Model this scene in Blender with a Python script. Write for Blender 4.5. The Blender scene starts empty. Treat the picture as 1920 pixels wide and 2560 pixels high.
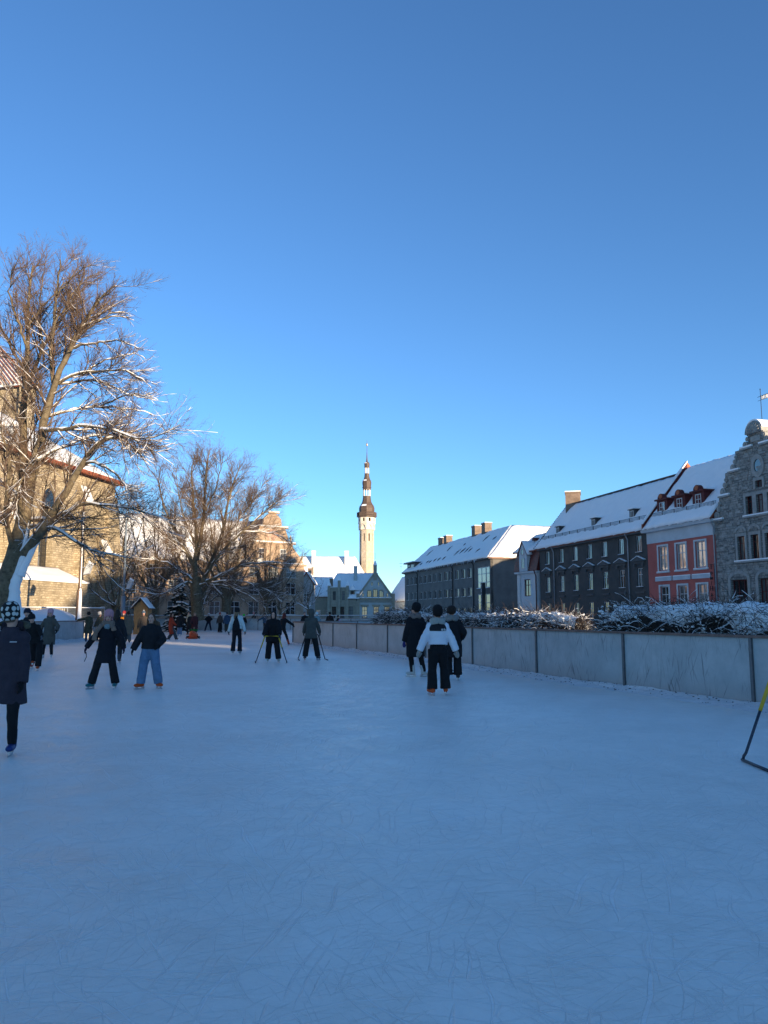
import bpy, bmesh, math, random
import numpy as np
from mathutils import Vector, Matrix, noise
R = math.radians
rnd = random.Random(7)
SC = bpy.context.scene
COL = SC.collection

# ------------------------------------------------------------------ camera
PITCH = math.atan(258 / 2000.0)
cam_d = bpy.data.cameras.new('camera')
cam_d.sensor_fit = 'VERTICAL'; cam_d.sensor_height = 36.0; cam_d.lens = 36.0 * 2000 / 2560
cam_d.clip_start = 0.1; cam_d.clip_end = 6000
cam = bpy.data.objects.new('camera', cam_d); COL.objects.link(cam)
cam.location = (0, 0, 1.55); cam.rotation_euler = (R(90) + PITCH, 0, 0)
SC.camera = cam
# ------------------------------------------------------------------ sky and sun
SUN_AZ = R(40); SUN_EL = R(6.0)          # behind the camera, to the right
TOSUN = Vector((math.sin(SUN_AZ) * math.cos(SUN_EL), -math.cos(SUN_AZ) * math.cos(SUN_EL), math.sin(SUN_EL)))
world = bpy.data.worlds.new('World'); SC.world = world; world.use_nodes = True
nt = world.node_tree
sky = nt.nodes.new('ShaderNodeTexSky'); sky.sky_type = 'NISHITA'; sky.sun_disc = False
sky.sun_elevation = SUN_EL; sky.sun_rotation = math.pi - SUN_AZ
sky.altitude = 50; sky.air_density = 0.8; sky.dust_density = 0.0; sky.ozone_density = 3.8
bg = nt.nodes['Background']; bg.inputs['Strength'].default_value = 0.15
wb = nt.nodes.new('ShaderNodeVectorMath'); wb.operation = 'MULTIPLY'; wb.inputs[1].default_value = (.93, .89, .88)   # camera white balance
nt.links.new(sky.outputs[0], wb.inputs[0]); nt.links.new(wb.outputs[0], bg.inputs['Color'])
sun_d = bpy.data.lights.new('sun', 'SUN'); sun_d.energy = 4.0; sun_d.angle = R(0.53); sun_d.color = (1.0, 0.80, 0.55)
sun = bpy.data.objects.new('sun', sun_d); COL.objects.link(sun)
sun.rotation_euler = (-TOSUN).to_track_quat('-Z', 'Y').to_euler(); sun.location = (60, -60, 40)
vs = SC.view_settings
vs.view_transform = 'Standard'; vs.look = 'None'; vs.gamma = 1.0; vs.use_curve_mapping = False; vs.exposure = 1.4

# ------------------------------------------------------------------ helpers
WM = {}
def tag(o, label=None, cat=None, group=None, kind=None):
    if label: o['label'] = label
    if cat: o['category'] = cat
    if group: o['group'] = group
    if kind: o['kind'] = kind
    return o
def root(name, loc, label, cat, group=None, rotz=0.0):
    o = bpy.data.objects.new(name, None); COL.objects.link(o)
    m = Matrix.Translation(Vector(loc)) @ Matrix.Rotation(rotz, 4, 'Z')
    o.matrix_basis = m; o.empty_display_size = 0.3; WM[o.name] = m
    return tag(o, label, cat, group)
def obj(name, me, mat=None, parent=None, mw=None, kind=None):
    o = bpy.data.objects.new(name, me); COL.objects.link(o)
    if mat is not None and len(me.materials) == 0: me.materials.append(mat)
    mw = mw or Matrix()
    if parent is not None:
        o.parent = parent; o.matrix_parent_inverse = WM[parent.name].inverted()
    o.matrix_basis = mw; WM[o.name] = mw
    if kind: o['kind'] = kind
    return o
def structure(name, me, mat): return tag(obj(name, me, mat), kind='structure')

class MB:
    def __init__(s): s.v = []; s.f = []
    def add(s, vs, fs):
        n = len(s.v); s.v += [tuple(v) for v in vs]; s.f += [tuple(i + n for i in f) for f in fs]; return s
    def box(s, x0, x1, y0, y1, z0, z1, m=None):
        vs = [Vector((x, y, z)) for z in (z0, z1) for y in (y0, y1) for x in (x0, x1)]
        if m is not None: vs = [m @ v for v in vs]
        return s.add(vs, [(0, 2, 3, 1), (4, 5, 7, 6), (0, 1, 5, 4), (2, 6, 7, 3), (0, 4, 6, 2), (1, 3, 7, 5)])
    def prism(s, poly, h0, h1, axis='z', m=None):
        # poly: list of 2D points (counter-clockwise), extruded along an axis
        def mk(p, h):
            v = {'z': (p[0], p[1], h), 'y': (p[0], h, p[1]), 'x': (h, p[0], p[1])}[axis]
            v = Vector(v); return m @ v if m is not None else v
        n = len(poly); vs = [mk(p, h0) for p in poly] + [mk(p, h1) for p in poly]
        fs = [tuple(range(n))[::-1], tuple(range(n, 2 * n))] + [(i, (i + 1) % n, n + (i + 1) % n, n + i) for i in range(n)]
        if axis == 'y': fs = [f[::-1] for f in fs]
        return s.add(vs, fs)
    def ell(s, pts, ra, rb, lat=(1, 0, 0), n=12, m=None):
        # closed loft with elliptical sections; ra along the lateral axis, rb across
        pts = [Vector(p) for p in pts]; k = len(pts); vs = []
        lat = Vector(lat)
        for i, p in enumerate(pts):
            t = (pts[min(i + 1, k - 1)] - pts[max(i - 1, 0)])
            t = t.normalized() if t.length > 1e-6 else Vector((0, 0, 1))
            a = lat - t * lat.dot(t)
            if a.length < 1e-3: a = Vector((0.3, 1, 0.2)) - t * t.dot(Vector((0.3, 1, 0.2)))
            a.normalize(); b = t.cross(a)
            A = ra[i] if hasattr(ra, '__len__') else ra; B = rb[i] if hasattr(rb, '__len__') else rb
            for j in range(n):
                w = 2 * math.pi * j / n; q = p + a * (A * math.cos(w)) + b * (B * math.sin(w))
                vs.append(m @ q if m is not None else q)
        fs = [(i * n + j, i * n + (j + 1) % n, (i + 1) * n + (j + 1) % n, (i + 1) * n + j) for i in range(k - 1) for j in range(n)]
        fs += [tuple(range(n))[::-1], tuple(range((k - 1) * n, k * n))]
        return s.add(vs, fs)
    def tube(s, pts, r, n=8, m=None): return s.ell(pts, r, r, n=n, m=m)
    def ball(s, c, rx, ry=None, rz=None, m=None, n=12, k=8):
        ry = ry or rx; rz = rz or rx; c = Vector(c); vs = []
        for i in range(k + 1):
            ph = math.pi * i / k; sp = max(math.sin(ph), 0.02)
            for j in range(n):
                w = 2 * math.pi * j / n
                q = Vector((rx * sp * math.cos(w), ry * sp * math.sin(w), -rz * math.cos(ph)))
                if m is not None: q = m @ q
                vs.append(q + c)
        fs = [(i * n + j, i * n + (j + 1) % n, (i + 1) * n + (j + 1) % n, (i + 1) * n + j) for i in range(k) for j in range(n)]
        fs += [tuple(range(n))[::-1], tuple(range(k * n, (k + 1) * n))]
        return s.add(vs, fs)
    def caps(s, a, b, ra, rb, n=10):
        # tapered capsule
        a = Vector(a); b = Vector(b); d = b - a
        if d.length < 1e-5: d = Vector((0, 0, 1e-4))
        t = d.normalized()
        P = [a - t * ra * .95, a - t * ra * .6, a, b, b + t * rb * .6, b + t * rb * .95]
        return s.tube(P, [ra * .25, ra * .8, ra, rb, rb * .8, rb * .25], n)
    def lathe(s, prof, n=24, m=None, sy=1.0, ph=0.0):
        vs = []
        for (r, z) in prof:
            for j in range(n):
                w = 2 * math.pi * j / n + ph; q = Vector((max(r, 1e-3) * math.cos(w), max(r, 1e-3) * sy * math.sin(w), z))
                vs.append(m @ q if m is not None else q)
        k = len(prof)
        fs = [(i * n + j, i * n + (j + 1) % n, (i + 1) * n + (j + 1) % n, (i + 1) * n + j) for i in range(k - 1) for j in range(n)]
        fs += [tuple(range(n))[::-1], tuple(range((k - 1) * n, k * n))]
        return s.add(vs, fs)
    def mesh(s, name='mesh', smooth=False):
        me = bpy.data.meshes.new(name); me.from_pydata(s.v, [], s.f); me.update()
        if smooth: me.polygons.foreach_set('use_smooth', [True] * len(me.polygons))
        return me
    def part(s, name, mat, parent, mw=None, smooth=False, kind=None): return obj(name, s.mesh(name, smooth), mat, parent, mw, kind)

def np_mesh(name, V, F, smooth=True):
    me = bpy.data.meshes.new(name); V = np.asarray(V, np.float32); F = np.asarray(F, np.int32)
    me.vertices.add(len(V)); me.vertices.foreach_set('co', V.ravel())
    k = F.shape[1]; me.loops.add(F.size); me.loops.foreach_set('vertex_index', F.ravel())
    me.polygons.add(len(F)); me.polygons.foreach_set('loop_start', np.arange(0, F.size, k, dtype=np.int32))
    me.polygons.foreach_set('loop_total', np.full(len(F), k, np.int32))
    if smooth: me.polygons.foreach_set('use_smooth', np.ones(len(F), bool))
    me.update(calc_edges=True); return me

# ------------------------------------------------------------------ materials
MATS = {}
def _new(name):
    m = bpy.data.materials.new(name); m.use_nodes = True
    n = m.node_tree.nodes; return m, n, m.node_tree.links, n['Principled BSDF']
def mat(name, c, rough=.8, var=.18, scale=2.0, bump=.25, bscale=18.0, spec=.3, metal=0.0, sheen=0.0, c2=None, dist=.02):
    if name in MATS: return MATS[name]
    m, n, l, b = _new(name)
    tc = n.new('ShaderNodeTexCoord')
    nz = n.new('ShaderNodeTexNoise'); nz.inputs['Scale'].default_value = scale; nz.inputs['Detail'].default_value = 6; nz.inputs['Roughness'].default_value = .65
    l.new(tc.outputs['Object'], nz.inputs['Vector'])
    rp = n.new('ShaderNodeValToRGB'); e = rp.color_ramp.elements
    e[0].position = .3; e[1].position = .7
    lo = [x * (1 - var) for x in c]; hi = [min(1, x * (1 + var)) for x in (c2 or c)]
    e[0].color = (*lo, 1); e[1].color = (*hi, 1)
    l.new(nz.outputs['Fac'], rp.inputs[0]); l.new(rp.outputs[0], b.inputs['Base Color'])
    b.inputs['Roughness'].default_value = rough; b.inputs['Specular IOR Level'].default_value = spec; b.inputs['Metallic'].default_value = metal
    if sheen: b.inputs['Sheen Weight'].default_value = sheen
    if bump:
        n2 = n.new('ShaderNodeTexNoise'); n2.inputs['Scale'].default_value = bscale; n2.inputs['Detail'].default_value = 5
        l.new(tc.outputs['Object'], n2.inputs['Vector'])
        bp = n.new('ShaderNodeBump'); bp.inputs['Strength'].default_value = bump; bp.inputs['Distance'].default_value = dist
        l.new(n2.outputs['Fac'], bp.inputs['Height']); l.new(bp.outputs[0], b.inputs['Normal'])
    MATS[name] = m; return m
def stone(name, c1, c2, mortar, bw=.5, bh=.22, rough=.9, warp=.08, bump=.8, ms=.02, stain=.35):
    if name in MATS: return MATS[name]
    m, n, l, b = _new(name)
    tc = n.new('ShaderNodeTexCoord'); sep = n.new('ShaderNodeSeparateXYZ'); l.new(tc.outputs['Object'], sep.inputs[0])
    nz = n.new('ShaderNodeTexNoise'); nz.inputs['Scale'].default_value = 2.2; nz.inputs['Detail'].default_value = 4
    l.new(tc.outputs['Object'], nz.inputs['Vector'])
    sp2 = n.new('ShaderNodeSeparateXYZ'); l.new(nz.outputs['Color'], sp2.inputs[0])
    def madd(a, bb, k):
        q = n.new('ShaderNodeMath'); q.operation = 'MULTIPLY_ADD'; l.new(bb, q.inputs[0]); q.inputs[1].default_value = k; l.new(a, q.inputs[2]); return q.outputs[0]
    xa = n.new('ShaderNodeMath'); xa.operation = 'ADD'; l.new(sep.outputs[0], xa.inputs[0]); l.new(sep.outputs[1], xa.inputs[1])
    cb = n.new('ShaderNodeCombineXYZ'); l.new(madd(xa.outputs[0], sp2.outputs[0], warp * 2), cb.inputs[0]); l.new(madd(sep.outputs[2], sp2.outputs[1], warp), cb.inputs[1])
    br = n.new('ShaderNodeTexBrick'); br.offset = .42; br.squash = .7; br.squash_frequency = 3
    br.inputs['Scale'].default_value = 1; br.inputs['Brick Width'].default_value = bw; br.inputs['Row Height'].default_value = bh
    br.inputs['Mortar Size'].default_value = ms; br.inputs['Mortar Smooth'].default_value = .4; br.inputs['Bias'].default_value = 0
    br.inputs['Color1'].default_value = (*c1, 1); br.inputs['Color2'].default_value = (*c2, 1); br.inputs['Mortar'].default_value = (*mortar, 1)
    l.new(cb.outputs[0], br.inputs['Vector'])
    n3 = n.new('ShaderNodeTexNoise'); n3.inputs['Scale'].default_value = .7; n3.inputs['Detail'].default_value = 8; n3.inputs['Roughness'].default_value = .7
    l.new(tc.outputs['Object'], n3.inputs['Vector'])
    mr = n.new('ShaderNodeMapRange'); mr.inputs[1].default_value = .3; mr.inputs[2].default_value = .7; mr.inputs[3].default_value = 1 - stain; mr.inputs[4].default_value = 1 + stain * .6
    l.new(n3.outputs['Fac'], mr.inputs[0])
    mx = n.new('ShaderNodeVectorMath'); mx.operation = 'SCALE'; l.new(br.outputs['Color'], mx.inputs[0]); l.new(mr.outputs[0], mx.inputs['Scale'])
    l.new(mx.outputs[0], b.inputs['Base Color'])
    b.inputs['Roughness'].default_value = rough; b.inputs['Specular IOR Level'].default_value = .2
    n4 = n.new('ShaderNodeTexNoise'); n4.inputs['Scale'].default_value = 7; n4.inputs['Detail'].default_value = 6
    l.new(tc.outputs['Object'], n4.inputs['Vector'])
    iv = n.new('ShaderNodeMath'); iv.operation = 'MULTIPLY_ADD'; l.new(br.outputs['Fac'], iv.inputs[0]); iv.inputs[1].default_value = -.9; l.new(n4.outputs['Fac'], iv.inputs[2])
    bp = n.new('ShaderNodeBump'); bp.inputs['Strength'].default_value = bump; bp.inputs['Distance'].default_value = .05
    l.new(iv.outputs[0], bp.inputs['Height']); l.new(bp.outputs[0], b.inputs['Normal'])
    MATS[name] = m; return m

SNOW = mat('snow', (.89, .875, .85), .75, .03, 1.2, .5, 3.5, .25, dist=.08)
SNOWF = mat('snow_on_branches', (.86, .85, .84), .8, .04, 2, .3, 12, .2)
GLASS = None
def glass(name='window_glass', base=(.012, .014, .017)):
    m, n, l, b = _new(name)
    tc = n.new('ShaderNodeTexCoord'); nz = n.new('ShaderNodeTexNoise'); nz.inputs['Scale'].default_value = .9; l.new(tc.outputs['Object'], nz.inputs['Vector'])
    bp = n.new('ShaderNodeBump'); bp.inputs['Strength'].default_value = .12; bp.inputs['Distance'].default_value = .05; l.new(nz.outputs['Fac'], bp.inputs['Height'])
    b.inputs['Base Color'].default_value = (*base, 1); b.inputs['Roughness'].default_value = .03
    b.inputs['IOR'].default_value = 1.75; b.inputs['Specular IOR Level'].default_value = .9
    l.new(bp.outputs[0], b.inputs['Normal']); return m
GLASS = glass()
CURTAIN = [glass('glass_before_curtain', (.24, .24, .22)), glass('glass_before_blind', (.10, .10, .095))]
DARKHOLE = mat('dark_interior', (.012, .012, .013), .9, .1, 1, 0)
WHITEP = mat('white_paint', (.52, .52, .50), .55, .08, 3, .1, 30)
TILE = mat('red_roof_tile', (.26, .075, .04), .8, .35, 6, .5, 20)
ROOFD = mat('dark_roof_sheet', (.05, .045, .045), .6, .25, 4, .2, 10)
STEEL = mat('galvanised_steel', (.30, .31, .32), .5, .15, 8, .1, 30, .5, .6)
IRON = mat('dark_iron', (.03, .03, .032), .5, .2, 8, .1, 30, .4, .3)

# ------------------------------------------------------------------ facades
class Fac:
    """A vertical wall plane seen from outside: x to the right, y inwards, z up."""
    def __init__(s, A, B, z0=0.0):
        A = Vector((A[0], A[1], z0)); B = Vector((B[0], B[1], z0)); s.L = (B - A).length
        d = (B - A).normalized(); i = Vector((-d.y, d.x, 0))
        s.m = Matrix(((d.x, i.x, 0, A.x), (d.y, i.y, 0, A.y), (0, 0, 1, z0), (0, 0, 0, 1))); s.d = d; s.i = i
    def w(s, x, y, z): return s.m @ Vector((x, y, z))
    def sub(s, x0, x1, y=0.0):
        a = s.w(x0, y, 0); b = s.w(x1, y, 0); return Fac((a.x, a.y), (b.x, b.y), a.z)
def wall_mb(x0, x1, z0, z1, holes, depth=.18, thick=.4, back=True):
    mb = MB(); xs = sorted({x0, x1} | {h[0] for h in holes} | {h[1] for h in holes}); zs = sorted({z0, z1} | {h[2] for h in holes} | {h[3] for h in holes})
    for a, b in zip(xs, xs[1:]):
        for c, d in zip(zs, zs[1:]):
            mx, mz = (a + b) / 2, (c + d) / 2
            if any(h[0] < mx < h[1] and h[2] < mz < h[3] for h in holes): continue
            mb.add([(a, 0, c), (b, 0, c), (b, 0, d), (a, 0, d)], [(0, 1, 2, 3)])
    for (a, b, c, d) in holes:
        mb.add([(a, 0, c), (b, 0, c), (b, 0, d), (a, 0, d), (a, depth, c), (b, depth, c), (b, depth, d), (a, depth, d)],
               [(0, 4, 5, 1), (1, 5, 6, 2), (2, 6, 7, 3), (3, 7, 4, 0)])
        mb.add([(a, depth, c), (b, depth, c), (b, depth, d), (a, depth, d)], [(0, 1, 2, 3)])
    mb.add([(x0, 0, z0), (x1, 0, z0), (x1, 0, z1), (x0, 0, z1), (x0, thick, z0), (x1, thick, z0), (x1, thick, z1), (x0, thick, z1)],
           [(0, 3, 7, 4), (1, 5, 6, 2), (3, 2, 6, 7)] + ([(4, 7, 6, 5)] if back else []))
    return mb
WCACHE = {}
def window(parent, fac, x0, x1, z0, z1, y=.10, vb=1, hb=(.62,), fr=.07, fmat=None, sill=None, curt=.4, tilt=True):
    w, h = round(x1 - x0, 3), round(z1 - z0, 3); key = (w, h, vb, tuple(hb), fr, (fmat or WHITEP).name)
    if key not in WCACHE:
        mb = MB(); t = .06
        mb.box(0, w, 0, t, 0, fr); mb.box(0, w, 0, t, h - fr, h); mb.box(0, fr, 0, t, fr, h - fr); mb.box(w - fr, w, 0, t, fr, h - fr)
        for i in range(vb):
            c = w * (i + 1) / (vb + 1); mb.box(c - fr * .4, c + fr * .4, .004, t - .003, fr, h - fr)
        for q in hb: mb.box(fr, w - fr, .008, t - .006, h * q - fr * .4, h * q + fr * .4)
        p = MB(); p.add([(fr * .5, .04, fr * .5), (w - fr * .5, .04, fr * .5), (w - fr * .5, .04, h - fr * .5), (fr * .5, .04, h - fr * .5), (fr * .5, .05, fr * .5), (w - fr * .5, .05, fr * .5), (w - fr * .5, .05, h - fr * .5), (fr * .5, .05, h - fr * .5)],
                       [(0, 1, 2, 3), (7, 6, 5, 4), (0, 4, 5, 1), (1, 5, 6, 2), (2, 6, 7, 3), (3, 7, 4, 0)])
        a = mb.mesh('window'); a.materials.append(fmat or WHITEP); b = p.mesh('pane'); b.materials.append(GLASS); WCACHE[key] = (a, b)
    a, b = WCACHE[key]
    m = fac.m @ Matrix.Translation((x0, y, z0))
    o = obj('window', a, None, parent, m)
    tm = m
    if tilt: tm = m @ Matrix.Rotation(rnd.uniform(-.012, .012), 4, 'Z') @ Matrix.Rotation(rnd.uniform(-.006, .006), 4, 'X')
    po = obj('pane', b, None, o, tm)
    if curt and rnd.random() < curt:
        po.material_slots[0].link = 'OBJECT'; po.material_slots[0].material = rnd.choice(CURTAIN)
    if sill:
        MB().box(x0 - .08, x1 + .08, -.10, y - .005, z0 - .07, z0 - .003).part('sill', sill, o, fac.m)
        MB().box(x0 - .07, x1 + .07, -.09, y - .02, z0, z0 + .035).part('sill_snow', SNOW, o, fac.m)
    return o
def snow_quad(p00, p10, p11, p01, th=.16, nx=24, ny=10, rough=.045, seed=0, edge=.25):
    """Slab of snow over a roof plane: uneven top and edges."""
    p00, p10, p11, p01 = map(Vector, (p00, p10, p11, p01))
    N = (p10 - p00).cross(p01 - p00)
    if N.length < 1e-6: N = (p10 - p00).cross(p11 - p00)
    N.normalize()
    if N.z < 0: N = -N
    mb = MB(); idx = {}
    top = []
    for j in range(ny + 1):
        for i in range(nx + 1):
            u, v = i / nx, j / ny
            if j == 0: v -= edge * .05 * (noise.noise(Vector((u * 23, seed, 1))) + .3)
            p = (p00 * (1 - u) + p10 * u) * (1 - v) + (p01 * (1 - u) + p11 * u) * v
            e = min(u * nx, (1 - u) * nx, v * ny, (1 - v) * ny); k = .55 if e < .5 else 1.0
            top.append(p + N * (th * k + rough * noise.noise(Vector((u * nx * .5, v * ny * .6, seed * 3.1))) * 2))
    bot = [(p00 * (1 - i / nx) + p10 * i / nx) * (1 - j / ny) + (p01 * (1 - i / nx) + p11 * i / nx) * j / ny + N * .012 for j in range(ny + 1) for i in range(nx + 1)]
    n = len(top); W = nx + 1
    q = lambda j, i: j * W + i
    fs = [(q(j, i), q(j, i + 1), q(j + 1, i + 1), q(j + 1, i)) for j in range(ny) for i in range(nx)]
    ring = [q(0, i) for i in range(nx)] + [q(j, nx) for j in range(ny)] + [q(ny, i) for i in range(nx, 0, -1)] + [q(j, 0) for j in range(ny, 0, -1)]
    fs += [(ring[k], ring[k] + n, ring[(k + 1) % len(ring)] + n, ring[(k + 1) % len(ring)]) for k in range(len(ring))]
    mb.add(top + bot, fs); return mb
def slab(pts, th):
    pts = [Vector(p) for p in pts]; N = (pts[1] - pts[0]).cross(pts[2] - pts[0]).normalized()
    if N.z < 0: N = -N
    n = len(pts); mb = MB()
    return mb.add(pts + [p - N * th for p in pts], [tuple(range(n)), tuple(range(2 * n - 1, n - 1, -1))] + [(i, i + n, (i + 1) % n + n, (i + 1) % n) for i in range(n)])
def roof_plane(parent, pts, mt=None, th=.18, snow=.16, seed=0, nx=48, ny=10, name='roof', edge=.8, smat=None, rough=.05):
    o = slab(pts, th).part(name, mt or ROOFD, parent)
    if snow: snow_quad(*pts, th=snow, nx=nx, ny=ny, seed=seed, edge=edge, rough=rough).part('snow_cover', smat or SNOW, o, smooth=True)
    return o
def chimney(parent, c, w, d, z0, z1, mt, rot=0.0, snow=True, name='chimney'):
    m = Matrix.Translation((c[0], c[1], 0)) @ Matrix.Rotation(rot, 4, 'Z')
    mb = MB().box(-w / 2, w / 2, -d / 2, d / 2, z0, z1 - .18); mb.box(-w / 2 - .07, w / 2 + .07, -d / 2 - .07, d / 2 + .07, z1 - .18, z1)
    o = mb.part(name, mt, parent, m)
    if snow: MB().box(-w / 2 - .05, w / 2 + .05, -d / 2 - .05, d / 2 + .05, z1 + .002, z1 + .12).part('snow_cap', SNOW, o, m)
    return o
def text_mesh(ch, size, depth=.02):
    cu = bpy.data.curves.new('letter', 'FONT'); cu.body = ch; cu.size = size; cu.extrude = depth; cu.align_x = 'CENTER'
    o = bpy.data.objects.new('tmp', cu); COL.objects.link(o); bpy.context.view_layer.update()
    me = bpy.data.meshes.new_from_object(o.evaluated_get(bpy.context.evaluated_depsgraph_get())); bpy.data.objects.remove(o); return me

# ================================================================== SETTING
def ice_material():
    m, n, l, b = _new('rink_ice')
    tc = n.new('ShaderNodeTexCoord')
    w = n.new('ShaderNodeTexNoise'); w.inputs['Scale'].default_value = .35; w.inputs['Detail'].default_value = 3; l.new(tc.outputs['Object'], w.inputs['Vector'])
    hs = []
    for k, (ang, sx, sy, th) in enumerate([(12, .5, 26, .63), (58, .7, 34, .635), (-35, .6, 30, .635), (100, .5, 40, .64), (-75, .8, 22, .65), (30, 1.6, 60, .64), (-12, 1.2, 44, .635), (75, 1.4, 70, .64), (-50, 1.1, 56, .64), (145, .9, 48, .64)]):
        va = n.new('ShaderNodeVectorMath'); va.operation = 'MULTIPLY_ADD'; l.new(w.outputs['Color'], va.inputs[0]); va.inputs[1].default_value = (1.1, 1.1, 0); l.new(tc.outputs['Object'], va.inputs[2])
        mp = n.new('ShaderNodeMapping'); mp.inputs['Rotation'].default_value = (0, 0, R(ang)); mp.inputs['Scale'].default_value = (sx, sy, 1); mp.inputs['Location'].default_value = (k * 7.3, k * 3.1, k)
        # rotate first, then stretch
        m0 = n.new('ShaderNodeMapping'); m0.inputs['Rotation'].default_value = (0, 0, R(ang)); mp.inputs['Rotation'].default_value = (0, 0, 0)
        l.new(va.outputs[0], m0.inputs['Vector']); l.new(m0.outputs[0], mp.inputs['Vector'])
        nz = n.new('ShaderNodeTexNoise'); nz.inputs['Scale'].default_value = 1; nz.inputs['Detail'].default_value = 2; l.new(mp.outputs[0], nz.inputs['Vector'])
        mr = n.new('ShaderNodeMapRange'); mr.inputs[1].default_value = th; mr.inputs[2].default_value = th + .045; l.new(nz.outputs['Fac'], mr.inputs[0]); hs.append(mr.outputs[0])
    s = hs[0]
    for h in hs[1:]:
        a = n.new('ShaderNodeMath'); a.operation = 'ADD'; l.new(s, a.inputs[0]); l.new(h, a.inputs[1]); s = a.outputs[0]
    big = n.new('ShaderNodeTexNoise'); big.inputs['Scale'].default_value = .22; big.inputs['Detail'].default_value = 7; big.inputs['Roughness'].default_value = .6; l.new(tc.outputs['Object'], big.inputs['Vector'])
    rp = n.new('ShaderNodeValToRGB'); e = rp.color_ramp.elements; e[0].position = .36; e[1].position = .62
    e[0].color = (.76, .70, .63, 1); e[1].color = (.96, .905, .835, 1)
    mid = n.new('ShaderNodeTexNoise'); mid.inputs['Scale'].default_value = 1.7; mid.inputs['Detail'].default_value = 9; mid.inputs['Roughness'].default_value = .72; mid.inputs['Distortion'].default_value = .6; l.new(tc.outputs['Object'], mid.inputs['Vector'])
    av = n.new('ShaderNodeMath'); av.operation = 'MULTIPLY_ADD'; av.inputs[1].default_value = .45; l.new(mid.outputs['Fac'], av.inputs[0])
    bs = n.new('ShaderNodeMath'); bs.operation = 'MULTIPLY'; bs.inputs[1].default_value = .55; l.new(big.outputs['Fac'], bs.inputs[0]); l.new(bs.outputs[0], av.inputs[2]); l.new(av.outputs[0], rp.inputs[0])
    mx = n.new('ShaderNodeMix'); mx.data_type = 'RGBA'; mx.inputs['B'].default_value = (.93, .93, .93, 1)
    k = n.new('ShaderNodeMath'); k.operation = 'MULTIPLY'; k.use_clamp = True; k.inputs[1].default_value = .30; l.new(s, k.inputs[0]); l.new(k.outputs[0], mx.inputs['Factor'])
    l.new(rp.outputs[0], mx.inputs['A']); l.new(mx.outputs['Result'], b.inputs['Base Color'])
    fine = n.new('ShaderNodeTexNoise'); fine.inputs['Scale'].default_value = 9; fine.inputs['Detail'].default_value = 8; fine.inputs['Roughness'].default_value = .7; l.new(tc.outputs['Object'], fine.inputs['Vector'])
    hh = n.new('ShaderNodeMath'); hh.operation = 'MULTIPLY_ADD'; l.new(s, hh.inputs[0]); hh.inputs[1].default_value = -.8; l.new(fine.outputs['Fac'], hh.inputs[2])
    bp = n.new('ShaderNodeBump'); bp.inputs['Strength'].default_value = .6; bp.inputs['Distance'].default_value = .016; l.new(hh.outputs[0], bp.inputs['Height']); l.new(bp.outputs[0], b.inputs['Normal'])
    rr_ = n.new('ShaderNodeMapRange'); rr_.inputs[1].default_value = .35; rr_.inputs[2].default_value = .65; rr_.inputs[3].default_value = .30; rr_.inputs[4].default_value = .55; l.new(mid.outputs['Fac'], rr_.inputs[0]); l.new(rr_.outputs[0], b.inputs['Roughness']); b.inputs['Specular IOR Level'].default_value = .5; b.inputs['IOR'].default_value = 1.31
    return m
ICE = ice_material()
# barrier lines on the ground
BAR_R = [(16.0, -14.0), (13.8, -8.0), (11.6, -1.6), (9.6, 4.6), (7.85, 9.6), (6.31, 13.9), (5.08, 17.14), (3.88, 20.53), (2.65, 24.08), (1.45, 27.85), (.16, 31.6), (-1.16, 35.0), (-2.38, 38.1), (-3.62, 40.9), (-4.86, 43.4)]
BAR_RET = [(-4.86, 43.4), (-5.0, 46.0), (-4.1, 48.6), (-1.7, 51.6), (.9, 54.0), (3.6, 56.0)]
BAR_FAR = [(-27.2, 79.4), (-24.4, 79.5), (-21.4, 79.6), (-18.4, 79.6), (-15.4, 79.6), (-12.4, 79.5), (-9.2, 79.3), (-6.2, 78.9), (-3.2, 78.2), (-.2, 77.2), (2.8, 76.0)]
BAR_L = [(-16.6, 20.0), (-17.0, 25.2), (-17.4, 30.4), (-17.9, 35.4), (-18.3, 40.4), (-18.55, 45.2), (-18.3, 49.2)]
ground_me = bpy.data.meshes.new('ground')
g = 3000
ground_me.from_pydata([(-g, -g, -.03), (g, -g, -.03), (g, g, -.03), (-g, g, -.03)], [], [(0, 1, 2, 3)])
structure('ground', ground_me, SNOW)
pts = [(-16.6, -20), (17.9, -20)] + BAR_R + BAR_RET[1:] + [(5.5, 66), (2.8, 76.0)] + BAR_FAR[::-1][1:] + [(-26, 60), (-18.3, 49.2)] + BAR_L[::-1][1:]
bm = bmesh.new(); bm.faces.new([bm.verts.new((x, y, 0.0)) for x, y in pts]); bmesh.ops.triangulate(bm, faces=bm.faces[:])
me = bpy.data.meshes.new('ice'); bm.to_mesh(me); bm.free()
me.flip_normals() if me.polygons[0].normal.z < 0 else None
structure('ice', me, ICE)

# ------------------------------------------------------------------ house row on the right
DL = (20.24, 104.0); PL = (26.41, 80.0); PR = (29.13, 70.0)
RD = Vector((.2628, -.9649, 0))
BLACKP = mat('charcoal_plaster', (.072, .066, .06), .9, .25, .8, .3, 14)
BLACKT = mat('charcoal_trim', (.09, .084, .078), .85, .2, 2, .2, 14)
GREYP = mat('grey_plaster', (.15, .138, .125), .9, .22, .6, .35, 22)
PINKP = mat('pink_plaster', (.44, .115, .09), .9, .16, .7, .3, 18)
PALEP = mat('pale_plaster', (.50, .52, .52), .9, .14, .6, .3, 10)
REDW = mat('dark_red_wood', (.10, .016, .013), .7, .25, 4, .2, 20)
BRICK = stone('chimney_brick', (.21, .14, .10), (.27, .19, .135), (.24, .21, .17), .25, .085, ms=.012, warp=.01, bump=.4)

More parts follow.
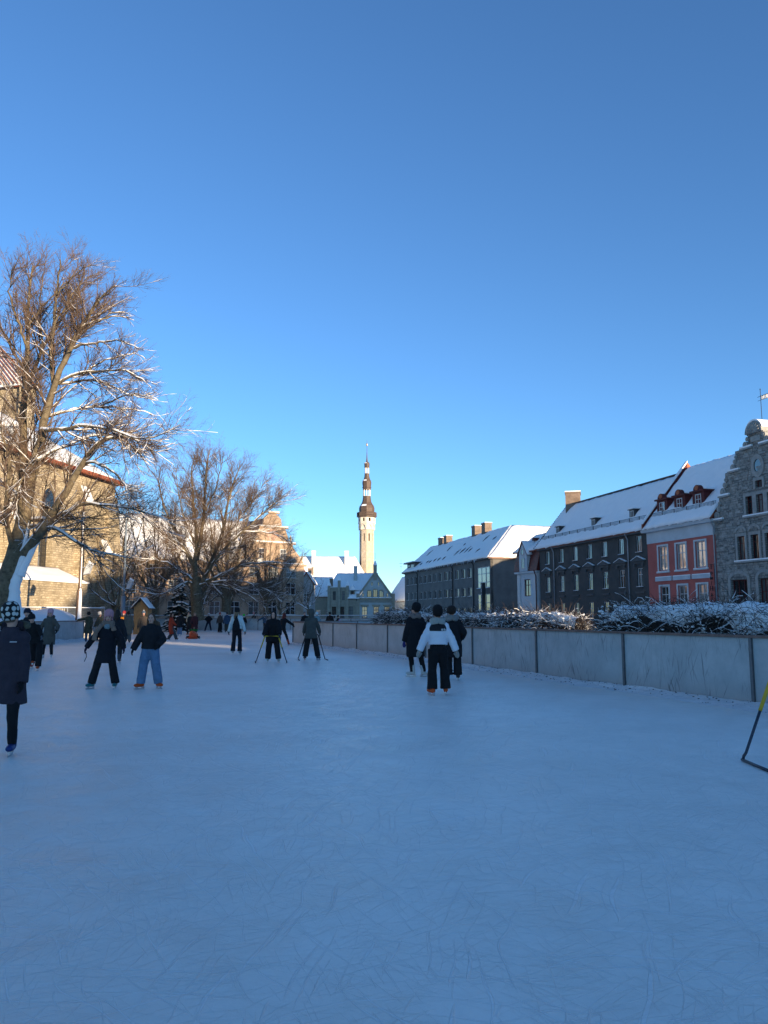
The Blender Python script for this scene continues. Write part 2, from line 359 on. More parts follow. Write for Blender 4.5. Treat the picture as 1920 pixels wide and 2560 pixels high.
def bare_rows(parent, fac, x0, x1, y0, z0, y1, z1, rows, seed, mt=ROOFD):
    """rows of tile edges showing dark through thin snow, near the ridge"""
    mb = MB(); rr = random.Random(seed); N = Vector((0, -(z1 - z0), (y1 - y0))).normalized()
    for k in range(rows):
        v = .985 - .04 * k; cy, cz = y0 + (y1 - y0) * v, z0 + (z1 - z0) * v; x = x0
        while x < x1:
            ln = rr.uniform(.2, 1.4) * (1 - .08 * k); 
            if rr.random() < .95 - .1 * k and noise.noise(Vector((x * .2, k * .7, seed))) > -.35 + .1 * k:
                mb.box(x, min(x + ln, x1), cy - .03, cy + .03, cz + .17 * N.z - .02, cz + .17 * N.z + rr.uniform(.015, .035))
            x += ln + rr.uniform(.05, .3 + .1 * k)
    return mb.part('bare_tile_rows', mt, parent, fac.m, kind='stuff')
def guard_rail(parent, fac, x0, x1, y, z, h=.5, step=.22, name='snow_guard'):
    mb = MB(); x = x0
    while x < x1: mb.box(x, x + .025, y, y + .025, z, z + h); x += step
    mb.box(x0, x1, y - .01, y + .03, z + h, z + h + .03); mb.box(x0, x1, y - .01, y + .03, z + .12, z + .15)
    x = x0
    while x < x1: mb.box(x, x + .05, y - .01, y + .05, z - .35, z + h + .06); x += 1.9
    return mb.part(name, IRON, parent, fac.m, kind='stuff')
def downpipe(parent, fac, x, z0, z1, r=.07, mt=None, y=-.14):
    pts = [(x, -.5, z1 + .12), (x, -.42, z1 - .1), (x, y, z1 - .65), (x, y, z1 - 1.2), (x, y, z0)]
    return MB().tube(pts, r, 8).part('downpipe', mt or IRON, parent, fac.m, smooth=True)

# charcoal house with seven window bays
F = Fac(DL, PL); H = root('charcoal_house', (*DL, 0), 'charcoal plastered house with pedimented windows and a snowy roof with three small dormers', 'house')
cx = [2.3, 6.12, 9.67, 13.07, 16.43, 19.84, 23.23]
holes = [(c - .52, c + .52, 7.94, 9.6) for c in cx] + [(c - .52, c + .52, 4.42, 6.3) for c in cx] + [(c - .52, c + .52, .9, 3.0) for c in cx]
wall_mb(0, F.L - .01, 0, 10.0, holes, .22).part('wall', BLACKP, H, F.m)
MB().box(0, F.L - .01, 10.4, 10.8, 0, 10).part('rear_wall', BLACKP, H, F.m)
MB().prism([(.4, 0), (10.4, 0), (10.4, 9.7), (4.3, 15.6), (.4, 10.4)], 0, .35, 'x').part('gable_wall', BLACKP, H, F.m)
for c in cx:
    window(H, F, c - .52, c + .52, 7.94, 9.6, .12, 1, (), sill=BLACKT)
    window(H, F, c - .52, c + .52, 4.42, 6.3, .12, 1, (.66,), sill=BLACKT)
    window(H, F, c - .52, c + .52, .9, 3.0, .12, 1, (.66,))
    pd = MB().prism([(c - 1.2, 7.0), (c + 1.2, 7.0), (c + 1.2, 7.1), (c, 7.5), (c - 1.2, 7.1)], -.28, 0, 'y')
    pd.box(c - .95, c + .95, -.14, 0, 6.75, 7.0); pd.box(c - .85, c - .62, -.2, 0, 6.45, 6.75); pd.box(c + .62, c + .85, -.2, 0, 6.45, 6.75)
    o = pd.part('window_pediment', BLACKT, H, F.m)
    for sgn in (-1, 1):
        MB().add([(c, -.29, 7.51), (c + sgn * 1.22, -.29, 7.11), (c + sgn * 1.22, -.02, 7.11), (c, -.02, 7.51), (c, -.29, 7.56), (c + sgn * 1.22, -.29, 7.15), (c + sgn * 1.22, -.02, 7.15), (c, -.02, 7.56)],
                 [(0, 1, 2, 3), (7, 6, 5, 4), (0, 4, 5, 1), (1, 5, 6, 2), (2, 6, 7, 3), (3, 7, 4, 0)][::sgn]).part('pediment_snow', SNOW, o, F.m)
    MB().box(c - .8, c + .8, -.12, 0, 3.75, 3.95).part('sill_band', BLACKT, H, F.m)
w = F.w
MB().box(0, F.L - .02, -.42, 0, 9.8, 9.98).part('cornice', BLACKT, H, F.m)
rf = roof_plane(H, [w(-.35, -.55, 10.05), w(F.L - .1, -.55, 10.05), w(F.L - .1, 4.3, 15.85), w(-.35, 4.3, 15.85)], TILE, seed=1, nx=60, ny=20)
roof_plane(H, [w(F.L - .1, 11, 9.6), w(-.35, 11, 9.6), w(-.35, 4.3, 15.85), w(F.L - .1, 4.3, 15.85)], TILE, seed=2)
bare_rows(rf, F, 0, F.L - .4, -.55, 10.05, 4.3, 15.85, 8, 5)
MB().tube([(-.35, 4.3, 16.0), (F.L - .1, 4.3, 16.0)], .13, 8).part('ridge_tiles', ROOFD, rf, F.m, smooth=True)
vb = MB()
for k in range(26):
    v = k / 26; vb.box(-.47, -.36 + .05 * (k % 2), -.6 + 4.9 * v, -.6 + 4.9 * v + .24, 10.02 + 5.8 * v, 10.3 + 5.8 * v)
vb.part('verge_tiles', ROOFD, rf, F.m)
guard_rail(H, F, .3, F.L - .1, .25, 11.1)
for x in (3.9, 12.9, 21.0):
    y0 = .75; z0 = 11.55
    db = MB().box(x - .5, x + .5, y0, y0 + 1.4, z0 - .3, z0 + 1.05)
    o = db.part('dormer', ROOFD, H, F.m)
    MB().box(x - .62, x + .62, y0 - .15, y0 + 1.55, z0 + 1.05, z0 + 1.12).part('dormer_roof', ROOFD, o, F.m)
    MB().box(x - .58, x + .58, y0 - .1, y0 + 1.5, z0 + 1.125, z0 + 1.27).part('snow_cap', SNOW, o, F.m)
    window(H, F, x - .33, x + .33, z0 + .05, z0 + .95, y0 - .03, 1, ())
for x in (4.3, 21.4): downpipe(H, F, x, 0, 10.0, mt=STEEL)
q = w(1.0, 4.3, 0); chimney(H, (q.x + .2, q.y), 1.9, 2.3, 14.6, 17.5, BRICK, -R(14.5))
q = w(-.6, 6.2, 0); chimney(H, (q.x, q.y), .9, .9, 12.0, 16.0, BLACKT, -R(14.5), False)

# pink house
F = Fac(PL, PR); w = F.w; H = root('pink_house', (*PL, 0), 'pink plastered house with a pale frieze and three dark red dormers', 'house')
cx = [2.55, 5.38, 8.23]
holes = [(c - .72, c + .72, 5.85, 8.2) for c in cx] + [(c - .68, c + .68, 2.1, 4.32) for c in cx]
wall_mb(.01, F.L - .01, 0, 8.6, holes, .22).part('wall', PINKP, H, F.m)
MB().box(.01, F.L - .01, 10.4, 10.8, 0, 10).part('rear_wall', PINKP, H, F.m)
MB().box(.01, F.L - .01, -.06, .35, 8.6, 9.72).part('frieze', PALEP, H, F.m)
MB().prism([(-.5, 9.72), (.3, 9.72), (.3, 10.0), (-.62, 10.0)], -.25, F.L + .1, 'x').part('cornice', PALEP, H, F.m)
for c in cx:
    for (hw, z0, z1) in ((.72, 5.85, 8.2), (.68, 2.1, 4.32)):
        o = window(H, F, c - hw, c + hw, z0, z1, .14, 1, (.64,), .09)
        t = MB(); t.box(c - hw - .2, c - hw, -.05, .03, z0 - .12, z1 + .16); t.box(c + hw, c + hw + .2, -.05, .03, z0 - .12, z1 + .16)
        t.box(c - hw, c + hw, -.05, .03, z1, z1 + .16); t.box(c - hw - .3, c + hw + .3, -.13, .03, z0 - .24, z0 - .121)
        t.part('surround', WHITEP, o, F.m)
        MB().box(c - hw - .28, c + hw + .28, -.12, -.01, z0 - .118, z0 - .07).part('sill_snow', SNOW, o, F.m)
    o = MB().box(c - 1.3, c + 1.3, -.12, 0, 4.83, 5.2).part('panel', PALEP, H, F.m)
    MB().box(c - 1.28, c + 1.28, -.11, 0, 5.202, 5.27).part('panel_snow', SNOW, o, F.m)
rf = roof_plane(H, [w(.2, -.62, 10.02), w(F.L + .15, -.62, 10.02), w(F.L + .15, 5.0, 16.6), w(.2, 5.0, 16.6)], TILE, seed=3, nx=40, ny=20)
roof_plane(H, [w(F.L + .15, 11, 9.6), w(.2, 11, 9.6), w(.2, 5.0, 16.6), w(F.L + .15, 5.0, 16.6)], TILE, seed=4)
ORP = mat('orange_plaster', (.42, .13, .06), .9, .15, 2, .2, 12)
o = MB().prism([(-.5, 9.9), (11, 9.9), (11, 10.2), (5.0, 17.15), (-.5, 10.6)], -.12, .19, 'x').part('firewall', ORP, H, F.m)
MB().prism([(-.5, 10.62), (5.0, 17.17), (5.0, 17.35), (-.5, 10.8)], -.15, .2, 'x').part('snow_cover', SNOW, o, F.m)
MB().prism([(-.62, 10.05), (4.9, 16.5), (4.9, 17.0), (-.62, 10.5)], .195, .24, 'x').part('verge', REDW, o, F.m)
guard_rail(H, F, .4, F.L, .25, 11.05, .55, .19, 'roof_railing')
for x in (1.75, 4.55, 7.35):
    y0 = .7; z0 = 11.1
    o = MB().box(x - .85, x + .85, y0, y0 + 2.2, z0 - .4, z0 + 1.75).part('dormer', REDW, H, F.m)
    MB().box(x - 1.0, x + 1.0, y0 - .2, y0 + 2.4, z0 + 1.75, z0 + 1.9).part('dormer_cornice', REDW, o, F.m)
    pr = [(x + .5 * math.cos(a), z0 + 1.9 + .5 * math.sin(a)) for a in [math.pi * k / 12 for k in range(13)]]
    MB().prism(pr, y0 - .15, y0 + .25, 'y').part('dormer_arch', REDW, o, F.m)
    pr = [(x + .27 * math.cos(a), z0 + 2.12 + .22 * math.sin(a)) for a in [2 * math.pi * k / 16 for k in range(16)]]
    MB().prism(pr, y0 - .19, y0 - .152, 'y').part('rosette', ORP, o, F.m)
    MB().prism([(x - .98, z0 + 1.91), (x + .98, z0 + 1.91), (x + .95, z0 + 2.05), (x - .95, z0 + 2.05)], y0 + .26, y0 + 2.4, 'y').part('snow_cap', SNOW, o, F.m)
    window(H, F, x - .42, x + .42, z0 + .1, z0 + 1.55, y0 - .03, 1, (.66,))
downpipe(H, F, F.L - .05, 0, 9.9, .07, STEEL)
sg = root('letter_sign', F.w(9.75, -.3, 3.0), 'dark upright letters fixed vertically to the pink house wall', 'sign')
BL = mat('black_letter', (.02, .008, .008), .6, .1, 4, 0)
for k, (ch, sz) in enumerate(zip('Tow/Hall', (.62, .56, .56, .56, .62, .56, .56, .56))):
    obj('letter', text_mesh(ch, sz), BL, sg, F.m @ Matrix.Translation((9.72 - .02 * k, -.12, 5.58 - .475 * k)) @ Matrix.Rotation(R(90), 4, 'X'))
MB().box(10.05, 10.09, -.1, -.06, 1.9, 6.1).part('mounting_rail', IRON, sg, F.m)
for z in (6.1, 4.1, 2.2): MB().box(9.95, 10.25, -.09, -.0, z - .02, z + .02).part('bracket', STEEL, sg, F.m)

# stone gable house
SE = (PR[0] + RD.x * 11.4, PR[1] + RD.y * 11.4)
F = Fac(PR, SE); w = F.w; H = root('stone_gable_house', (*PR, 0), 'grey limestone house with a stepped scroll gable and a weather vane pole', 'house')
LIME = stone('grey_limestone', (.20, .195, .18), (.31, .30, .27), (.14, .135, .12), .42, .19, ms=.03, stain=.3)
LIMED = mat('dressed_limestone', (.31, .30, .27), .9, .2, 3, .4, 20)
LBLK = mat('limestone_blocks', (.24, .235, .21), .92, .5, 1.7, .6, 16, c2=(.28, .27, .24))
C = 5.7
low = [(2.3, 3.2, 6.16, 8.12), (2.78 + 1.05, 4.73, 6.16, 8.12), (5.35, 6.25, 6.16, 8.12), (7.1, 8.0, 6.16, 8.12), (8.4, 9.3, 6.16, 8.12)]
low = [(2.78, 3.7, 6.16, 8.12), (4.4, 5.32, 6.16, 8.12), (6.02, 6.94, 6.16, 8.12), (7.64, 8.56, 6.16, 8.12)]
gr = [(1.7, 3.75, 1.0, 4.5), (5.0, 6.4, 1.0, 4.5), (7.7, 9.7, 1.0, 4.5)]
tri = [(4.05, 4.85, 9.87, 11.35), (5.3, 6.1, 9.87, 11.35), (6.55, 7.35, 9.87, 11.35)]
top = [(5.3, 6.1, 11.95, 12.5)]
bands = [(0.01, 11.39, 0, 9.8, low + gr), (.75, 10.65, 9.8, 11.8, tri), (1.7, 9.7, 11.8, 13.75, top), (3.1, 8.3, 13.75, 15.4, []), (4.75, 6.65, 15.4, 16.5, [])]
rr = random.Random(3)
for (x0, x1, z0, z1, hs) in bands:
    wall_mb(x0, x1, z0, z1, hs, .3).part('wall' if z0 == 0 else 'gable_wall', LIME, H, F.m)
    mb = MB(); z = z0 + .02
    while z < z1 - .08:
        hgt = min(rr.uniform(.15, .27), z1 - z); x = x0
        while x < x1 - .1:
            ln = min(rr.uniform(.25, .75), x1 - x)
            if rr.random() < .8 and not any(h[0] - .26 < x + ln and x < h[1] + .26 and h[2] - .26 < z + hgt and z < h[3] + .3 for h in hs):
                mb.box(x + .015, x + ln - .015, -rr.uniform(.012, .06), .01, z + .015, z + hgt - .015)
            x += ln
        z += hgt
    mb.part('stone_blocks', LBLK, H, F.m, kind='stuff')
for (a, b, c, d) in low + tri + top:
    o = window(H, F, a, b, c, d, .2, 1, (.7,) if d - c > 1 else (), .06, REDW)
    t = MB(); t.box(a - .22, a, -.07, .02, c - .1, d + .25); t.box(b, b + .22, -.07, .02, c - .1, d + .25); t.box(a, b, -.07, .02, d, d + .25); t.part('surround', LIMED, o, F.m)
for (a, b, c, d) in gr:
    o = window(H, F, a, b, c, d, .22, 2, (.7,), .07, REDW)
    ar = MB(); cc = (a + b) / 2; rad = (b - a) / 2 + .3
    o2 = [(cc + rad * math.cos(t), d + .75 * math.sin(t)) for t in [math.pi * k / 14 for k in range(15)]]
    i2 = [(cc + (rad - .28) * math.cos(t), d + .5 * math.sin(t)) for t in [math.pi * k / 14 for k in range(14, -1, -1)]]
    for k in range(14): ar.prism([i2[14 - k], o2[k], o2[k + 1], i2[13 - k]], -.09, .01, 'y')
    ar.box(a - .3, a - .001, -.08, .02, c, d); ar.box(b + .001, b + .3, -.08, .02, c, d); ar.part('arch_surround', LIMED, o, F.m)
for cc in (3.24, 4.86, 6.48, 8.1):
    ar = MB(); o2 = [(cc + .72 * math.cos(t), 8.5 + .5 * math.sin(t)) for t in [math.pi * k / 10 for k in range(11)]]; i2 = [(cc + .5 * math.cos(t), 8.5 + .3 * math.sin(t)) for t in [math.pi * k / 10 for k in range(11)]]
    for k in range(10): ar.prism([i2[k], o2[k], o2[k + 1], i2[k + 1]], -.08, .01, 'y')
    ar.part('relief_arch', LIMED, H, F.m)
for (a, b, z) in ((2.4, 8.95, 6.02), (3.75, 7.65, 9.7)):
    o = MB().box(a, b, -.2, .02, z - .14, z).part('sill', LIMED, H, F.m); MB().box(a + .02, b - .02, -.19, 0, z + .002, z + .1).part('sill_snow', SNOW, o, F.m)
ov = [(C + .42 * math.cos(t), 13.7 + .55 * math.sin(t)) for t in [2 * math.pi * k / 20 for k in range(20)]]; ou = [(C + .75 * math.cos(t), 13.7 + .95 * math.sin(t)) for t in [2 * math.pi * k / 20 for k in range(20)]]
mb = MB()
for k in range(20): mb.prism([ov[k], ou[k], ou[(k + 1) % 20], ov[(k + 1) % 20]], -.1, .02, 'y')
o = mb.part('oval_window', LIMED, H, F.m); MB().prism(ov, -.03, .01, 'y').part('pane', GLASS, o, F.m)
for (xs, zs) in ((.75, 9.8), (1.7, 11.8), (3.1, 13.75), (4.75, 15.4)):      # volutes and snowy ledges of each gable step
    for sg_ in (-1, 1):
        X = lambda d: C + sg_ * (C - xs - d)
        st = {9.8: 1.0, 11.8: .95, 13.75: .8, 15.4: .75}[zs]
        mb = MB()
        for (dx, dz, r) in ((-.3, .38, .36), (-.02, .95, .26), (.12, 1.4, .18)):
            q = [(X(dx) + r * st * math.cos(t), zs + dz * st + r * st * math.sin(t)) for t in [2 * math.pi * k / 16 for k in range(16)]]
            mb.prism(q, -.12, .3, 'y'); q = [(X(dx) + r * st * .5 * math.cos(t), zs + dz * st + r * st * .5 * math.sin(t)) for t in [2 * math.pi * k / 12 for k in range(12)]]; mb.prism(q, -.19, -.121, 'y')
        o = mb.part('volute', LIMED, H, F.m)
        a, b = sorted((X(-.85), X(.55))); MB().box(a, b, -.25, .5, zs - .12, zs + .02).part('ledge', LIMED, H, F.m)
        mb = MB().box(a + .02, b - .02, -.23, .45, zs + .022, zs + .16); mb.part('ledge_snow', SNOW, o, F.m)
arc = [(C + .98 * math.cos(t), 16.45 + .95 * math.sin(t)) for t in [math.pi * k / 18 for k in range(19)]]
MB().prism(arc, -.3, 1.6, 'y').part('arch_cap', LIMED, H, F.m)
mb = MB()
for k in range(9):
    t = math.pi * (k + .5) / 9; mb.tube([(C + .12 * math.cos(t), -.32, 16.55 + .12 * math.sin(t)), (C + .62 * math.cos(t), -.36, 16.5 + .62 * math.sin(t)), (C + .8 * math.cos(t), -.33, 16.5 + .78 * math.sin(t))], [.05, .11, .06], 6)
mb.part('shell_ornament', LIMED, H, F.m, smooth=True)
mb = MB(); a1 = [(C + 1.02 * math.cos(t), 16.45 + .99 * math.sin(t)) for t in [math.pi * (.1 + .8 * k / 14) for k in range(15)]]; a2 = [(C + 1.02 * math.cos(t) * 1.02, 16.45 + .99 * math.sin(t) + .14 * math.sin(t)) for t in [math.pi * (.1 + .8 * k / 14) for k in range(15)]]
for k in range(14): mb.prism([a1[k], a2[k], a2[k + 1], a1[k + 1]][::-1], -.25, 1.55, 'y')
mb.part('snow_cap', SNOW, H, F.m)
MB().box(C - .55, C + .55, -.12, .0, 15.75, 16.2).part('date_panel', LIMED, H, F.m)
wv = MB().tube([(C + .2, .5, 17.3), (C + .2, .5, 20.1)], .025, 6); wv.ball((C + .2, .5, 20.12), .05); wv.part('vane_pole', IRON, H, F.m)
VANE = mat('gilded_vane', (.55, .45, .30), .4, .2, 10, .1, 20, .5, .6)
mb = MB().box(C - .08, C + .16, .485, .515, 19.2, 19.55); mb = MB(); mb.box(C + .22, C + .95, .49, .51, 19.5, 19.56); mb.box(C + .22, C + .95, .49, .51, 19.18, 19.24); mb.box(C + .9, C + .95, .49, .51, 19.24, 19.5)
for k in range(4): mb.box(C + .28 + .16 * k, C + .37 + .16 * k, .492, .508, 19.24, 19.5)
o = mb.part('vane_flag', VANE, H, F.m)
mb = MB().tube([(C - .15, .5, 19.52), (C + 1.4, .5, 19.53)], .02, 5); mb.tube([(C - .15, .5, 19.2), (C + 1.1, .5, 19.22)], .015, 5); mb.part('vane_arrow', IRON, H, F.m)
roof_plane(H, [w(-.1, .5, 9.9), w(-.1, 12, 9.9), w(C, 12, 15.6), w(C, .5, 15.6)][::-1], TILE, seed=6)
roof_plane(H, [w(11.5, .5, 9.9), w(11.5, 12, 9.9), w(C, 12, 15.6), w(C, .5, 15.6)], TILE, seed=7)
MB().box(11.0, 11.39, .4, 12, 0, 9.8).part('side_wall', LIME, H, F.m); MB().box(.01, .4, .4, 12, 0, 9.8).part('side_wall', LIME, H, F.m); MB().box(.4, 11.0, 11.6, 12, 0, 9.8).part('rear_wall', LIME, H, F.m)

# houses of the same row further along the street, outside the view (heights and side-street gap shaped for the rink's shade and sun strip)
def rowpt(t): return (PR[0] + RD.x * t, PR[1] + RD.y * t)
def row_house(t0, t1, eave, ridge, depth, mt, label, n=5):
    A, B = rowpt(t0), rowpt(t1); F = Fac(A, B); w = F.w; H = root('unseen_street_house', (*A, 0), label, 'house')
    hs = [(F.L * (k + .5) / n - .6, F.L * (k + .5) / n + .6, z, z + 2.0) for k in range(n) for z in np.arange(1.2, eave - 2.4, 3.4)]
    wall_mb(.01, F.L - .01, 0, eave, hs, .2).part('wall', mt, H, F.m)
    for h in hs: window(H, F, *h, .12, 1, (.66,))
    MB().box(.01, .4, .4, depth - .4, 0, eave).part('side_wall', mt, H, F.m); MB().box(F.L - .4, F.L - .01, .4, depth - .4, 0, eave).part('side_wall', mt, H, F.m)
    MB().box(.01, F.L - .01, depth - .4, depth, 0, eave).part('rear_wall', mt, H, F.m)
    m = depth / 2
    roof_plane(H, [w(0, -.4, eave), w(F.L, -.4, eave), w(F.L, m, ridge), w(0, m, ridge)], TILE, seed=11)
    roof_plane(H, [w(F.L, depth + .4, eave), w(0, depth + .4, eave), w(0, m, ridge), w(F.L, m, ridge)], TILE, seed=12)
    for x in (.02, F.L - .36): MB().prism([(.0, eave - .02), (depth, eave - .02), (m, ridge - .35)], x, x + .34, 'x').part('gable_wall', mt, H, F.m)
CREAM = mat('cream_plaster', (.55, .47, .34), .9, .12, .7, .3, 14)
row_house(11.8, 40, 11.0, 16.2, 10, CREAM, 'unseen cream plastered house beside the stone gable house, shading the rink')
row_house(40.2, 75, 12.5, 17.4, 10, PALEP, 'unseen pale plastered house two doors from the stone gable house, shading the rink', 6)
row_house(75.2, 111.0, 15.0, 19.4, 10, CREAM, 'unseen tall cream plastered corner house before the side street, shading the rink', 7)
row_house(136.4, 250, 15.0, 19.5, 10, PALEP, 'unseen long pale plastered house past the side street, shading the rink', 18)
A = (36.0, 112.0); F = Fac((33.5, 116.0), (39.0, 95.0)); w = F.w; H = root('added_shade_house', (33.5, 116, 0), 'added unseen house behind the charcoal house, shading the grey end wall', 'house')  # hidden house added only to throw shade on the grey building's end wall
MB().box(0, F.L, 0, 9, 0, 11.6).part('wall', CREAM, H, F.m)
roof_plane(H, [w(0, -.3, 11.62), w(F.L, -.3, 11.62), w(F.L, 4.5, 14.0), w(0, 4.5, 14.0)], TILE, seed=21)
roof_plane(H, [w(F.L, 9.3, 11.62), w(0, 9.3, 11.62), w(0, 4.5, 14.0), w(F.L, 4.5, 14.0)], TILE, seed=22)
MB().prism([(.0, 11.6), (9, 11.6), (4.5, 13.8)], .05, F.L - .05, 'x').part('gable_wall', CREAM, H, F.m)

# small house with red mansard and gabled window
F = Fac((18.2, 109.4), (20.17, 104.1)); w = F.w; H = root('mansard_house', (18.2, 109.4, 0), 'narrow pale house with a dark red mansard and one gabled dormer window', 'house')
wall_mb(.0, 5.3, 0, 7.1, [(1.8, 3.4, 4.05, 6.3)], .25).part('wall', PALEP, H, F.m)
for x in (.1, 4.3): MB().box(x, x + .75, -.1, -.002, 0, 6.9).part('pilaster', WHITEP, H, F.m)
MB().box(-.25, 5.5, -.35, .3, 7.1, 7.32).part('cornice', PALEP, H, F.m)
window(H, F, 1.8, 3.4, 4.05, 6.3, .12, 1, (.66,), .1, REDW)
MB().prism([(-.25, 7.33), (6, 7.33), (6, 10.0), (.35, 10.0)], -.35, 5.5, 'x').part('mansard', REDW, H, F.m)
mb = MB()
for k in range(9):
    z = 7.4 + .29 * k; y = -.25 + .6 * (z - 7.33) / 2.67
    for j in range(20): mb.box(-.45 + .3 * j, -.18 + .3 * j, y - .07, y + .02, z, z + .25)
mb.part('mansard_tiles', mat('mansard_tile', (.12, .022, .018), .5, .4, 5, .3, 20, .5), H, F.m, kind='stuff')
MB().box(-.2, 5.4, .4, 6, 0, 7.1).part('side_wall', PALEP, H, F.m)
o = MB().box(1.35, 3.35, -.45, 1.5, 7.34, 9.7).part('dormer', PALEP, H, F.m)
MB().prism([(1.3, 9.72), (3.4, 9.72), (2.35, 11.2)], -.5, 2.0, 'y').part('dormer_gable', PALEP, o, F.m)
for sgn in (-1, 1):
    sl = slab([w(2.35, -.62, 11.42), w(2.35 + sgn * 1.35, -.62, 9.5), w(2.35 + sgn * 1.35, 2.2, 9.5), w(2.35, 2.2, 11.42)][::sgn], .1).part('dormer_roof', REDW, o)
    snow_quad(w(2.35 + sgn * 1.35, -.6, 9.5), w(2.35 + sgn * 1.35, 2.2, 9.5), w(2.35, 2.2, 11.42), w(2.35, -.6, 11.42), .14, 8, 6).part('snow_cover', SNOW, sl, smooth=True)
window(H, F, 1.95, 2.8, 7.7, 9.15, -.52, 1, (.66,), .08)
q = [(2.35 + .3 * math.cos(t), 9.95 + .38 * math.sin(t)) for t in [2 * math.pi * k / 16 for k in range(16)]]; mb = MB(); q2 = [(2.35 + .4 * math.cos(t), 9.95 + .48 * math.sin(t)) for t in [2 * math.pi * k / 16 for k in range(16)]]
for k in range(16): mb.prism([q[k], q2[k], q2[(k + 1) % 16], q[(k + 1) % 16]], -.58, -.5, 'y')
ov_ = mb.part('oval_light', WHITEP, H, F.m); MB().prism(q, -.53, -.505, 'y').part('pane', GLASS, ov_, F.m)
rf = roof_plane(H, [w(-.8, -.25, 10.02), w(5.8, -.25, 10.02), w(5.8, 3.3, 12.6), w(-.2, 3.3, 12.6)], TILE, seed=23, nx=20)
roof_plane(H, [w(5.8, 6.5, 10.02), w(-.8, 6.5, 10.02), w(-.2, 3.3, 12.6), w(5.8, 3.3, 12.6)], TILE, seed=24)
q = [(2.4 + .4 * math.cos(t), 11.55 + .4 * math.sin(t)) for t in [math.pi * k / 10 for k in range(11)]]; MB().prism(q, 1.2, 2.6, 'y').part('eyebrow_dormer', REDW, rf, F.m)
downpipe(H, F, 5.1, 0, 7.3, .07, REDW, -.2)

# long grey office building
GF = (4.46, 172.0); GN = (16.64, 125.0); F = Fac(GF, GN); w = F.w
H = root('grey_office_building', (*GF, 0), 'long dark grey building with two rows of plain windows and a big hipped snowy roof', 'building')
xs = [1.55, 4.58, 7.43, 10.77, 13.63, 16.74, 19.86, 22.99, 26.18, 28.96, 32.19, 35.33, 38.35]
holes = [(x, x + 1.75, 7.75, 9.35) for x in xs] + [(x, x + 1.75, 4.65, 6.15) for x in xs] + [(x, x + 1.75, 1.2, 2.8) for x in xs] + [(42.7, 48.1, 5.85, 9.2), (42.7, 48.1, 2.2, 4.9)]
wall_mb(0, F.L, 0, 10.3, holes, .3).part('wall', GREYP, H, F.m)
for x in xs:
    for (a, b) in ((7.75, 9.35), (4.65, 6.15), (1.2, 2.8)): window(H, F, x, x + 1.75, a, b, .2, 1, (), .1, sill=GREYP)
window(H, F, 42.7, 48.1, 5.85, 9.2, .08, 2, (.27, .68), .12, sill=WHITEP); window(H, F, 42.7, 48.1, 2.2, 4.9, .08, 2, (.5,), .12)
G2 = Fac(GN, (GN[0] + F.i.x * 26, GN[1] + F.i.y * 26)); wall_mb(.01, 26, 0, 10.3, [], .2).part('end_wall', GREYP, H, G2.m)
MB().box(.0, .4, .4, 12, 0, 10.3).part('far_wall', GREYP, H, F.m)
MB().prism([(-.3, 10.2), (12.5, 10.2), (6.1, 16.0)], 0, .35, 'x').part('far_gable', GREYP, H, F.m)
MB().box(-.5, F.L + .4, -.5, .0, 10.3, 10.5).part('eaves', ROOFD, H, F.m); MB().box(F.L, F.L + .45, .01, 26, 10.3, 10.5).part('eaves', mat('brown_soffit', (.22, .13, .09), .8, .2, 3, .1), H, F.m)
rf = roof_plane(H, [w(-.5, -.55, 10.52), w(F.L + .5, -.55, 10.52), w(43.2, 6.1, 16.3), w(-.5, 6.1, 16.3)], TILE, seed=31, nx=60, ny=16)
roof_plane(H, [w(F.L + .5, -.55, 10.52), w(F.L + .5, 26, 10.52), w(43.2, 26, 16.3), w(43.2, 6.1, 16.3)], TILE, seed=32, nx=40, ny=16)
roof_plane(H, [w(37.2, 12.7, 10.52), w(-.5, 12.7, 10.52), w(-.5, 6.1, 16.3), w(43.2, 6.1, 16.3)], TILE, seed=33)
roof_plane(H, [w(37.2, 26, 10.52), w(37.2, 12.7, 10.52), w(43.2, 6.1, 16.3), w(43.2, 26, 16.3)], TILE, seed=34)
def on_roof(x, v): return (x, -.55 + 6.65 * v, 10.52 + 5.78 * v)
mb = MB(); rr = random.Random(9)
for (x, v, ln) in ((6, .55, .22), (13, .2, .1), (15, .18, .1), (17.5, .2, .12), (20, .2, .12), (23, .2, .12), (19, .55, .18), (28, .28, .22), (30.5, .3, .2), (33, .3, .22), (35, .3, .14), (37, .6, .2), (40, .22, .12), (9.5, .17, .08), (27, .62, .08), (42, .55, .12)):
    a = Vector(on_roof(x, v)); b = Vector(on_roof(x + .1, v + ln)); N = Vector((0, -.66, .75)); mb.tube([a + N * .15, (a + b) / 2 + N * .155, b + N * .15], [.05, .17, .06], 6)
mb.part('bare_patches', ROOFD, rf, F.m, kind='stuff')
for (x, zt) in ((7.3, 17.5), (10.9, 17.6), (27.0, 17.9), (32.0, 17.9)):
    q = w(x, 6.1, 0); chimney(H, (q.x, q.y), 1.7, 1.3, 15.6, zt, BRICK, -R(75.5))
q = w(43.2, 19, 0); chimney(H, (q.x, q.y), 3.0, 1.2, 15.9, 17.3, BRICK, R(14.5))
o = MB().prism([(.3, 10.6), (6, 10.6), (6, 12.3), (.3, 12.3)], .9, 6.6, 'x').part('dormer', GREYP, H, F.m)
MB().box(.3, 7.3, -.4, 5.2, 12.31, 12.5).part('dormer_roof', ROOFD, o, F.m); MB().box(.35, 7.25, -.35, 5.1, 12.502, 12.65).part('snow_cap', SNOW, o, F.m)
